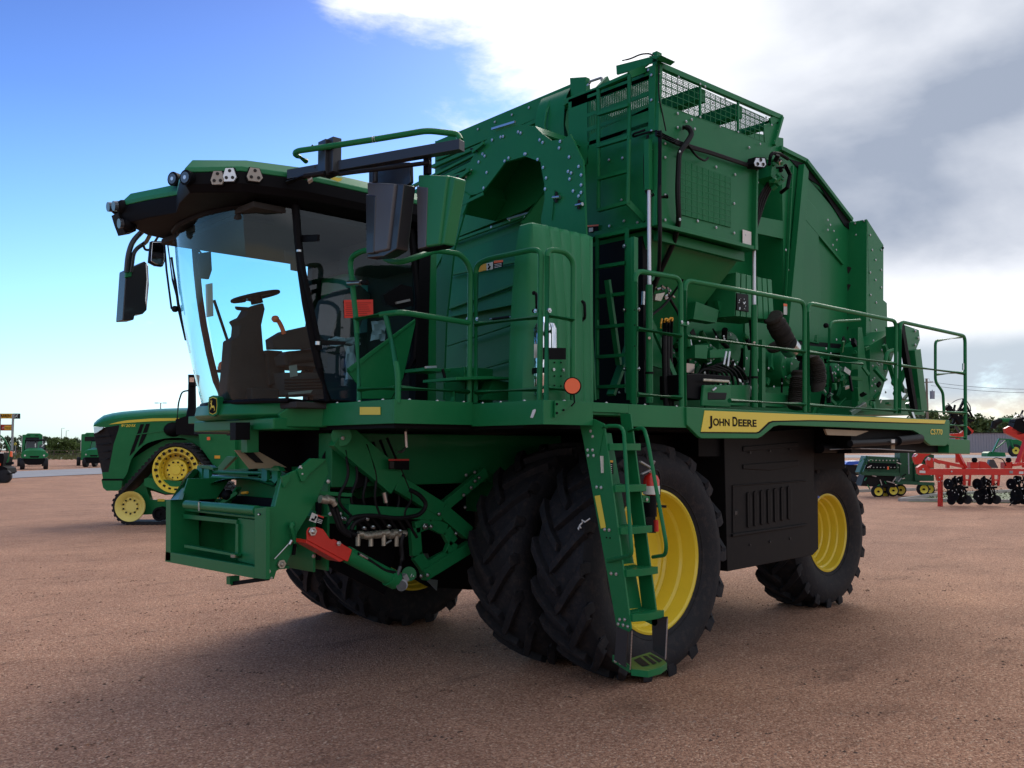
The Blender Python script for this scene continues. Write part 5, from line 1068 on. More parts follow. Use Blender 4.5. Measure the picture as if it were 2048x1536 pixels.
# inner opening frame
hd.prism([HX(366, 1028, .10), HX(473, 1040, .10), HX(473, 1048, .10), HX(366, 1037, .10)], (.02, 0, 0)).prism([HX(368, 1089, .06), HX(470, 1108, .06), HX(470, 1113, .06), HX(368, 1095, .06)], (.05, 0, 0))
hd.prism([HX(471, 1048, .1), HX(476, 1048, .1), HX(476, 1116, .1), HX(470, 1116, .1)], (.3, 0, 0)).prism([HX(344, 1098, .06), HX(367, 1055, .2), HX(366, 1096, .2)], (.01, 0, 0)).box(hx+.5, hx+.52, 6.2, 7.74, .92, 1.38)
hd.m('tan').prism([HX(461, 1109, .055), HX(470, 1110, .055), HX(469, 1116, .055), HX(461, 1115, .055)], (.01, 0, 0)).m('green')
hd.prism([HX(476, 1036, .12), HX(509, 1040, .12), HX(509, 1130, .12), HX(476, 1122, .12)], (.02, 0, 0))
hd.box(hx+.62, hx+.64, 6.2, 7.74, .92, HX(400, 955, .62).z)
hd.m('black').box(hx+.56, hx+.60, 6.25, 7.7, 1.0, HX(400, 985, .6).z).m('green')
hd.box(hx+.12, hx+.62, 6.2, 7.72, 1.33, 1.345).box(hx+.02, hx+.62, 7.72, 7.74, .92, 1.42).prism([V((p.x, 7.72, min(p.z, 1.60))) for p in np_[1:-1]+[Y(yn, 532, 1158)]], (0, .02, 0))  # first box is a lid added to shade the recess
# sloped far flank and back plate
Lb = [X(hx+.0, 356, 1000), X(hx+.33, 371, 952), X(hx+.36, 385, 939)]
hd.prism([HX(341, 1000), HX(356, 999.5), X(hx+.42, 374, 948), X(hx+.45, 388, 938), X(hx+.48, 400, 940), X(hx+.48, 392, 950), X(hx+.2, 370, 1000)], (.04, 0, 0))
bz = [X(hx+.2, 378, 1003), X(hx+.34, 398, 976)]
arc = [X(hx+.36, 385+160*t, 983-26*math.sin(math.pi*(t*.86+.02))-2*t) for t in [k/10 for k in range(11)]]
topb = [X(hx+.62, 405+155*t, 948+11*t) for t in [k/10 for k in range(11)]]
hd.m('sheet_grey') if False else None
for k in range(10): hd.quad(arc[k], arc[k+1], topb[k+1], topb[k])
for k in range(10): hd.quad(arc[k]+V((.01, 0, -.012)), topb[k]+V((.01, 0, -.012)), topb[k+1]+V((.01, 0, -.012)), arc[k+1]+V((.01, 0, -.012)))
hd.prism([X(hx+.14, 541, 1013), X(hx+.14, 549, 1013), X(hx+.38, 565, 956), X(hx+.38, 556, 957)], (.02, 0, 0))
hd.cyl(X(hx+.5, 424, 944), X(hx+.5, 560, 947), .016, 10).cyl(X(hx+.45, 424, 954), X(hx+.45, 545, 960), .012, 10)
for u in (398, 412, 528, 549): hd.prism([X(hx+.48, u-4, 931), X(hx+.48, u+6, 932), X(hx+.42, u+6, 960), X(hx+.42, u, 967), X(hx+.42, u-6, 962)], (.03, 0, 0))
hd.prism([X(hx+.46, 396, 931), X(hx+.46, 418, 931), X(hx+.46, 426, 936), X(hx+.46, 426, 940), X(hx+.46, 396, 935)], (.05, 0, 0)).prism([X(hx+.46, 529, 935), X(hx+.46, 556, 934), X(hx+.46, 560, 942), X(hx+.46, 529, 940)], (.05, 0, 0))
hd.prism([X(hx+.75, 429, 942), X(hx+.75, 453, 913), X(hx+.75, 470, 914), X(hx+.75, 440, 945)], (.03, -.01, 0)).prism([X(hx+.7, 436, 940), X(hx+.7, 621, 932), X(hx+.7, 590, 955), X(hx+.7, 436, 952)], (.05, 0, 0))
hd.prism([Y(yn-.0, 592, 940), Y(yn, 621, 916.6), Y(yn, 652, 917.5), Y(yn, 614, 950), Y(yn, 606, 963), Y(yn, 600, 963)], (0, -.02, 0)).prism([Y(yn, 560, 953), Y(yn, 578, 946), Y(yn, 575, 960), Y(yn, 565, 975)], (0, -.03, 0))
# bottom foot
hd.beam(HX(466, 1152, .1), HX(466, 1168, .1), .08, .06, (0, 1, 0)).m('black').beam(HX(466, 1167, .1), HX(535, 1157, .15), .04, .03).m('green')
hd.m('black').sphere(X(hx+.5, 440, 985), .055).sphere(X(hx+.45, 455, 990), .05).m('green').beam(X(hx+.4, 438, 1010), X(hx+.5, 475, 985), .03, .03).beam(X(hx+.5, 460, 1000), X(hx+.5, 478, 975), .05, .02).m('sign_yellow').cyl(X(hx+.5, 484, 986), X(hx+.5, 495, 985), .012).m('steel').cyl(X(hx+.4, 432, 1006), X(hx+.4, 441, 996), .01)
hd.bolts([Y(yn-.004, *p) for p in ((535, 1143), (603, 948), (601, 936))], (0, -1, 0), .022)
hd.bolts([Y(yn-.006, 562, 1128)], (0, -1, 0), .034, 'zinc').bolts([Y(yn-.0, 543, 1156)], (0, -1, 0), .01)
hd.m('steel').cyl(X(hx-.012, 517, 1029), X(hx+.01, 517, 1029), .006).m('hose').prism([HX(515, 1026, -.003), HX(521, 1027, -.003), HX(521, 1031, -.003), HX(515, 1030, -.003)], (.004, 0, 0))
hdo = part('header_mount', hd, HV, bevel=.004)
lt = MB('green'); lt.tube(rnd([Y(yn-.03, 585, 1045), Y(yn-.05, 582, 1052), Y(yn-.05, 586, 1065), Y(yn-.04, 590, 1085)], .03), .016).sphere(Y(yn-.04, 584, 1050), .025).m('steel').cyl(Y(yn-.05, 583, 1081), Y(yn-.05, 578, 1089), .015).cyl(Y(yn-.05, 579, 1086), Y(yn-.04, 549, 1118), .005).m('black').beam(Y(yn-.02, 590, 1088), Y(yn-.02, 587, 1110), .02, .02, (0, 1, 0)); part('latch_lever', lt, hdo)
# lift cylinder with red transport lock
yl = 5.95
lk = MB('red'); lkp = YY(yl-.06, (614, 1062), (618, 1055), (634, 1054), (646, 1058), (652, 1066), (659, 1077), (664, 1079), (668, 1078), (704, 1099), (703, 1104), (696, 1123), (690, 1121), (614, 1080))
lk.prism(lkp, (0, .012, 0)).prism(YY(yl-.05, (613, 1079), (690, 1120), (680, 1124), (676, 1122), (612, 1086)), (0, .17, 0)).bolts([Y(yl-.065, 624, 1063)], (0, -1, 0), .034).bolts([Y(yl-.065, 677, 1087)], (0, -1, 0), .02)
part('transport_lock', lk, HV, bevel=.003)
cy_c = MB('green'); cy_c.cyl(Y(yl, 693, 1108), Y(yl, 790, 1160), .062, 20).cyl(Y(yl, 776, 1153), Y(yl, 792, 1161), .072, 20).m('grey_steel').cyl(Y(yl, 640, 1078), Y(yl, 693, 1107), .035, 14).cyl(Y(yl-.06, 804, 1170), Y(yl+.06, 804, 1170), .045, 20).beam(Y(yl-.04, 806, 1150), Y(yl-.04, 812, 1162), .04, .05, (0, 1, 0)).m('grey_plastic').cyl(Y(yl-.08, 803, 1172), Y(yl-.06, 803, 1172), .04, 20).cyl(Y(yl-.09, 803, 1172), Y(yl-.08, 803, 1172), .02, 12).cyl(Y(yl-.05, 801, 1133), Y(yl-.05, 793, 1155), .014).m('hose').tube(rnd(YY(yl-.05, (715, 1107), (735, 1118), (770, 1142), (790, 1145)), .1), .013).tube(rnd(YY(yl-.04, (800, 1133), (806, 1110), (802, 1085), (808, 1068)), .1), .016).m('steel').cyl(Y(yl-.05, 718, 1108), Y(yl-.05, 734, 1117), .014)
part('lift_cylinder', cy_c, HV)
# lifting frame: arms and cross members under the cab
fr = MB('green'); y6 = 6.15
def FB(a, b, w_, h_=.10, y=y6): fr.beam(Y(y, *a), Y(y, *b), h_, w_, (0, 1, 0)) if False else fr.beam(Y(y, *a), Y(y, *b), h_, w_, V((0, 0, 1)))
FB((676, 868), (790, 965), .22, .08); FB((790, 965), (880, 1020), .13, .08); FB((880, 1020), (935, 1066), .12, .08)
FB((970, 944), (880, 1018), .09, .06); FB((940, 1092), (845, 1150), .10, .08); FB((693, 1020), (880, 1030), .09, .07); FB((700, 1010), (704, 1060), .05, .05); FB((628, 985), (700, 990), .03, .06); FB((620, 1020), (700, 1022), .20, .04, 6.3)
fr.cyl(Y(y6-.05, 683, 872), Y(y6+.1, 683, 872), .08, 18)
lp = [(812, 1040), (880, 1035), (925, 1075), (925, 1105), (850, 1155), (815, 1150)]; li = [(828, 1055), (858, 1045), (890, 1060), (905, 1085), (895, 1110), (850, 1135), (832, 1110)]
for i in range(len(li)): fr.beam(Y(y6, *li[i]), Y(y6, *li[(i+1) % len(li)]), .05, .10)
fr.cyl(Y(y6-.06, 818, 1148), Y(y6+.05, 818, 1148), .06, 16)
fr.m('black').prism(YY(6.5, (600, 985), (700, 985), (800, 1060), (770, 1190), (640, 1125), (600, 1080)), (0, .03, 0))  # black plates and drum: shade below the deck painted as colour
fr.prism(YY(6.4, (655, 850), (735, 850), (800, 940), (735, 975), (668, 950)), (0, .5, 0)).prism(YY(6.9, (520, 845), (670, 850), (690, 1000), (560, 935), (500, 925)), (0, .1, 0))
fr.cyl(Y(6.3, 700, 925), Y(7.5, 640, 930), .22, 24)
fr.prism(YY(6.9, (640, 900), (950, 900), (950, 1180), (860, 1175), (760, 1120), (640, 1040)), (0, .04, 0))
fr.m('green').prism(YY(6.86, (640, 905), (700, 905), (780, 990), (700, 1000)), (0, .03, 0))
fr.m('tan').prism(YY(6.8, (470, 900), (512, 900), (575, 935), (500, 938)), (0, .02, 0)).m('hose').prism(YY(6.78, (487, 904), (507, 904), (528, 926), (512, 925)), (0, .01, 0)).m('green')
fr.m('green').beam(Y(6.7, 500, 850), Y(6.7, 500, 905), .1, .1, (0, 1, 0)).m('black').beam(Y(6.65, 480, 845), Y(6.65, 480, 880), .12, .1, (0, 1, 0)).m('green')
fr.bolts([Y(y6-.06, *p) for p in ((685, 876), (656, 963), (660, 1028), (680, 1028), (684, 1037), (690, 1038), (735, 1038), (850, 1055), (862, 1053), (878, 1028), (949, 944), (932, 950), (927, 990), (912, 1067), (830, 1152), (842, 1152), (855, 1150), (930, 1015), (942, 975), (958, 955), (950, 962), (627, 1112))], (0, -1, 0), .018)
fr.bolts([Y(y6-.06, 825, 1152), Y(y6-.06, 850, 1053)], (0, -1, 0), .03)
part('lifting_frame', fr, HV, bevel=.004)
yb2 = 6.78
for q in (((762, 1092), (791, 1087), (798, 1113), (785, 1118), (765, 1104)), ((836, 1098), (850, 1085), (872, 1066), (872, 1120), (850, 1131), (833, 1112)), ((852, 1158), (876, 1160), (868, 1180)), ((606, 1132), (612, 1126), (628, 1122), (622, 1132))):
    cv = MB('sheet_grey'); pq = YY(yb2, *q); cv.prism([p+V((0, (p.z-.6)*.5-.02, 0)) for p in pq], (0, .01, 0)); part('bright_plate', cv, HV)
vbk = MB('zinc'); random.seed(9)
for k in range(11):
    p = Y(6.0, 716+k*8.6, 1068+random.uniform(-3, 3)); vbk.cyl(p, p+V((.045, 0, random.uniform(-.01, .01))), random.uniform(.022, .034), 12)
    if k % 3 == 0: vbk.cyl(p, p-V((0, 0, .09)), .02, 10)
vbk.m('steel').bolts([Y(5.97, u, v) for u, v in ((728, 1057), (746, 1055), (778, 1053), (800, 1063))], (0, -.5, 1), .02).cyl(Y(6.0, 770, 1088), Y(6.0, 782, 1081), .01); part('coupler_block', vbk, HV)
ht = MB('hose')
for k in range(7): a_ = 690+k*14; ht.tube(rnd(YY(6.12+.03*(k % 3), (a_, 900-k*4), (a_+10+k*4, 955), (a_-20+k*12, 1000), (a_+30, 1050-k*4), (a_+60, 1075)), .12, 6), .012)
for pts in ([(655, 1000), (670, 1030), (680, 1060), (700, 1072)], [(668, 1000), (676, 1030), (686, 1060), (712, 1070)], [(690, 1060), (702, 1035), (740, 1030), (800, 1038), (840, 1030), (855, 1010), (840, 990), (820, 980)], [(700, 1075), (706, 1045), (730, 1036)], [(806, 1070), (802, 1100), (806, 1120)]): ht.tube(rnd(YY(5.98, *pts), .12, 6), .018)
ht.m('zinc').cyl(Y(5.97, 640, 998), Y(5.97, 655, 1001), .03).cyl(Y(5.97, 652, 997), Y(5.97, 666, 1002), .03).cyl(Y(5.97, 664, 1002), Y(5.97, 670, 1010), .026).m('steel').cyl(Y(6.0, 768, 985), Y(6.0, 772, 1005), .02).cyl(Y(6.0, 811, 863), Y(6.0, 813, 895), .014).tube(rnd(YY(6.0, (812, 893), (806, 903), (795, 905)), .03), .01)
part('hose_run', ht, HV)
wl = MB('label_white'); wl.prism(YY(yn-.01, (624, 1025), (636, 1030), (632, 1046), (618, 1041)), (0, -.002, 0)).m('black').prism(YY(yn-.01, (636.5, 1030), (648, 1034), (643, 1050), (632.5, 1046)), (0, -.002, 0)).tube(YY(yn-.013, (632, 1033), (627, 1040), (623, 1038)), .01).m('red_paper').prism(YY(yn-.013, (636, 1029.5), (648, 1033.5), (647, 1036.5), (635, 1032)), (0, -.001, 0)).m('label_white')
for k in range(3): wl.beam(Y(yn-.014, 636-k, 1038+k*3), Y(yn-.014, 645-k, 1041+k*3), .001, .005)
part('warning_label', wl, HV)
wl = MB('black'); wl.prism(YY(6.05, (790, 920), (818, 919), (818, 940), (790, 939)), (0, -.002, 0)).prism(YY(6.05, (777, 920), (789.5, 920), (789.5, 938), (777, 939)), (0, -.002, 0)).m('sign_red').prism(YY(6.045, (777, 918), (818, 918), (818, 921.5), (777, 921.5)), (0, -.002, 0)).m('interior').prism(YY(6.044, (779, 923), (788, 923), (788, 937), (779, 937)), (0, -.001, 0)); part('warning_label', wl, HV)

# ------------------------------------------------------------------ fire extinguisher hung on the ladder
ye = 4.42
pb, pt_ = Y(ye, 1303, 990), Y(ye, 1303, 952)
ex = thing('fire_extinguisher', 'red fire extinguisher hanging in its bracket beside the boarding ladder', 'fire extinguisher', tuple(pb))
b = MB('red'); hgt = pt_.z-pb.z; rr = .062
b.lathe([(0, 0), (rr-.01, 0), (rr, .01), (rr, hgt-.03), (rr*.8, hgt), (.022, hgt+.018), (.018, hgt+.03), (0, hgt+.03)], pb+V((0, 0, -.12)) if False else pb, (0, 0, 1), 24)
body = part('cylinder', b, ex)
b = MB('label_white'); b.lathe([(rr+.002, .006), (rr+.002, .07)], pb, (0, 0, 1), 24).m('red'); b.lathe([(rr+.004, .0), (rr+.004, .072)], pb, (0, 0, 1), 24) if False else None; part('paper_label', b, body)
b = MB('chrome'); tpp = pb+V((0, 0, hgt+.03)); b.cyl(tpp-V((0, 0, .01)), tpp+V((0, 0, .03)), .02).m('grey_steel').beam(tpp+V((0, 0, .03)), Y(ye-.03, 1280, 923), .018, .012).beam(tpp+V((0, 0, .035)), Y(ye-.03, 1309, 922), .018, .012).beam(tpp+V((0, 0, .02)), Y(ye-.05, 1283, 948), .018, .008).m('hose').tube(rnd([tpp, Y(ye, 1316, 938), Y(ye, 1321, 960), Y(ye, 1318, 1000)], .06), .008); part('valve', b, ex)
b = MB('black'); b.cyl(Y(ye, 1300, 1001)-V((0, 0, .12)), Y(ye, 1300, 991), .05, 20).prism(YY(ye+.05, (1286, 995), (1310, 995), (1312, 1066), (1300, 1066), (1288, 1030)), (0, .02, 0)).beam(Y(ye, 1310, 1012), Y(ye, 1331, 1013), .02, .02).m('red').cyl(Y(ye, 1312, 1040), Y(ye, 1313, 1063), .018, 12).m('green').prism(YY(ye-.03, (1286, 990), (1300, 993), (1299, 1005), (1286, 1004)), (0, .01, 0)).bolts([Y(ye-.035, 1293, 999)], (0, -1, 0), .014); part('bracket', b, ex)
# ================================================================== surroundings
FH = V((fw.x, fw.y, 0)).normalized()         # horizontal view direction
def depth(u, v): return (G(u, v)-CP).dot(fw)
UP = V((0, 0, 1))
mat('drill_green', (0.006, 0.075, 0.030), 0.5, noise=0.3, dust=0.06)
mat('grass', (0.10, 0.105, 0.035), 0.95, noise=0.5, nscale=0.4)
mat('leaf', (0.110, 0.160, 0.045), 0.7, noise=0.5, nscale=0.35)
mat('leaf_dark', (0.065, 0.100, 0.036), 0.7, noise=0.5, nscale=0.3)
mat('leaf_light', (0.10, 0.15, 0.03), 0.7, noise=0.4, nscale=0.5)
# paved strips, grass verge
m_ = MB('concrete'); sheet(m_, G(-260, 971), G(520, 936), G(520, 923), G(-260, 955), 40, 4, .02); struct('road', m_)
m_ = MB('grass'); sheet(m_, G(-400, 921), G(560, 916.5), G(560, 905), G(-400, 906), 30, 6, .03); struct('grass_verge', m_)
m_ = MB('concrete'); sheet(m_, G(1560, 915.5), G(2500, 916), G(2500, 910.5), G(1560, 910), 30, 3, .02); struct('paved_road', m_)
m_ = MB('leaf'); sheet(m_, G(1815, 1004), G(2300, 1010), G(2300, 975), G(1880, 991), 20, 4, .02); struct('grass_patch', m_)
kb = MB('dirty_white')
for a, b in (((1800, 1002.5), (1880, 991)), ((1880, 991), (2300, 972)), ((1800, 1002.5), (2300, 1010)), ((1690, 985), (1830, 981))):
    a = G(*a); b = G(*b); kb.beam(a+UP*.04, b+UP*.04, .14, .14)
struct('kerb', kb)
g2 = MB('grass'); random.seed(21)
for k in range(5200):
    p = G(random.uniform(-60, 470), random.uniform(906.5, 919.5)); h = random.uniform(.15, .5); a = random.uniform(0, 6.28); d = V((math.cos(a), math.sin(a), 0))*h*.5
    g2.add([p-d*.5, p+d*.5, p+d+UP*h], [(0, 1, 2)])
for k in range(900):
    p = G(random.uniform(1860, 2060), random.uniform(980, 1003)); h = random.uniform(.03, .09); a = random.uniform(0, 6.28); d = V((math.cos(a), math.sin(a), 0))*h
    g2.add([p-d*.5, p+d*.5, p+d+UP*h], [(0, 1, 2)])
o = part('grass', g2); o['kind'] = 'stuff'

def tree(label, u, vbase, w, htop_v, width_px, mt='leaf', n=900, seed=0, cat='tree', name='tree', group=None, stems=3):
    rg = random.Random(seed); b = Dp(w, u, vbase); b.z = gh(w); top = Dp(w, u, htop_v).z; H = max(top-b.z, 1.0); Wd = width_px*w/F
    t = thing(name, label, cat, tuple(b), group)
    tk = MB('bark')
    for k in range(stems):
        a = rg.uniform(0, 6.28); e = b+V((math.cos(a)*Wd*.25, math.sin(a)*Wd*.25, H*.62)); m1 = b.lerp(e, .5)+V((rg.uniform(-.1, .1)*H, rg.uniform(-.1, .1)*H, 0))
        pts = rnd([b, m1, e], H*.2, 4); n_ = len(pts); d0 = .035*H
        rings = []
        for i, p in enumerate(pts): r = d0*(1-.75*i/(n_-1)); rings.append([p+V((math.cos(q)*r, math.sin(q)*r, 0)) for q in [i2*math.pi/3 for i2 in range(6)]])
        tk.ring(rings)
    part('trunk', tk, t)
    cr_ = MB(mt); cl = []
    for k in range(max(7, n//70)):
        a = rg.uniform(0, 6.28); q = math.sqrt(rg.random()); zz = rg.uniform(.14, .93); sp_ = (1-((zz-.5)/.62)**2)**.5 if abs(zz-.5) < .62 else .2
        cl.append((b+V((math.cos(a)*q*Wd*.46*sp_, math.sin(a)*q*Wd*.46*sp_, H*zz)), rg.uniform(.10, .2)*min(H, Wd)))
    for k in range(n):
        c, r = rg.choice(cl); v = V((rg.gauss(0, 1), rg.gauss(0, 1), rg.gauss(0, .8))).normalized()*r*rg.random()**.4
        p = c+v; s = rg.uniform(.035, .08)*min(H, Wd)*.85; d1 = V((rg.gauss(0, 1), rg.gauss(0, 1), rg.gauss(0, 1))).normalized()*s; d2 = d1.cross(V((rg.gauss(0, 1), rg.gauss(0, 1), rg.gauss(0, 1)))).normalized()*s*.7
        cr_.add([p-d1, p+d2, p+d1, p-d2], [(0, 1, 2, 3)])
    part('crown', cr_, t, smooth=10)
    return t
rg0 = random.Random(4)
side_words = ['rounded', 'low flat-topped', 'ragged', 'tall-crowned', 'squat', 'wide', 'narrow', 'two-humped', 'thin-topped', 'dense', 'sparse', 'leaning']
for k in range(15):
    u = -14+k*17+rg0.uniform(-4, 4); hv = 877+rg0.uniform(-5, 4)
    tree('dark %s scrub tree behind the left fence, number %s from the left edge' % (side_words[k % 12], ['one', 'two', 'three', 'four', 'five', 'six', 'seven', 'eight', 'nine', 'ten', 'eleven', 'twelve', 'thirteen', 'fourteen', 'fifteen'][k]), u, 905, 235+rg0.uniform(-10, 30), hv, 30+rg0.uniform(-5, 10), 'leaf_dark', 1500, k, group='far trees at left')
tree('bright green bushy mesquite behind the post fence between the two utility vehicles', 121, 909, 150, 876, 62, 'leaf_light', 4200, 50)
tree('small pale green bush behind the fence right beside the bright mesquite', 151, 909, 158, 884, 26, 'leaf_light', 700, 51)
for k in range(4): tree('dark tree behind the long hood of the tracked tractor, %s' % ['leftmost', 'second from left', 'third from left', 'rightmost, by the cab'][k], 262+k*45, 905, 240, 868+k*2, 46, 'leaf_dark', 600, 60+k, group='far trees at left')
for k in range(12):
    u = 1742+k*29+rg0.uniform(-5, 5); hv = [848, 850, 846, 838, 824, 834, 836, 833, 840, 841, 832, 838][k]
    tree('%s green scrub tree behind the grey shed, number %s from left' % (side_words[k], ['one', 'two', 'three', 'four', 'five', 'six', 'seven', 'eight', 'nine', 'ten', 'eleven', 'twelve'][k]), u, 905, 225+rg0.uniform(-12, 25), hv-3, 66+rg0.uniform(-6, 16), 'leaf' if k % 3 else 'leaf_dark', 3000, 80+k, group='far trees at right')
# long shed
ws_ = 195; P = lambda u, v, d=0: Dp(ws_+d, u, v)
sh_ = MB('shed_metal'); a = P(1700, 866); b = P(2300, 868); a.z = b.z = P(1990, 866).z
bb_ = [V((q.x, q.y, gh(ws_))) for q in (a, b)]
sh_.prism([bb_[0], bb_[1], b, a], FH*9)
nrib = 110
for k in range(nrib):
    p = a.lerp(b, k/nrib); q = bb_[0].lerp(bb_[1], k/nrib); sh_.beam(q-FH*.04, p-FH*.04, .12, .08, tuple(FH))
wall = part('wall', sh_, None)
shd = thing('metal_shed', 'long low grey metal shed in front of the scrub trees at right', 'shed', tuple(bb_[0].lerp(bb_[1], .5)))
wall.parent = shd; wall.matrix_parent_inverse = Matrix.Translation(-shd.location)
rf = MB('black'); rf.prism([a-FH*.3, b-FH*.3, b+UP*.12-FH*.3, a+UP*.12-FH*.3], FH*9.6); part('roof', rf, shd)
# ------------------------------------------------------------------ fence
wf = 118
fn = thing('post_fence', 'dark pipe fence with posts and rails along the grass verge at left', 'fence', tuple(Dp(wf, 100, 915)))
for k in range(-1, 7):
    u = 31+k*38.5; p = Dp(wf, u, 905); z0 = gh(wf); z1 = Dp(wf, u, 900.5).z; m_ = MB('bark'); m_.beam((p.x, p.y, z0-.1), (p.x, p.y, z1), .12, .12, (1, 0, 0)); part('post', m_, fn)
for v in (901.5, 907.5): m_ = MB('bark'); m_.beam(Dp(wf, -40, v), Dp(wf, 300, v), .06, .08); part('rail', m_, fn)
# ------------------------------------------------------------------ dealer sign pylon
wq = 130; P = lambda u, v, d=0: Dp(wq+d, u, v)
sg = thing('sign_pylon', 'tall dealer sign on grey posts with orange-yellow boards at the left edge', 'sign', (P(27, 915).x, P(27, 915).y, gh(wq)))
for u in (0, 26.5): m_ = MB('grey_steel'); p = P(u, 828); m_.cyl((p.x, p.y, gh(wq)), p, .16, 10); part('post', m_, sg)
m_ = MB('sign_yellow'); m_.prism([P(-32, 827), P(26.5, 827), P(26.5, 837), P(-32, 837)], FH*.3); sw_ = abs((P(21, 830)-P(-6, 830)).length)
text_mb(m_, [('WARREN', .42, 0, sw_)], P(-6, 834.6, -.02), rt, up, 'black', .02, bold=.02); 
m_.m('black').prism([P(26.7, 827, -.02), P(38.5, 827, -.02), P(38.5, 837.4, -.02), P(26.7, 837.4, -.02)], FH*.3)
text_mb(m_, [('CAT', .42, 0, .62)], P(28, 834.6, -.05), rt, up, 'white', .02, bold=.02); part('name_board', m_, sg)
m_ = MB('sign_red'); m_.prism([P(1.5, 849), P(25, 849), P(25, 861), P(1.5, 861)], FH*.25).m('sign_yellow').prism([P(9, 851, -.02), P(23.5, 851, -.02), P(23.5, 859.5, -.02), P(9, 859.5, -.02)], FH*.1).m('sign_red').cyl(P(6.5, 855, -.04), P(6.5, 855), .24, 8)
text_mb(m_, [('CAT', .2, 0, .36)], P(4, 856.6, -.07), rt, up, 'white', .02); text_mb(m_, [('Rental', .22, 0, .7)], P(11, 857, -.05), rt, up, 'black', .02); part('lower_board', m_, sg)
wq = 112
m_ = MB('grey_steel'); p = Dp(wq, 31, 888); m_.cyl((p.x, p.y, gh(wq)), p, .03, 8).m('decal_yellow').prism([Dp(wq, 31, 885), Dp(wq, 34, 888), Dp(wq, 31, 891.5), Dp(wq, 28, 888)], -FH*.03).m('black').prism([Dp(wq-.05, 31, 887), Dp(wq-.05, 32, 888), Dp(wq-.05, 31, 889.5), Dp(wq-.05, 30, 888)], -FH*.01); tag(part('warning_sign', m_), 'yellow diamond road sign just right of the tall dealer sign', 'road sign')
def lamp(label, w, u, vt, arms):
    t = thing('street_lamp', label, 'street lamp', (Dp(w, u, vt).x, Dp(w, u, vt).y, gh(w))); p = Dp(w, u, vt); m_ = MB('grey_steel'); m_.cyl((p.x, p.y, gh(w)), p, .11, 8, .07); part('pole', m_, t)
    for s in arms:
        m_ = MB('grey_steel'); q = p+rt*s; m_.beam(p, q, .06, .06).beam(q-rt*s*.35, q+rt*(.25 if s > 0 else -.25), .28, .1); part('lamp_head', m_, t)
lamp('double-armed parking lot lamp rising behind the tracked tractor hood', 110, 321.5, 806, (-.45, .45))
lamp('single-arm street lamp above the mesquite, the left one of two', 240, 123.5, 856.5, (.5,))
lamp('single-arm street lamp above the mesquite, the right one of two', 250, 132.5, 861.5, (.5,))
# ------------------------------------------------------------------ utility pole
wp_ = 150; P = lambda u, v: Dp(wp_, u, v)
up_ = thing('utility_pole', 'wooden utility pole with two grey transformers behind the rear railing', 'utility pole', (P(1853, 900).x, P(1853, 900).y, gh(wp_)))
m_ = MB('wood'); m_.cyl((P(1853, 800).x, P(1853, 800).y, gh(wp_)), P(1853, 757), .24, 10, .18); part('pole', m_, up_)
m_ = MB('wood'); m_.beam(P(1842, 765), P(1866, 764), .12, .15); part('crossarm', m_, up_)
for u in (1844, 1864.5):
    m_ = MB('shed_metal'); q0 = P(u, 798); q1 = P(u, 782); m_.cyl(q0, q1, .38, 16).cyl(q1, q1+UP*.2, .08, 8); part('transformer', m_, up_)
m_ = MB('hose')
for vo_ in (764, 771):
    a = P(1862, vo_); b = Dp(150, 2150, vo_+12); m_.tube([a.lerp(b, t/12)-UP*(4*(t/12)*(1-t/12))*.6 for t in range(13)], .03, 5)
m_.tube([P(1846, 764), P(1848, 758), P(1858, 757), P(1862, 766)], .02, 5); part('power_line', m_, up_)

# ------------------------------------------------------------------ tracked tractor
wt = (G(320, 1050)-CP).dot(fw); T = lambda u, v, d=0: Dp(wt+d, u, v)
tc_ = T(320, 1049); TR = thing('tracked_tractor', 'green four-track tractor with yellow wheels parked behind the header mount', 'tractor', (tc_.x, tc_.y, 0))
pxm = wt/F
def disc(mb, u, v, prof, d, seg=40):   # prof (radius px, outwards px)
    mb.lathe([(r*pxm, -o*pxm) for r, o in prof], T(u, v, d), tuple(FH), seg)
SP = (351, 940, 53); I1 = (260.5, 1013, 35.5); I2 = (441, 1013, 35.5)
def hull(off):
    pts = []
    for (cu, cv, r) in (SP, I1, I2):
        for k in range(64): a = 2*math.pi*k/64; pts.append((cu+(r+off)*math.cos(a), cv+(r+off)*math.sin(a)))
    pts = sorted(set(pts)); 
    def half(ps):
        h = []
        for p in ps:
            while len(h) >= 2 and (h[-1][0]-h[-2][0])*(p[1]-h[-2][1])-(h[-1][1]-h[-2][1])*(p[0]-h[-2][0]) <= 0: h.pop()
            h.append(p)
        return h
    return half(pts)[:-1]+half(pts[::-1])[:-1]
tkm = MB('rubber'); ho = hull(0)
L = []; 
def resample(h, step):
    o = []; n = len(h); acc = 0
    for i in range(n):
        a, b = h[i], h[(i+1) % n]; d = math.hypot(b[0]-a[0], b[1]-a[1]); k = max(1, int(d/step))
        for j in range(k): o.append((a[0]+(b[0]-a[0])*j/k, a[1]+(b[1]-a[1])*j/k))
    return o
ro_ = resample(ho, 3.2); cen = (351, 985)
outp = [T(*p) for p in ro_]; 
inn = [T(*p) for p in [(q[0]+(cen[0]-q[0])*.0, q[1]) for q in ro_]]
def offs(p, k):
    i = ro_.index(p) if p in ro_ else 0; a = ro_[i-1]; b = ro_[(i+1) % len(ro_)]; tx, ty = b[0]-a[0], b[1]-a[1]; l = math.hypot(tx, ty) or 1; nx, ny = ty/l, -tx/l
    if nx*(p[0]-cen[0])+ny*(p[1]-cen[1]) < 0: nx, ny = -nx, -ny
    return (p[0]+nx*k, p[1]+ny*k)
inn = [T(*offs(p, -5)) for p in ro_]; W2 = FH*.76
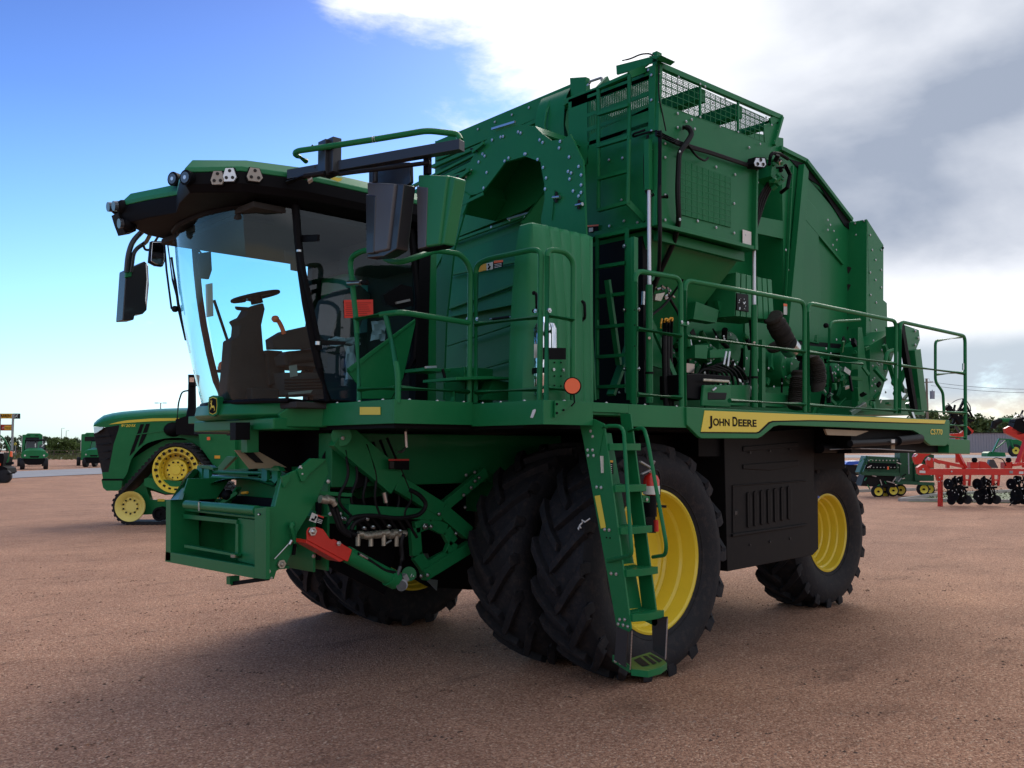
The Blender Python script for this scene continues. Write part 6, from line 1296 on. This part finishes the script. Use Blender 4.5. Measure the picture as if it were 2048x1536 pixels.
n_ = len(outp); rings = [outp, [p+W2 for p in outp], [p+W2 for p in inn], inn, outp]
tkm.ring([[r[i] for r in rings] for i in list(range(n_))+[0]], closed=False, caps=False)
for i in range(0, n_, 3):
    p = ro_[i]; a = T(*offs(p, -1)); b = T(*offs(p, 2.4)); a2 = T(*offs(ro_[(i+2) % n_], -1)); b2_ = T(*offs(ro_[(i+2) % n_], 2.4)); tkm.prism([a, b, b.lerp(b2_, .7), a.lerp(a2, .7)], FH*.34).prism([a+FH*.42, b+FH*.42, b.lerp(b2_, .7)+FH*.42, a.lerp(a2, .7)+FH*.42], FH*.34)
part('rubber_track', tkm, TR, smooth=30)
w_ = MB('yellow'); disc(w_, 351, 940, [(46, 0), (46, 2), (41, 2), (40, -1), (34, -1), (33, -14), (31, -14), (30, -22), (22, -22), (21, -8), (20, -7), (10, -7), (9, -4), (0, -4)], .02)
disc(w_, 351, 940, [(46, 0), (46, -50), (44, -50)], .02)
w_.m('hose')
for k in range(20): a = 2*math.pi*k/20; w_.prism([T(351+r*math.cos(a+s_), 940+r*math.sin(a+s_), -.012) for r, s_ in ((37, -.07), (43, -.06), (43, .06), (37, .07))], FH*.02)
for k in range(18): a = 2*math.pi*(k+.5)/18; w_.cyl(T(351+29*math.cos(a), 940+29*math.sin(a), .18), T(351+29*math.cos(a), 940+29*math.sin(a), .3), 2.2*pxm, 8)
for k in range(10): a = 2*math.pi*k/10; w_.cyl(T(351+16*math.cos(a), 940+16*math.sin(a), .09), T(351+16*math.cos(a), 940+16*math.sin(a), .13), 2*pxm, 8)
part('drive_wheel', w_, TR)
for (u, v) in ((260.5, 1013), (441, 1013)):
    w_ = MB('overlit_yellow'); disc(w_, u, v, [(30.5, 0), (30, 3), (27, 2), (19, -7), (13, -8), (12, -6), (0, -6)], .02); w_.m('hose')
    for k in range(10): a = 2*math.pi*k/10+.3; w_.cyl(T(u+14.5*math.cos(a), v+14.5*math.sin(a), .08), T(u+14.5*math.cos(a), v+14.5*math.sin(a), .13), 1.9*pxm, 8)
    part('idler_wheel', w_, TR)
for u in (318.5, 351, 384):
    w_ = MB('black'); disc(w_, u, 1028, [(14, 0), (14, 1), (10, 1), (9, -3), (3, -3), (2, 0), (0, 0)], .05, 24); disc(w_, u, 1028, [(14, 0), (14, -30)], .05, 24); part('roller', w_, TR)
u_ = MB('green'); u_.prism([T(288, 958, .1), T(296, 955, .1), T(345, 962, .1), T(376, 962, .1), T(392, 955, .1), T(410, 985, .1), T(372, 985, .1), T(362, 988, .1), T(330, 988, .1), T(300, 976, .1), T(288, 972, .1)], FH*.3)
u_.prism([T(262, 985, .3), T(290, 965, .3), T(300, 1000, .3), T(440, 1000, .3), T(440, 1025, .3), T(262, 1030, .3)], FH*.2).cyl(T(346, 977, .05), T(346, 977, .1), 11*pxm, 20).m('decal_yellow').prism([T(315, 998, .28), T(329, 998, .28), T(329, 1003, .28), T(315, 1003, .28)], FH*.01)
part('undercarriage', u_, TR, bevel=.01)
bd = MB('green'); hood_top = [(186.5, 853), (188, 850), (194.5, 847.7), (207, 843), (225, 838.5), (245, 835.5), (267, 833.5), (298, 831), (328, 829.3), (370, 828), (430, 828)]
low_ = [(430, 930), (412, 915), (400, 895), (385, 883), (365.6, 876), (345, 875.5), (328, 877), (310, 881), (295, 886), (285, 892), (276.5, 900.5), (268, 910), (262.5, 919), (258, 933), (255, 945), (250, 954), (245, 959), (206, 959), (204, 945), (217, 944), (227.3, 888.7), (236.7, 860.6), (239, 850), (211, 854.5)]
d0 = .62
hull_side = [T(u, v, d0) for u, v in hood_top+low_]
bd.prism(hull_side, FH*.03)
# hood top skin rolling back across
row = []
for k, (dd, dz) in enumerate(((0, 0), (.06, .05), (.2, .10), (.7, .16), (1.2, .10), (1.34, .05), (1.4, 0))):
    row.append([T(u, v, d0+dd)+UP*dz*(1 if i > 2 else i/3) for i, (u, v) in enumerate(hood_top)])
bd.ring(row, closed=False, caps=False)
bd.prism([T(202.7, 959, d0), T(245, 959, d0), T(243, 975, d0), T(237, 981.5, d0), T(213, 981.5, d0), T(206, 975.5, d0)], FH*1.4)
bd.prism([T(395, 850, .3), T(470, 850, .3), T(470, 960, .3), T(430, 935, .3), T(400, 893, .3)], FH*.4)
bd.prism([T(245, 930, .9), T(300, 895, .9), T(330, 880, .9), T(400, 880, .9), T(430, 960, .9), T(330, 985, .9), T(240, 975, .9)], FH*.8)
bd.m('black').prism([T(u, v, d0+.5) for u, v in ((246, 962), (256, 935), (266, 905), (285, 884), (330, 870), (372, 870), (410, 895), (440, 940), (440, 985), (330, 990))], FH*.1)
bd.prism([T(204, 957.5, d0-.01), T(245, 957.5, d0-.01), T(245, 961, d0-.01), T(204, 961, d0-.01)], FH*.02)
bdo = part('body', bd, TR, smooth=40)
gr = MB('shield'); gr.prism([T(187.5, 867.6, d0+.35), T(190, 860, d0+.3), T(211, 854.5, d0-.0), T(239, 850, d0), T(236.7, 860.6, d0), T(227.3, 888.7, d0), T(217, 944, d0), T(204, 945, d0+.3)], FH*.9)
gr.m('black'); 
for v in (875, 890, 905, 920): gr.beam(T(191+(v-868)*.16, v, d0+.28), T(222-(v-868)*.1, v-3, d0-.02), .02, .02)
part('grille', gr, bdo)
hl = MB('lens'); hl.prism([T(187, 854, d0+.2), T(208, 853.5, d0-.01), T(203, 859, d0), T(194, 865, d0+.1), T(188.5, 867, d0+.25)], FH*.05); part('headlight', hl, bdo)
dc = MB('decal_yellow'); dc.prism([T(217, 849, d0-.015), T(235, 844, d0-.015), T(253, 840.7, d0-.015), T(304.7, 836.7, d0-.015), T(366, 836, d0-.015), T(366, 841, d0-.015), T(304.7, 842.5, d0-.015), T(258, 845.4, d0-.015)], FH*.005)
text_mb(dc, [('9620', 5.6*pxm, 0, 19*pxm), ('RX', 5.6*pxm, 20.5*pxm, 9*pxm)], T(243, 853.8, d0-.015), rt, up, 'decal_yellow', .006, shear=.2, bold=.02)
dc.m('black')
for q in ([(281, 848.5), (288, 848), (281, 868), (268, 902), (259, 912), (262, 900)], [(292, 847.5), (299.5, 847), (292, 872), (285, 886), (276, 894), (280, 880)]): dc.prism([T(*p, d0-.014) for p in q], FH*.006)
dc.m('green').beam(T(268, 870, d0-.02), T(328, 861, d0-.02), .01, .02); part('side_decal', dc, bdo)
st = MB('black'); st.prism([T(376, 749, .5), T(391, 749, .5), T(391, 753, .5), T(390, 771, .5), T(376.5, 771, .5)], FH*.3).cyl(T(384, 821, .7), T(384, 768, .7), 8.6*pxm, 16, 7.6*pxm).cyl(T(384, 840, .7), T(384, 818, .7), 14*pxm, 16, 9*pxm).prism([T(351, 839, .4), T(372, 832, .4), T(398, 834, .4), T(398, 872, .4), T(352, 869, .4)], FH*.6).sphere(T(350, 859, .7), 19*pxm, 16, (1.2, 1, .85))
st.m('chrome').prism([T(379, 755, .49), T(388, 755, .49), T(388, 764, .49), T(379, 764, .49)], FH*.02).m('hose').tube(rnd([T(354, 842, .45), T(357, 805, .45), T(364, 783, .45), T(378, 781, .5)], .1), .02)
part('exhaust_stack', st, TR)
cbn = MB('green'); cbn.prism([T(425, 850, .5), T(520, 850, .5), T(520, 740, .5), T(440, 745, .5)], FH*.1) if False else cbn.prism([T(470, 850, .5), T(620, 850, .5), T(620, 1000, .5), T(470, 960, .5)], FH*.6); part('rear_body', cbn, TR)
am = MB('orange'); am.cyl(T(417, 880, .2), T(417, 874, .2), .04); part('marker_lamp', am, TR)
am = MB('sign_yellow'); am.prism([T(429, 911, .28), T(440, 911, .28), T(440, 917, .28), T(429, 917, .28)], FH*.01); part('service_decal', am, TR)

# ------------------------------------------------------------------ utility vehicles (built once, copied)
def add_utv(label, u, v, sx=1.0, rot=0.0, first=None):
    p = G(u, v)
    if first is None:
        t = thing('utility_vehicle', label, 'utility vehicle', tuple(p), 'green utility vehicles'); k = (p-CP).dot(fw)/F
        FH = V((p.x, p.y, 0)).normalized(); rt0 = V((FH.y, -FH.x, 0))
        def q(a, b, c=0.0): return p+rt0*a*k+UP*b*k+FH*c       # a, b photo pixels; c metres back
        m_ = MB('green'); m_.prism([q(-24, 31), q(-19, 37), q(-8, 38.5), q(10, 38.5), q(20, 36), q(25, 30), q(23, 25), q(14, 22), q(-14, 22), q(-23, 25)], FH*.9).prism([q(-19, 37, .05), q(-12, 43, .8), q(12, 43, .8), q(20, 37, .05)], FH*.5).m('black').prism([q(-9, 27, -.01), q(9, 27, -.01), q(7, 23.5, -.01), q(-7, 23.5, -.01)], FH*.02)
        b_ = part('body', m_, t, bevel=.02)
        for s in (-17, 17): m_ = MB('lens'); m_.cyl(q(s, 28, -.03), q(s, 28, .02), 1.8*k, 10); part('headlight', m_, b_)
        m_ = MB('black'); m_.prism([q(-20, 22, .02), q(20, 22, .02), q(18, 12, .02), q(10, 9, .02), q(-10, 9, .02), q(-18, 12, .02)], FH*.6).box(0, 0.001, 0, .001, 0, .001) if False else m_.prism([q(-20, 22, .02), q(20, 22, .02), q(18, 12, .02), q(10, 9, .02), q(-10, 9, .02), q(-18, 12, .02)], FH*.6)
        part('bumper', m_, t, bevel=.02)
        for a in (-21, 21):
            for c in (.35, 2.1):
                m_ = MB('rubber'); m_.lathe([(0, -4*k), (6*k, -4*k), (10*k, -4.2*k), (11*k, -3*k), (11*k, 3*k), (10*k, 4.2*k), (6*k, 4*k), (0, 4*k)], q(a, 11, c), tuple(rt0), 24); part('wheel', m_, t)
        m_ = MB('black')
        for a in (-19, 19): m_.tube([q(a, 36, .8), q(a*.9, 58, 1.1), q(a*.9, 59, 2.0), q(a, 36, 2.2)], .03, 6)
        m_.beam(q(-18, 58, 1.1), q(18, 58, 1.1), .06, .06); part('roll_cage', m_, t)
        m_ = MB('black'); m_.prism([q(-19, 58, 1.0), q(19, 58, 1.0), q(17, 61, 1.1), q(-17, 61, 1.1)], FH*1.1); part('roof', m_, t, bevel=.02)
        m_ = MB('glass_clear'); m_.poly([q(-18, 42, .85), q(18, 42, .85), q(17, 57, 1.08), q(-17, 57, 1.08)]); part('windscreen', m_, t)
        m_ = MB('seat'); m_.prism([q(-16, 38, 1.6), q(5, 38, 1.6), q(5, 56, 1.75), q(-16, 56, 1.75)], FH*.15).prism([q(8, 38, 1.6), q(17, 38, 1.6), q(17, 50, 1.7), q(8, 50, 1.7)], FH*.15); part('seat', m_, t, bevel=.03)
        m_ = MB('label_white')
        for i in range(3): m_.cyl(q(1, 45.5+i*2.6, .9), q(1, 45.5+i*2.6, .86), 1.3*k, 8)
        m_.prism([q(13, 45, .9), q(18, 51, .95), q(17, 52, .95), q(12, 46.5, .9)], -FH*.02); part('paper_sticker', m_, t)
        m_ = MB('green'); m_.prism([q(-20, 26, 2.0), q(20, 26, 2.0), q(20, 38, 2.0), q(-20, 38, 2.0)], FH*.9); part('cargo_bed', m_, t)
        return t
    t = first.copy(); COL.objects.link(t); t['label'] = label; t.location = p
    t.rotation_euler = (0, 0, rot)
    def cp(ch, par):
        for c in list(ch.children):
            d = c.copy(); COL.objects.link(d); d.parent = par; d.matrix_parent_inverse = c.matrix_parent_inverse.copy(); cp(c, d)
    cp(first, t); return t
utv = add_utv('green utility vehicle parked facing out, left one of the pair by the road', 68, 939)
add_utv('green utility vehicle partly hidden by the tracked tractor nose', 187, 934.5, first=utv, rot=R(-24))
def baler(label, u, v, w, wheel=True):
    p = Dp(w, u, v); p.z = gh(w); k = w/F; z0 = 9*k; t = thing('round_baler', label, 'baler', tuple(p), 'green round balers'); FH = V((p.x, p.y, 0)).normalized(); rt0 = V((FH.y, -FH.x, 0))
    q = lambda a, b, c=0.0: p+rt0*a*k+UP*b*k+FH*c
    m_ = MB('green'); m_.prism([q(-18, 12), q(18, 12), q(18, 64), q(13, 67), q(-9, 67), q(-12, 64.5), q(-18, 64)], FH*2.2).m('hose').prism([q(-12, 50, -.02), q(12, 50, -.02), q(12, 59, -.02), q(-12, 59, -.02)], FH*.03).prism([q(-10, 61.5, -.02), q(-4, 61.5, -.02), q(-4, 63, -.02), q(-10, 63, -.02)], FH*.03).prism([q(4, 61.5, -.02), q(10, 61.5, -.02), q(10, 63, -.02), q(4, 63, -.02)], FH*.03).m('label_white').beam(q(-18.5, 30, -.02), q(-18.5, 62, -.02), .03, .03, (0, 1, 0)).beam(q(18.5, 30, -.02), q(18.5, 62, -.02), .03, .03, (0, 1, 0)); part('housing', m_, t, bevel=.03)
    for a in (-22, 22): m_ = MB('rubber'); m_.lathe([(0, -3.4*k), (8*k, -3.6*k), (9*k, -2*k), (9*k, 2*k), (8*k, 3.6*k), (0, 3.4*k)], q(a, 9+9, .8)-UP*9*k, tuple(rt0), 24); part('wheel', m_, t)
baler('tall green round baler standing behind the left utility vehicle', 63, 930, 72)
baler('tall green round baler behind the utility vehicle nearest the tracked tractor', 181, 930, 74)

# ------------------------------------------------------------------ small black machine at the left edge
wm_ = (G(8, 966)-CP).dot(fw); P = lambda u, v, d=0: Dp(wm_+d, u, v)
bm0 = thing('compact_machine', 'black compact ride-on machine with a curved roll bar cut off by the left edge', 'machine', (P(5, 966).x, P(5, 966).y, gh(wm_)))
m_ = MB('rubber'); kk = wm_/F; m_.lathe([(0, 0), (8*kk, 0), (12*kk, .02), (13.5*kk, .06), (13.5*kk, .2), (12*kk, .26), (0, .26)], P(7, 953), tuple(FH), 24)
for k in range(16): a = 2*math.pi*k/16; m_.beam(P(7+13*math.cos(a), 953+13*math.sin(a), .05), P(7+13*math.cos(a+.2), 953+13*math.sin(a+.2), .22), .06, .05)
part('wheel', m_, bm0)
m_ = MB('rubber'); m_.lathe([(0, 0), (12*kk, 0), (13.5*kk, .06), (13.5*kk, .2), (12*kk, .26), (0, .26)], P(-26, 953), tuple(FH), 24); part('wheel', m_, bm0)
m_ = MB('black'); m_.prism([P(-30, 948, .1), P(-30, 905, .1), P(6, 905, .1), P(8, 915, .1), P(5, 932, .1), P(14, 936, .1), P(16, 945, .1), P(4, 950, .1)], FH*.8).beam(P(14, 948), P(30, 946), .06, .05).beam(P(12, 928), P(27, 926), .1, .12).m('orange').prism([P(-2, 925, .05), P(1, 928, .05), P(0, 932, .05), P(-3, 930, .05)], FH*.1).prism([P(18, 902, -.02), P(23, 903, -.02), P(23, 914, -.02), P(17, 912, -.02)], FH*.1).m('label_white').beam(P(-8, 905.5, .08), P(7, 906, .08), .05, .05); part('body', m_, bm0, bevel=.01)
m_ = MB('green'); m_.tube(rnd([P(-20, 868), P(-2, 869), P(9, 878), P(18, 896), P(20, 905), P(16, 922), P(12, 930)], .2), .035); part('roll_bar', m_, bm0)

# ------------------------------------------------------------------ red strip-till toolbar at right
wr_ = (G(1880, 1013)-CP).dot(fw); P = lambda u, v, d=0: Dp(wr_+d, u, v)
rd_ = thing('red_toolbar', 'long red strip-till toolbar with black row units at the right edge', 'implement', (P(1960, 1013).x, P(1960, 1013).y, 0))
m_ = MB('red'); m_.beam(P(1838, 943.5, .1), P(2140, 944, .1), .2, .2); m_.prism([P(1836, 935), P(1846, 928), P(1862, 934), P(1850, 950), P(1838, 948)], FH*.2)
m_.m('label_white').prism([P(1839, 941, -.01), P(1851, 941.5, -.01), P(1851, 946.5, -.01), P(1839, 946, -.01)], FH*.01).prism([P(2038, 943, -.01), P(2047, 943, -.01), P(2047, 948, -.01), P(2038, 948, -.01)], FH*.01).m('grey_steel').prism([P(2019, 941.5, -.01), P(2026, 941.5, -.01), P(2026, 947, -.01), P(2019, 947, -.01)], FH*.01).bolts([P(1903, 943, -.02), P(1846, 938, -.02)], tuple(-FH), .03); rbm = part('main_beam', m_, rd_, bevel=.01)
m_ = MB('red')
m_.prism([P(1826.7, 914), P(1830, 908), P(1862, 894), P(1888, 895), P(1874, 902), P(1850, 914), P(1842, 928), P(1832, 929), P(1828, 920)], FH*.12).prism([P(1853, 921), P(1858, 914), P(1866, 917), P(1868, 935), P(1856, 936)], FH*.12).beam(P(1866, 919, .1), P(1880, 925, .1), .12, .1).beam(P(1872, 922, .1), P(1930, 934, .1), .1, .1).beam(P(1895, 925, .1), P(1895, 936, .1), .1, .1)
m_.m('label_white').prism([P(1828, 913, -.01), P(1834, 907, -.01), P(1836, 909, -.01), P(1831, 914, -.01)], FH*.01).prism([P(1868, 896, -.01), P(1876, 893.5, -.01), P(1875, 898, -.01), P(1870, 900, -.01)], FH*.01).m('steel').cyl(P(1858, 918, -.03), P(1858, 918, .02), .05, 12); part('folding_hinge', m_, rd_, bevel=.008)
m_ = MB('red'); m_.prism([P(1872, 948), P(1887, 948), P(1886, 960), P(1881, 964), P(1875, 961)], FH*.1).beam(P(1880.5, 955, .05), P(1880.5, 1013, .05), .12, .12, (0, 1, 0)).m('steel').bolts([P(1879, 955, -.02), P(1878, 963, -.02), P(1884, 962, -.02)], tuple(-FH), .022).m('black').bolts([P(1880.5, 985, -.02), P(1880.5, 998, -.02)], tuple(-FH), .01, 'black'); part('stand_leg', m_, rd_)
m_ = MB('red'); m_.beam(P(1913, 902, .1), P(1930, 937, .1), .12, .12, (0, 1, 0)).beam(P(2052, 880, .3), P(2034, 928, .3), .12, .12, (0, 1, 0)).prism([P(1941, 924), P(1957, 924), P(1957, 937), P(1941, 937)], FH*.25).prism([P(2009, 924), P(2025, 924), P(2025, 937), P(2009, 937)], FH*.25).prism([P(1960, 922), P(1972, 924), P(1984, 937), P(1960, 937)], FH*.1).beam(P(2024, 930), P(2060, 926), .08, .1)
m_.m('grey_plastic').prism([P(1976, 936, .1), P(1980, 919, .1), P(1988, 919, .1), P(1997, 936, .1)], FH*.15).m('black').sphere(P(1949, 920), .09).sphere(P(2017, 920), .09).tube(rnd([P(1985, 918), P(1992, 915), P(2006, 918), P(2012, 932)], .1), .015); part('upper_bracket', m_, rd_, bevel=.005)
for k, u in enumerate((1906, 1964, 2032)):
    c_ = thing('x', 'x', 'x') if False else None
    m_ = MB('red'); m_.prism([P(u+20, 950), P(u+25, 950), P(u+26, 972), P(u+21, 972)], FH*.06).prism([P(u+33, 950), P(u+37, 950), P(u+35, 972), P(u+31, 972)], FH*.06).beam(P(u+22, 960), P(u+35, 960), .05, .05).m('zinc').beam(P(u+21, 972), P(u+39, 973), .03, .03)
    m_.m('black'); random.seed(40+k)
    for j, (a, b, r_) in enumerate(((-10, 968, 11), (0, 990, 13), (8, 985, 11), (14, 1000, 9), (3, 962, 8), (-4, 1000, 10))): m_.cyl(P(u+a, b, .12*j-.2), P(u+a+1, b, .12*j-.19), r_*wr_/F, 22).cyl(P(u+a, b, .12*j-.24), P(u+a, b, .12*j-.16), 3*wr_/F, 10)
    for j in range(10): q0 = P(u+random.uniform(-12, 18), random.uniform(955, 1004), random.uniform(-.1, .6)); m_.cyl(q0, q0+FH*.02+rt0*.01, random.uniform(3, 8)*wr_/F, 16)
    for j in range(14): q0 = P(u+random.uniform(-12, 30), random.uniform(953, 1000), random.uniform(-.1, .5)); m_.beam(q0, q0+(rt0*random.uniform(-1, 1)+UP*random.uniform(-1, 1))*.2, .03, .03)
    m_.beam(P(u-12, 958), P(u+12, 992), .08, .06).beam(P(u+4, 952), P(u+10, 995), .08, .05, (0, 1, 0)).beam(P(u-5, 975), P(u+30, 975), .05, .06).beam(P(u+14, 965), P(u+27, 998), .03, .03).m('steel')
    for j in range(12): q0 = P(u+random.uniform(-12, 20), random.uniform(955, 1000), -.28); m_.cyl(q0, q0+UP*.03, .012, 6)
    ru = part('row_unit', m_, rd_)
    m_ = MB('rubber'); m_.lathe([(0, -.03), (.10, -.04), (.145, -.03), (.15, 0), (.145, .03), (.10, .04), (0, .03)], P(u+28.5, 999), tuple(rt0*.8+FH*.6), 20); m_.m('black').beam(P(u+22, 970), P(u+28, 998), .03, .03); part('gauge_wheel', m_, ru)
# folded black wing rising beyond it
wk = 45; P = lambda u, v, d=0: Dp(wk+d, u, v)
fwd = thing('folded_planter_wing', 'black folded planter wing with red joint seen past the rear railing', 'implement', (P(1912, 940).x, P(1912, 940).y, gh(wk)))
m_ = MB('black'); random.seed(8)
m_.beam(P(1893, 812), P(1938, 868), .25, .2).beam(P(1904, 850), P(1928, 800), .15, .1).beam(P(1926, 797), P(1945, 835), .08, .08).beam(P(1900, 830), P(1948, 842), .1, .1)
for k in range(40): p = P(1915+random.gauss(0, 11), 836+random.gauss(0, 16), random.uniform(0, .8)); d = (rt0*random.uniform(-1, 1)+UP*random.uniform(-1, 1))*random.uniform(.1, .4); m_.m(random.choice(['black', 'hose', 'grey_plastic', 'black'])).beam(p, p+d, random.uniform(.03, .1), random.uniform(.03, .1))
for k in range(7): c = P(random.uniform(1896, 1940), random.uniform(806, 860), random.uniform(0, .5)); m_.m('black').cyl(c, c+FH*.05, random.uniform(.08, .16), 14)
m_.m('grey_steel').tube(rnd([P(1896, 812), P(1912, 800), P(1926, 797)], .3), .02).tube([P(1932, 800), P(1940, 812), P(1942, 822)], .03); part('wing', m_, fwd)
m_ = MB('red'); m_.prism([P(1922, 866), P(1936, 852), P(1948, 862), P(1944, 868), P(1934, 868), P(1930, 876), P(1898, 876), P(1898, 868)], FH*.2).beam(P(1915, 875), P(1915, 925), .15, .15, (0, 1, 0)); part('red_joint', m_, fwd)
wk = 40
fw2 = thing('red_folded_frame', 'red and black folded implement arm rising at the right edge above the toolbar', 'implement', (P(2040, 950).x, P(2040, 950).y, gh(wk)))
m_ = MB('red'); m_.prism([P(2010, 857), P(2020, 852), P(2036, 862), P(2062, 872), P(2062, 886), P(2046, 882), P(2012, 866)], FH*.2).beam(P(2050, 875), P(2050, 935), .2, .2, (0, 1, 0)); part('arm', m_, fw2, bevel=.01)
m_ = MB('black'); m_.prism([P(2023, 864), P(2032, 838), P(2050, 834), P(2060, 864), P(2045, 868), P(2034, 870)], FH*.5); random.seed(6)
for k in range(24): p = P(2042+random.gauss(0, 8), 842+random.gauss(0, 12), random.uniform(-.1, .6)); d = (rt0*random.uniform(-1, 1)+UP*random.uniform(-1, 1))*random.uniform(.08, .3); m_.m(random.choice(['black', 'hose', 'steel', 'black', 'zinc'])).beam(p, p+d, random.uniform(.03, .09), random.uniform(.02, .06))
part('tool_head', m_, fw2)
# green grain drill with paired wheels
wg = (G(1757, 994)-CP).dot(fw); P = lambda u, v, d=0: Dp(wg+d, u, v)
gd = thing('grain_drill', 'dark green grain drill on small yellow paired wheels beyond the rear tyre', 'implement', (P(1800, 994).x, P(1800, 994).y, gh(wg)))
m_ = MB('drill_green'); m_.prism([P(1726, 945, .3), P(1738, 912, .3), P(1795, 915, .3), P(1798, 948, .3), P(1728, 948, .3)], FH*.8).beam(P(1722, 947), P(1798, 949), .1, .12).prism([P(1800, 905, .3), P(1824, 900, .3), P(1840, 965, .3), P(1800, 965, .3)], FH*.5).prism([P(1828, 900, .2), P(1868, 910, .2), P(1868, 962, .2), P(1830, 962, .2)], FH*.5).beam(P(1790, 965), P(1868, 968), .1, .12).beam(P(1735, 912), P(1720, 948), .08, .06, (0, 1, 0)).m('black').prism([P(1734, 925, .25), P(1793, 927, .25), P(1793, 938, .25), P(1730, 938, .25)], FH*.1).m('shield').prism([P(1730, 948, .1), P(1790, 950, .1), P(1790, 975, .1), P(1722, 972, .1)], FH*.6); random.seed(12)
for k in range(30): p = P(random.uniform(1722, 1868), random.uniform(918, 974), random.uniform(-.1, .1)); d = (rt0*random.uniform(-1, 1)+UP*random.uniform(-1, 1))*random.uniform(.08, .3); m_.m(random.choice(['black', 'green', 'steel', 'green'])).beam(p, p+d, random.uniform(.02, .06), .03)
m_.m('orange').cyl(P(1776, 939, -.1), P(1776, 933, -.1), .03).m('grey_steel').beam(P(1817, 905, -.1), P(1818, 948, -.1), .04, .03, (0, 1, 0)).beam(P(1796, 964, -.1), P(1803, 956, -.1), .04, .03)
part('frame', m_, gd)
m_ = MB('zinc')
for k in range(9): m_.sphere(P(1738+k*7, 921, .25), .035, 8); m_.sphere(P(1740+k*7, 935, .25), .03, 8)
part('seed_cup', m_, gd)
first = None
for u, v, d in ((1757, 983, 0), (1770, 984, .35), (1787, 981, .1), (1802, 980, .5), (1848, 978.5, 0), (1859, 978, .35)):
    m_ = MB('decal_yellow'); kk = wg/F; c = P(u, v, d); m_.lathe([(8.3*kk, 0), (7*kk, .02), (3*kk, .05), (0, .05)], c-FH*.01, tuple(FH), 24).m('black').cyl(c-FH*.03, c+FH*.06, 2*kk, 8); wo = part('wheel', m_, gd)
    m_ = MB('rubber'); m_.lathe([(8.2*kk, 0), (9*kk, -.02), (11*kk, .0), (12*kk, .04), (12*kk, .16), (11*kk, .2), (8*kk, .2), (8*kk, 0)], c, tuple(FH), 28); part('tyre', m_, wo)
wbq = 44; P = lambda u, v, d=0: Dp(wbq+d, u, v)
bt = thing('blue_tractor', 'bright blue tractor hood showing just past the rear tyre', 'tractor', (P(1705, 960).x, P(1705, 960).y, gh(wbq)))
m_ = MB('blue'); m_.prism([P(1690, 929), P(1697, 922.5), P(1721, 921.5), P(1716, 929), P(1700, 930)], FH*1.0); part('hood', m_, bt, bevel=.02)
m_ = MB('shield'); m_.prism([P(1692, 930, .1), P(1716, 930, .1), P(1718, 950, .1), P(1692, 955, .1)], FH*.9).m('grey_plastic').prism([P(1700, 950), P(1730, 955), P(1716, 975), P(1704, 968)], FH*.3); part('body', m_, bt, bevel=.02)
m_ = MB('rubber'); m_.cyl(P(1700, 962), P(1700, 962, .3), .38, 24); part('wheel', m_, bt)
# green loader tractor and auger far right
wl_ = 120; P = lambda u, v, d=0: Dp(wl_+d, u, v); k_l = wl_/F
def down(p, w_): return V((p.x, p.y, gh(w_)))
base = down(P(2015, 907), wl_); dzl = base.z-P(2015, 907).z
Q = lambda u, v, d=0: P(u, v, d)+UP*dzl
lt_ = thing('loader_tractor', 'small green loader tractor with yellow wheels in front of the grey shed', 'tractor', tuple(base))
m_ = MB('green'); m_.prism([Q(1975, 899), Q(1980, 896), Q(2010, 898), Q(2012, 907), Q(1975, 907)], FH*1.6); part('bucket', m_, lt_, bevel=.02)
m_ = MB('green'); m_.beam(Q(1984, 899), Q(1998, 870), .4, .15).beam(Q(1998, 871), Q(2022, 872), .35, .15).beam(Q(1992, 890), Q(2014, 872), .15, .12).beam(Q(2020, 872), Q(2026, 890), .3, .15); part('loader_arm', m_, lt_)
m_ = MB('green'); m_.prism([Q(2018, 872, .5), Q(2052, 872, .5), Q(2056, 895, .5), Q(2024, 897, .5)], FH*.9); part('hood', m_, lt_, bevel=.03)
for u, r in ((2032, 13), (2075, 17)):
    m_ = MB('decal_yellow'); c = base+rt0*(u-2015)*k_l+UP*r*k_l; m_.lathe([(r*.55*k_l, 0), (r*.4*k_l, .06), (0, .06)], c-FH*.01, tuple(FH), 22).m('black').cyl(c-FH*.05, c, .12, 8); wo = part('wheel', m_, lt_)
    m_ = MB('rubber'); m_.lathe([(r*.55*k_l, 0), (r*.95*k_l, -.02), (r*k_l, .08), (r*k_l, .4), (r*.5*k_l, .4)], c, tuple(FH), 26); part('tyre', m_, wo)
wa = 100; P = lambda u, v, d=0: Dp(wa+d, u, v)
ag = thing('auger_tube', 'green unloading auger with black spout sticking out from the right edge', 'auger', tuple(down(P(2080, 850), wa)))
m_ = MB('green'); m_.cyl(P(1998, 840), P(2110, 841), 4.6*wa/F, 16).m('shield').cyl(P(2002, 840), P(1990, 846), 5*wa/F, 14, 6*wa/F).cyl(P(1990, 844), P(1986, 857), 6*wa/F, 14, 4.6*wa/F); part('tube', m_, ag)
m_ = MB('green'); m_.prism([P(2070, 838), P(2120, 838), down(P(2120, 850), wa), down(P(2070, 850), wa)], FH*2.5); part('body', m_, ag)
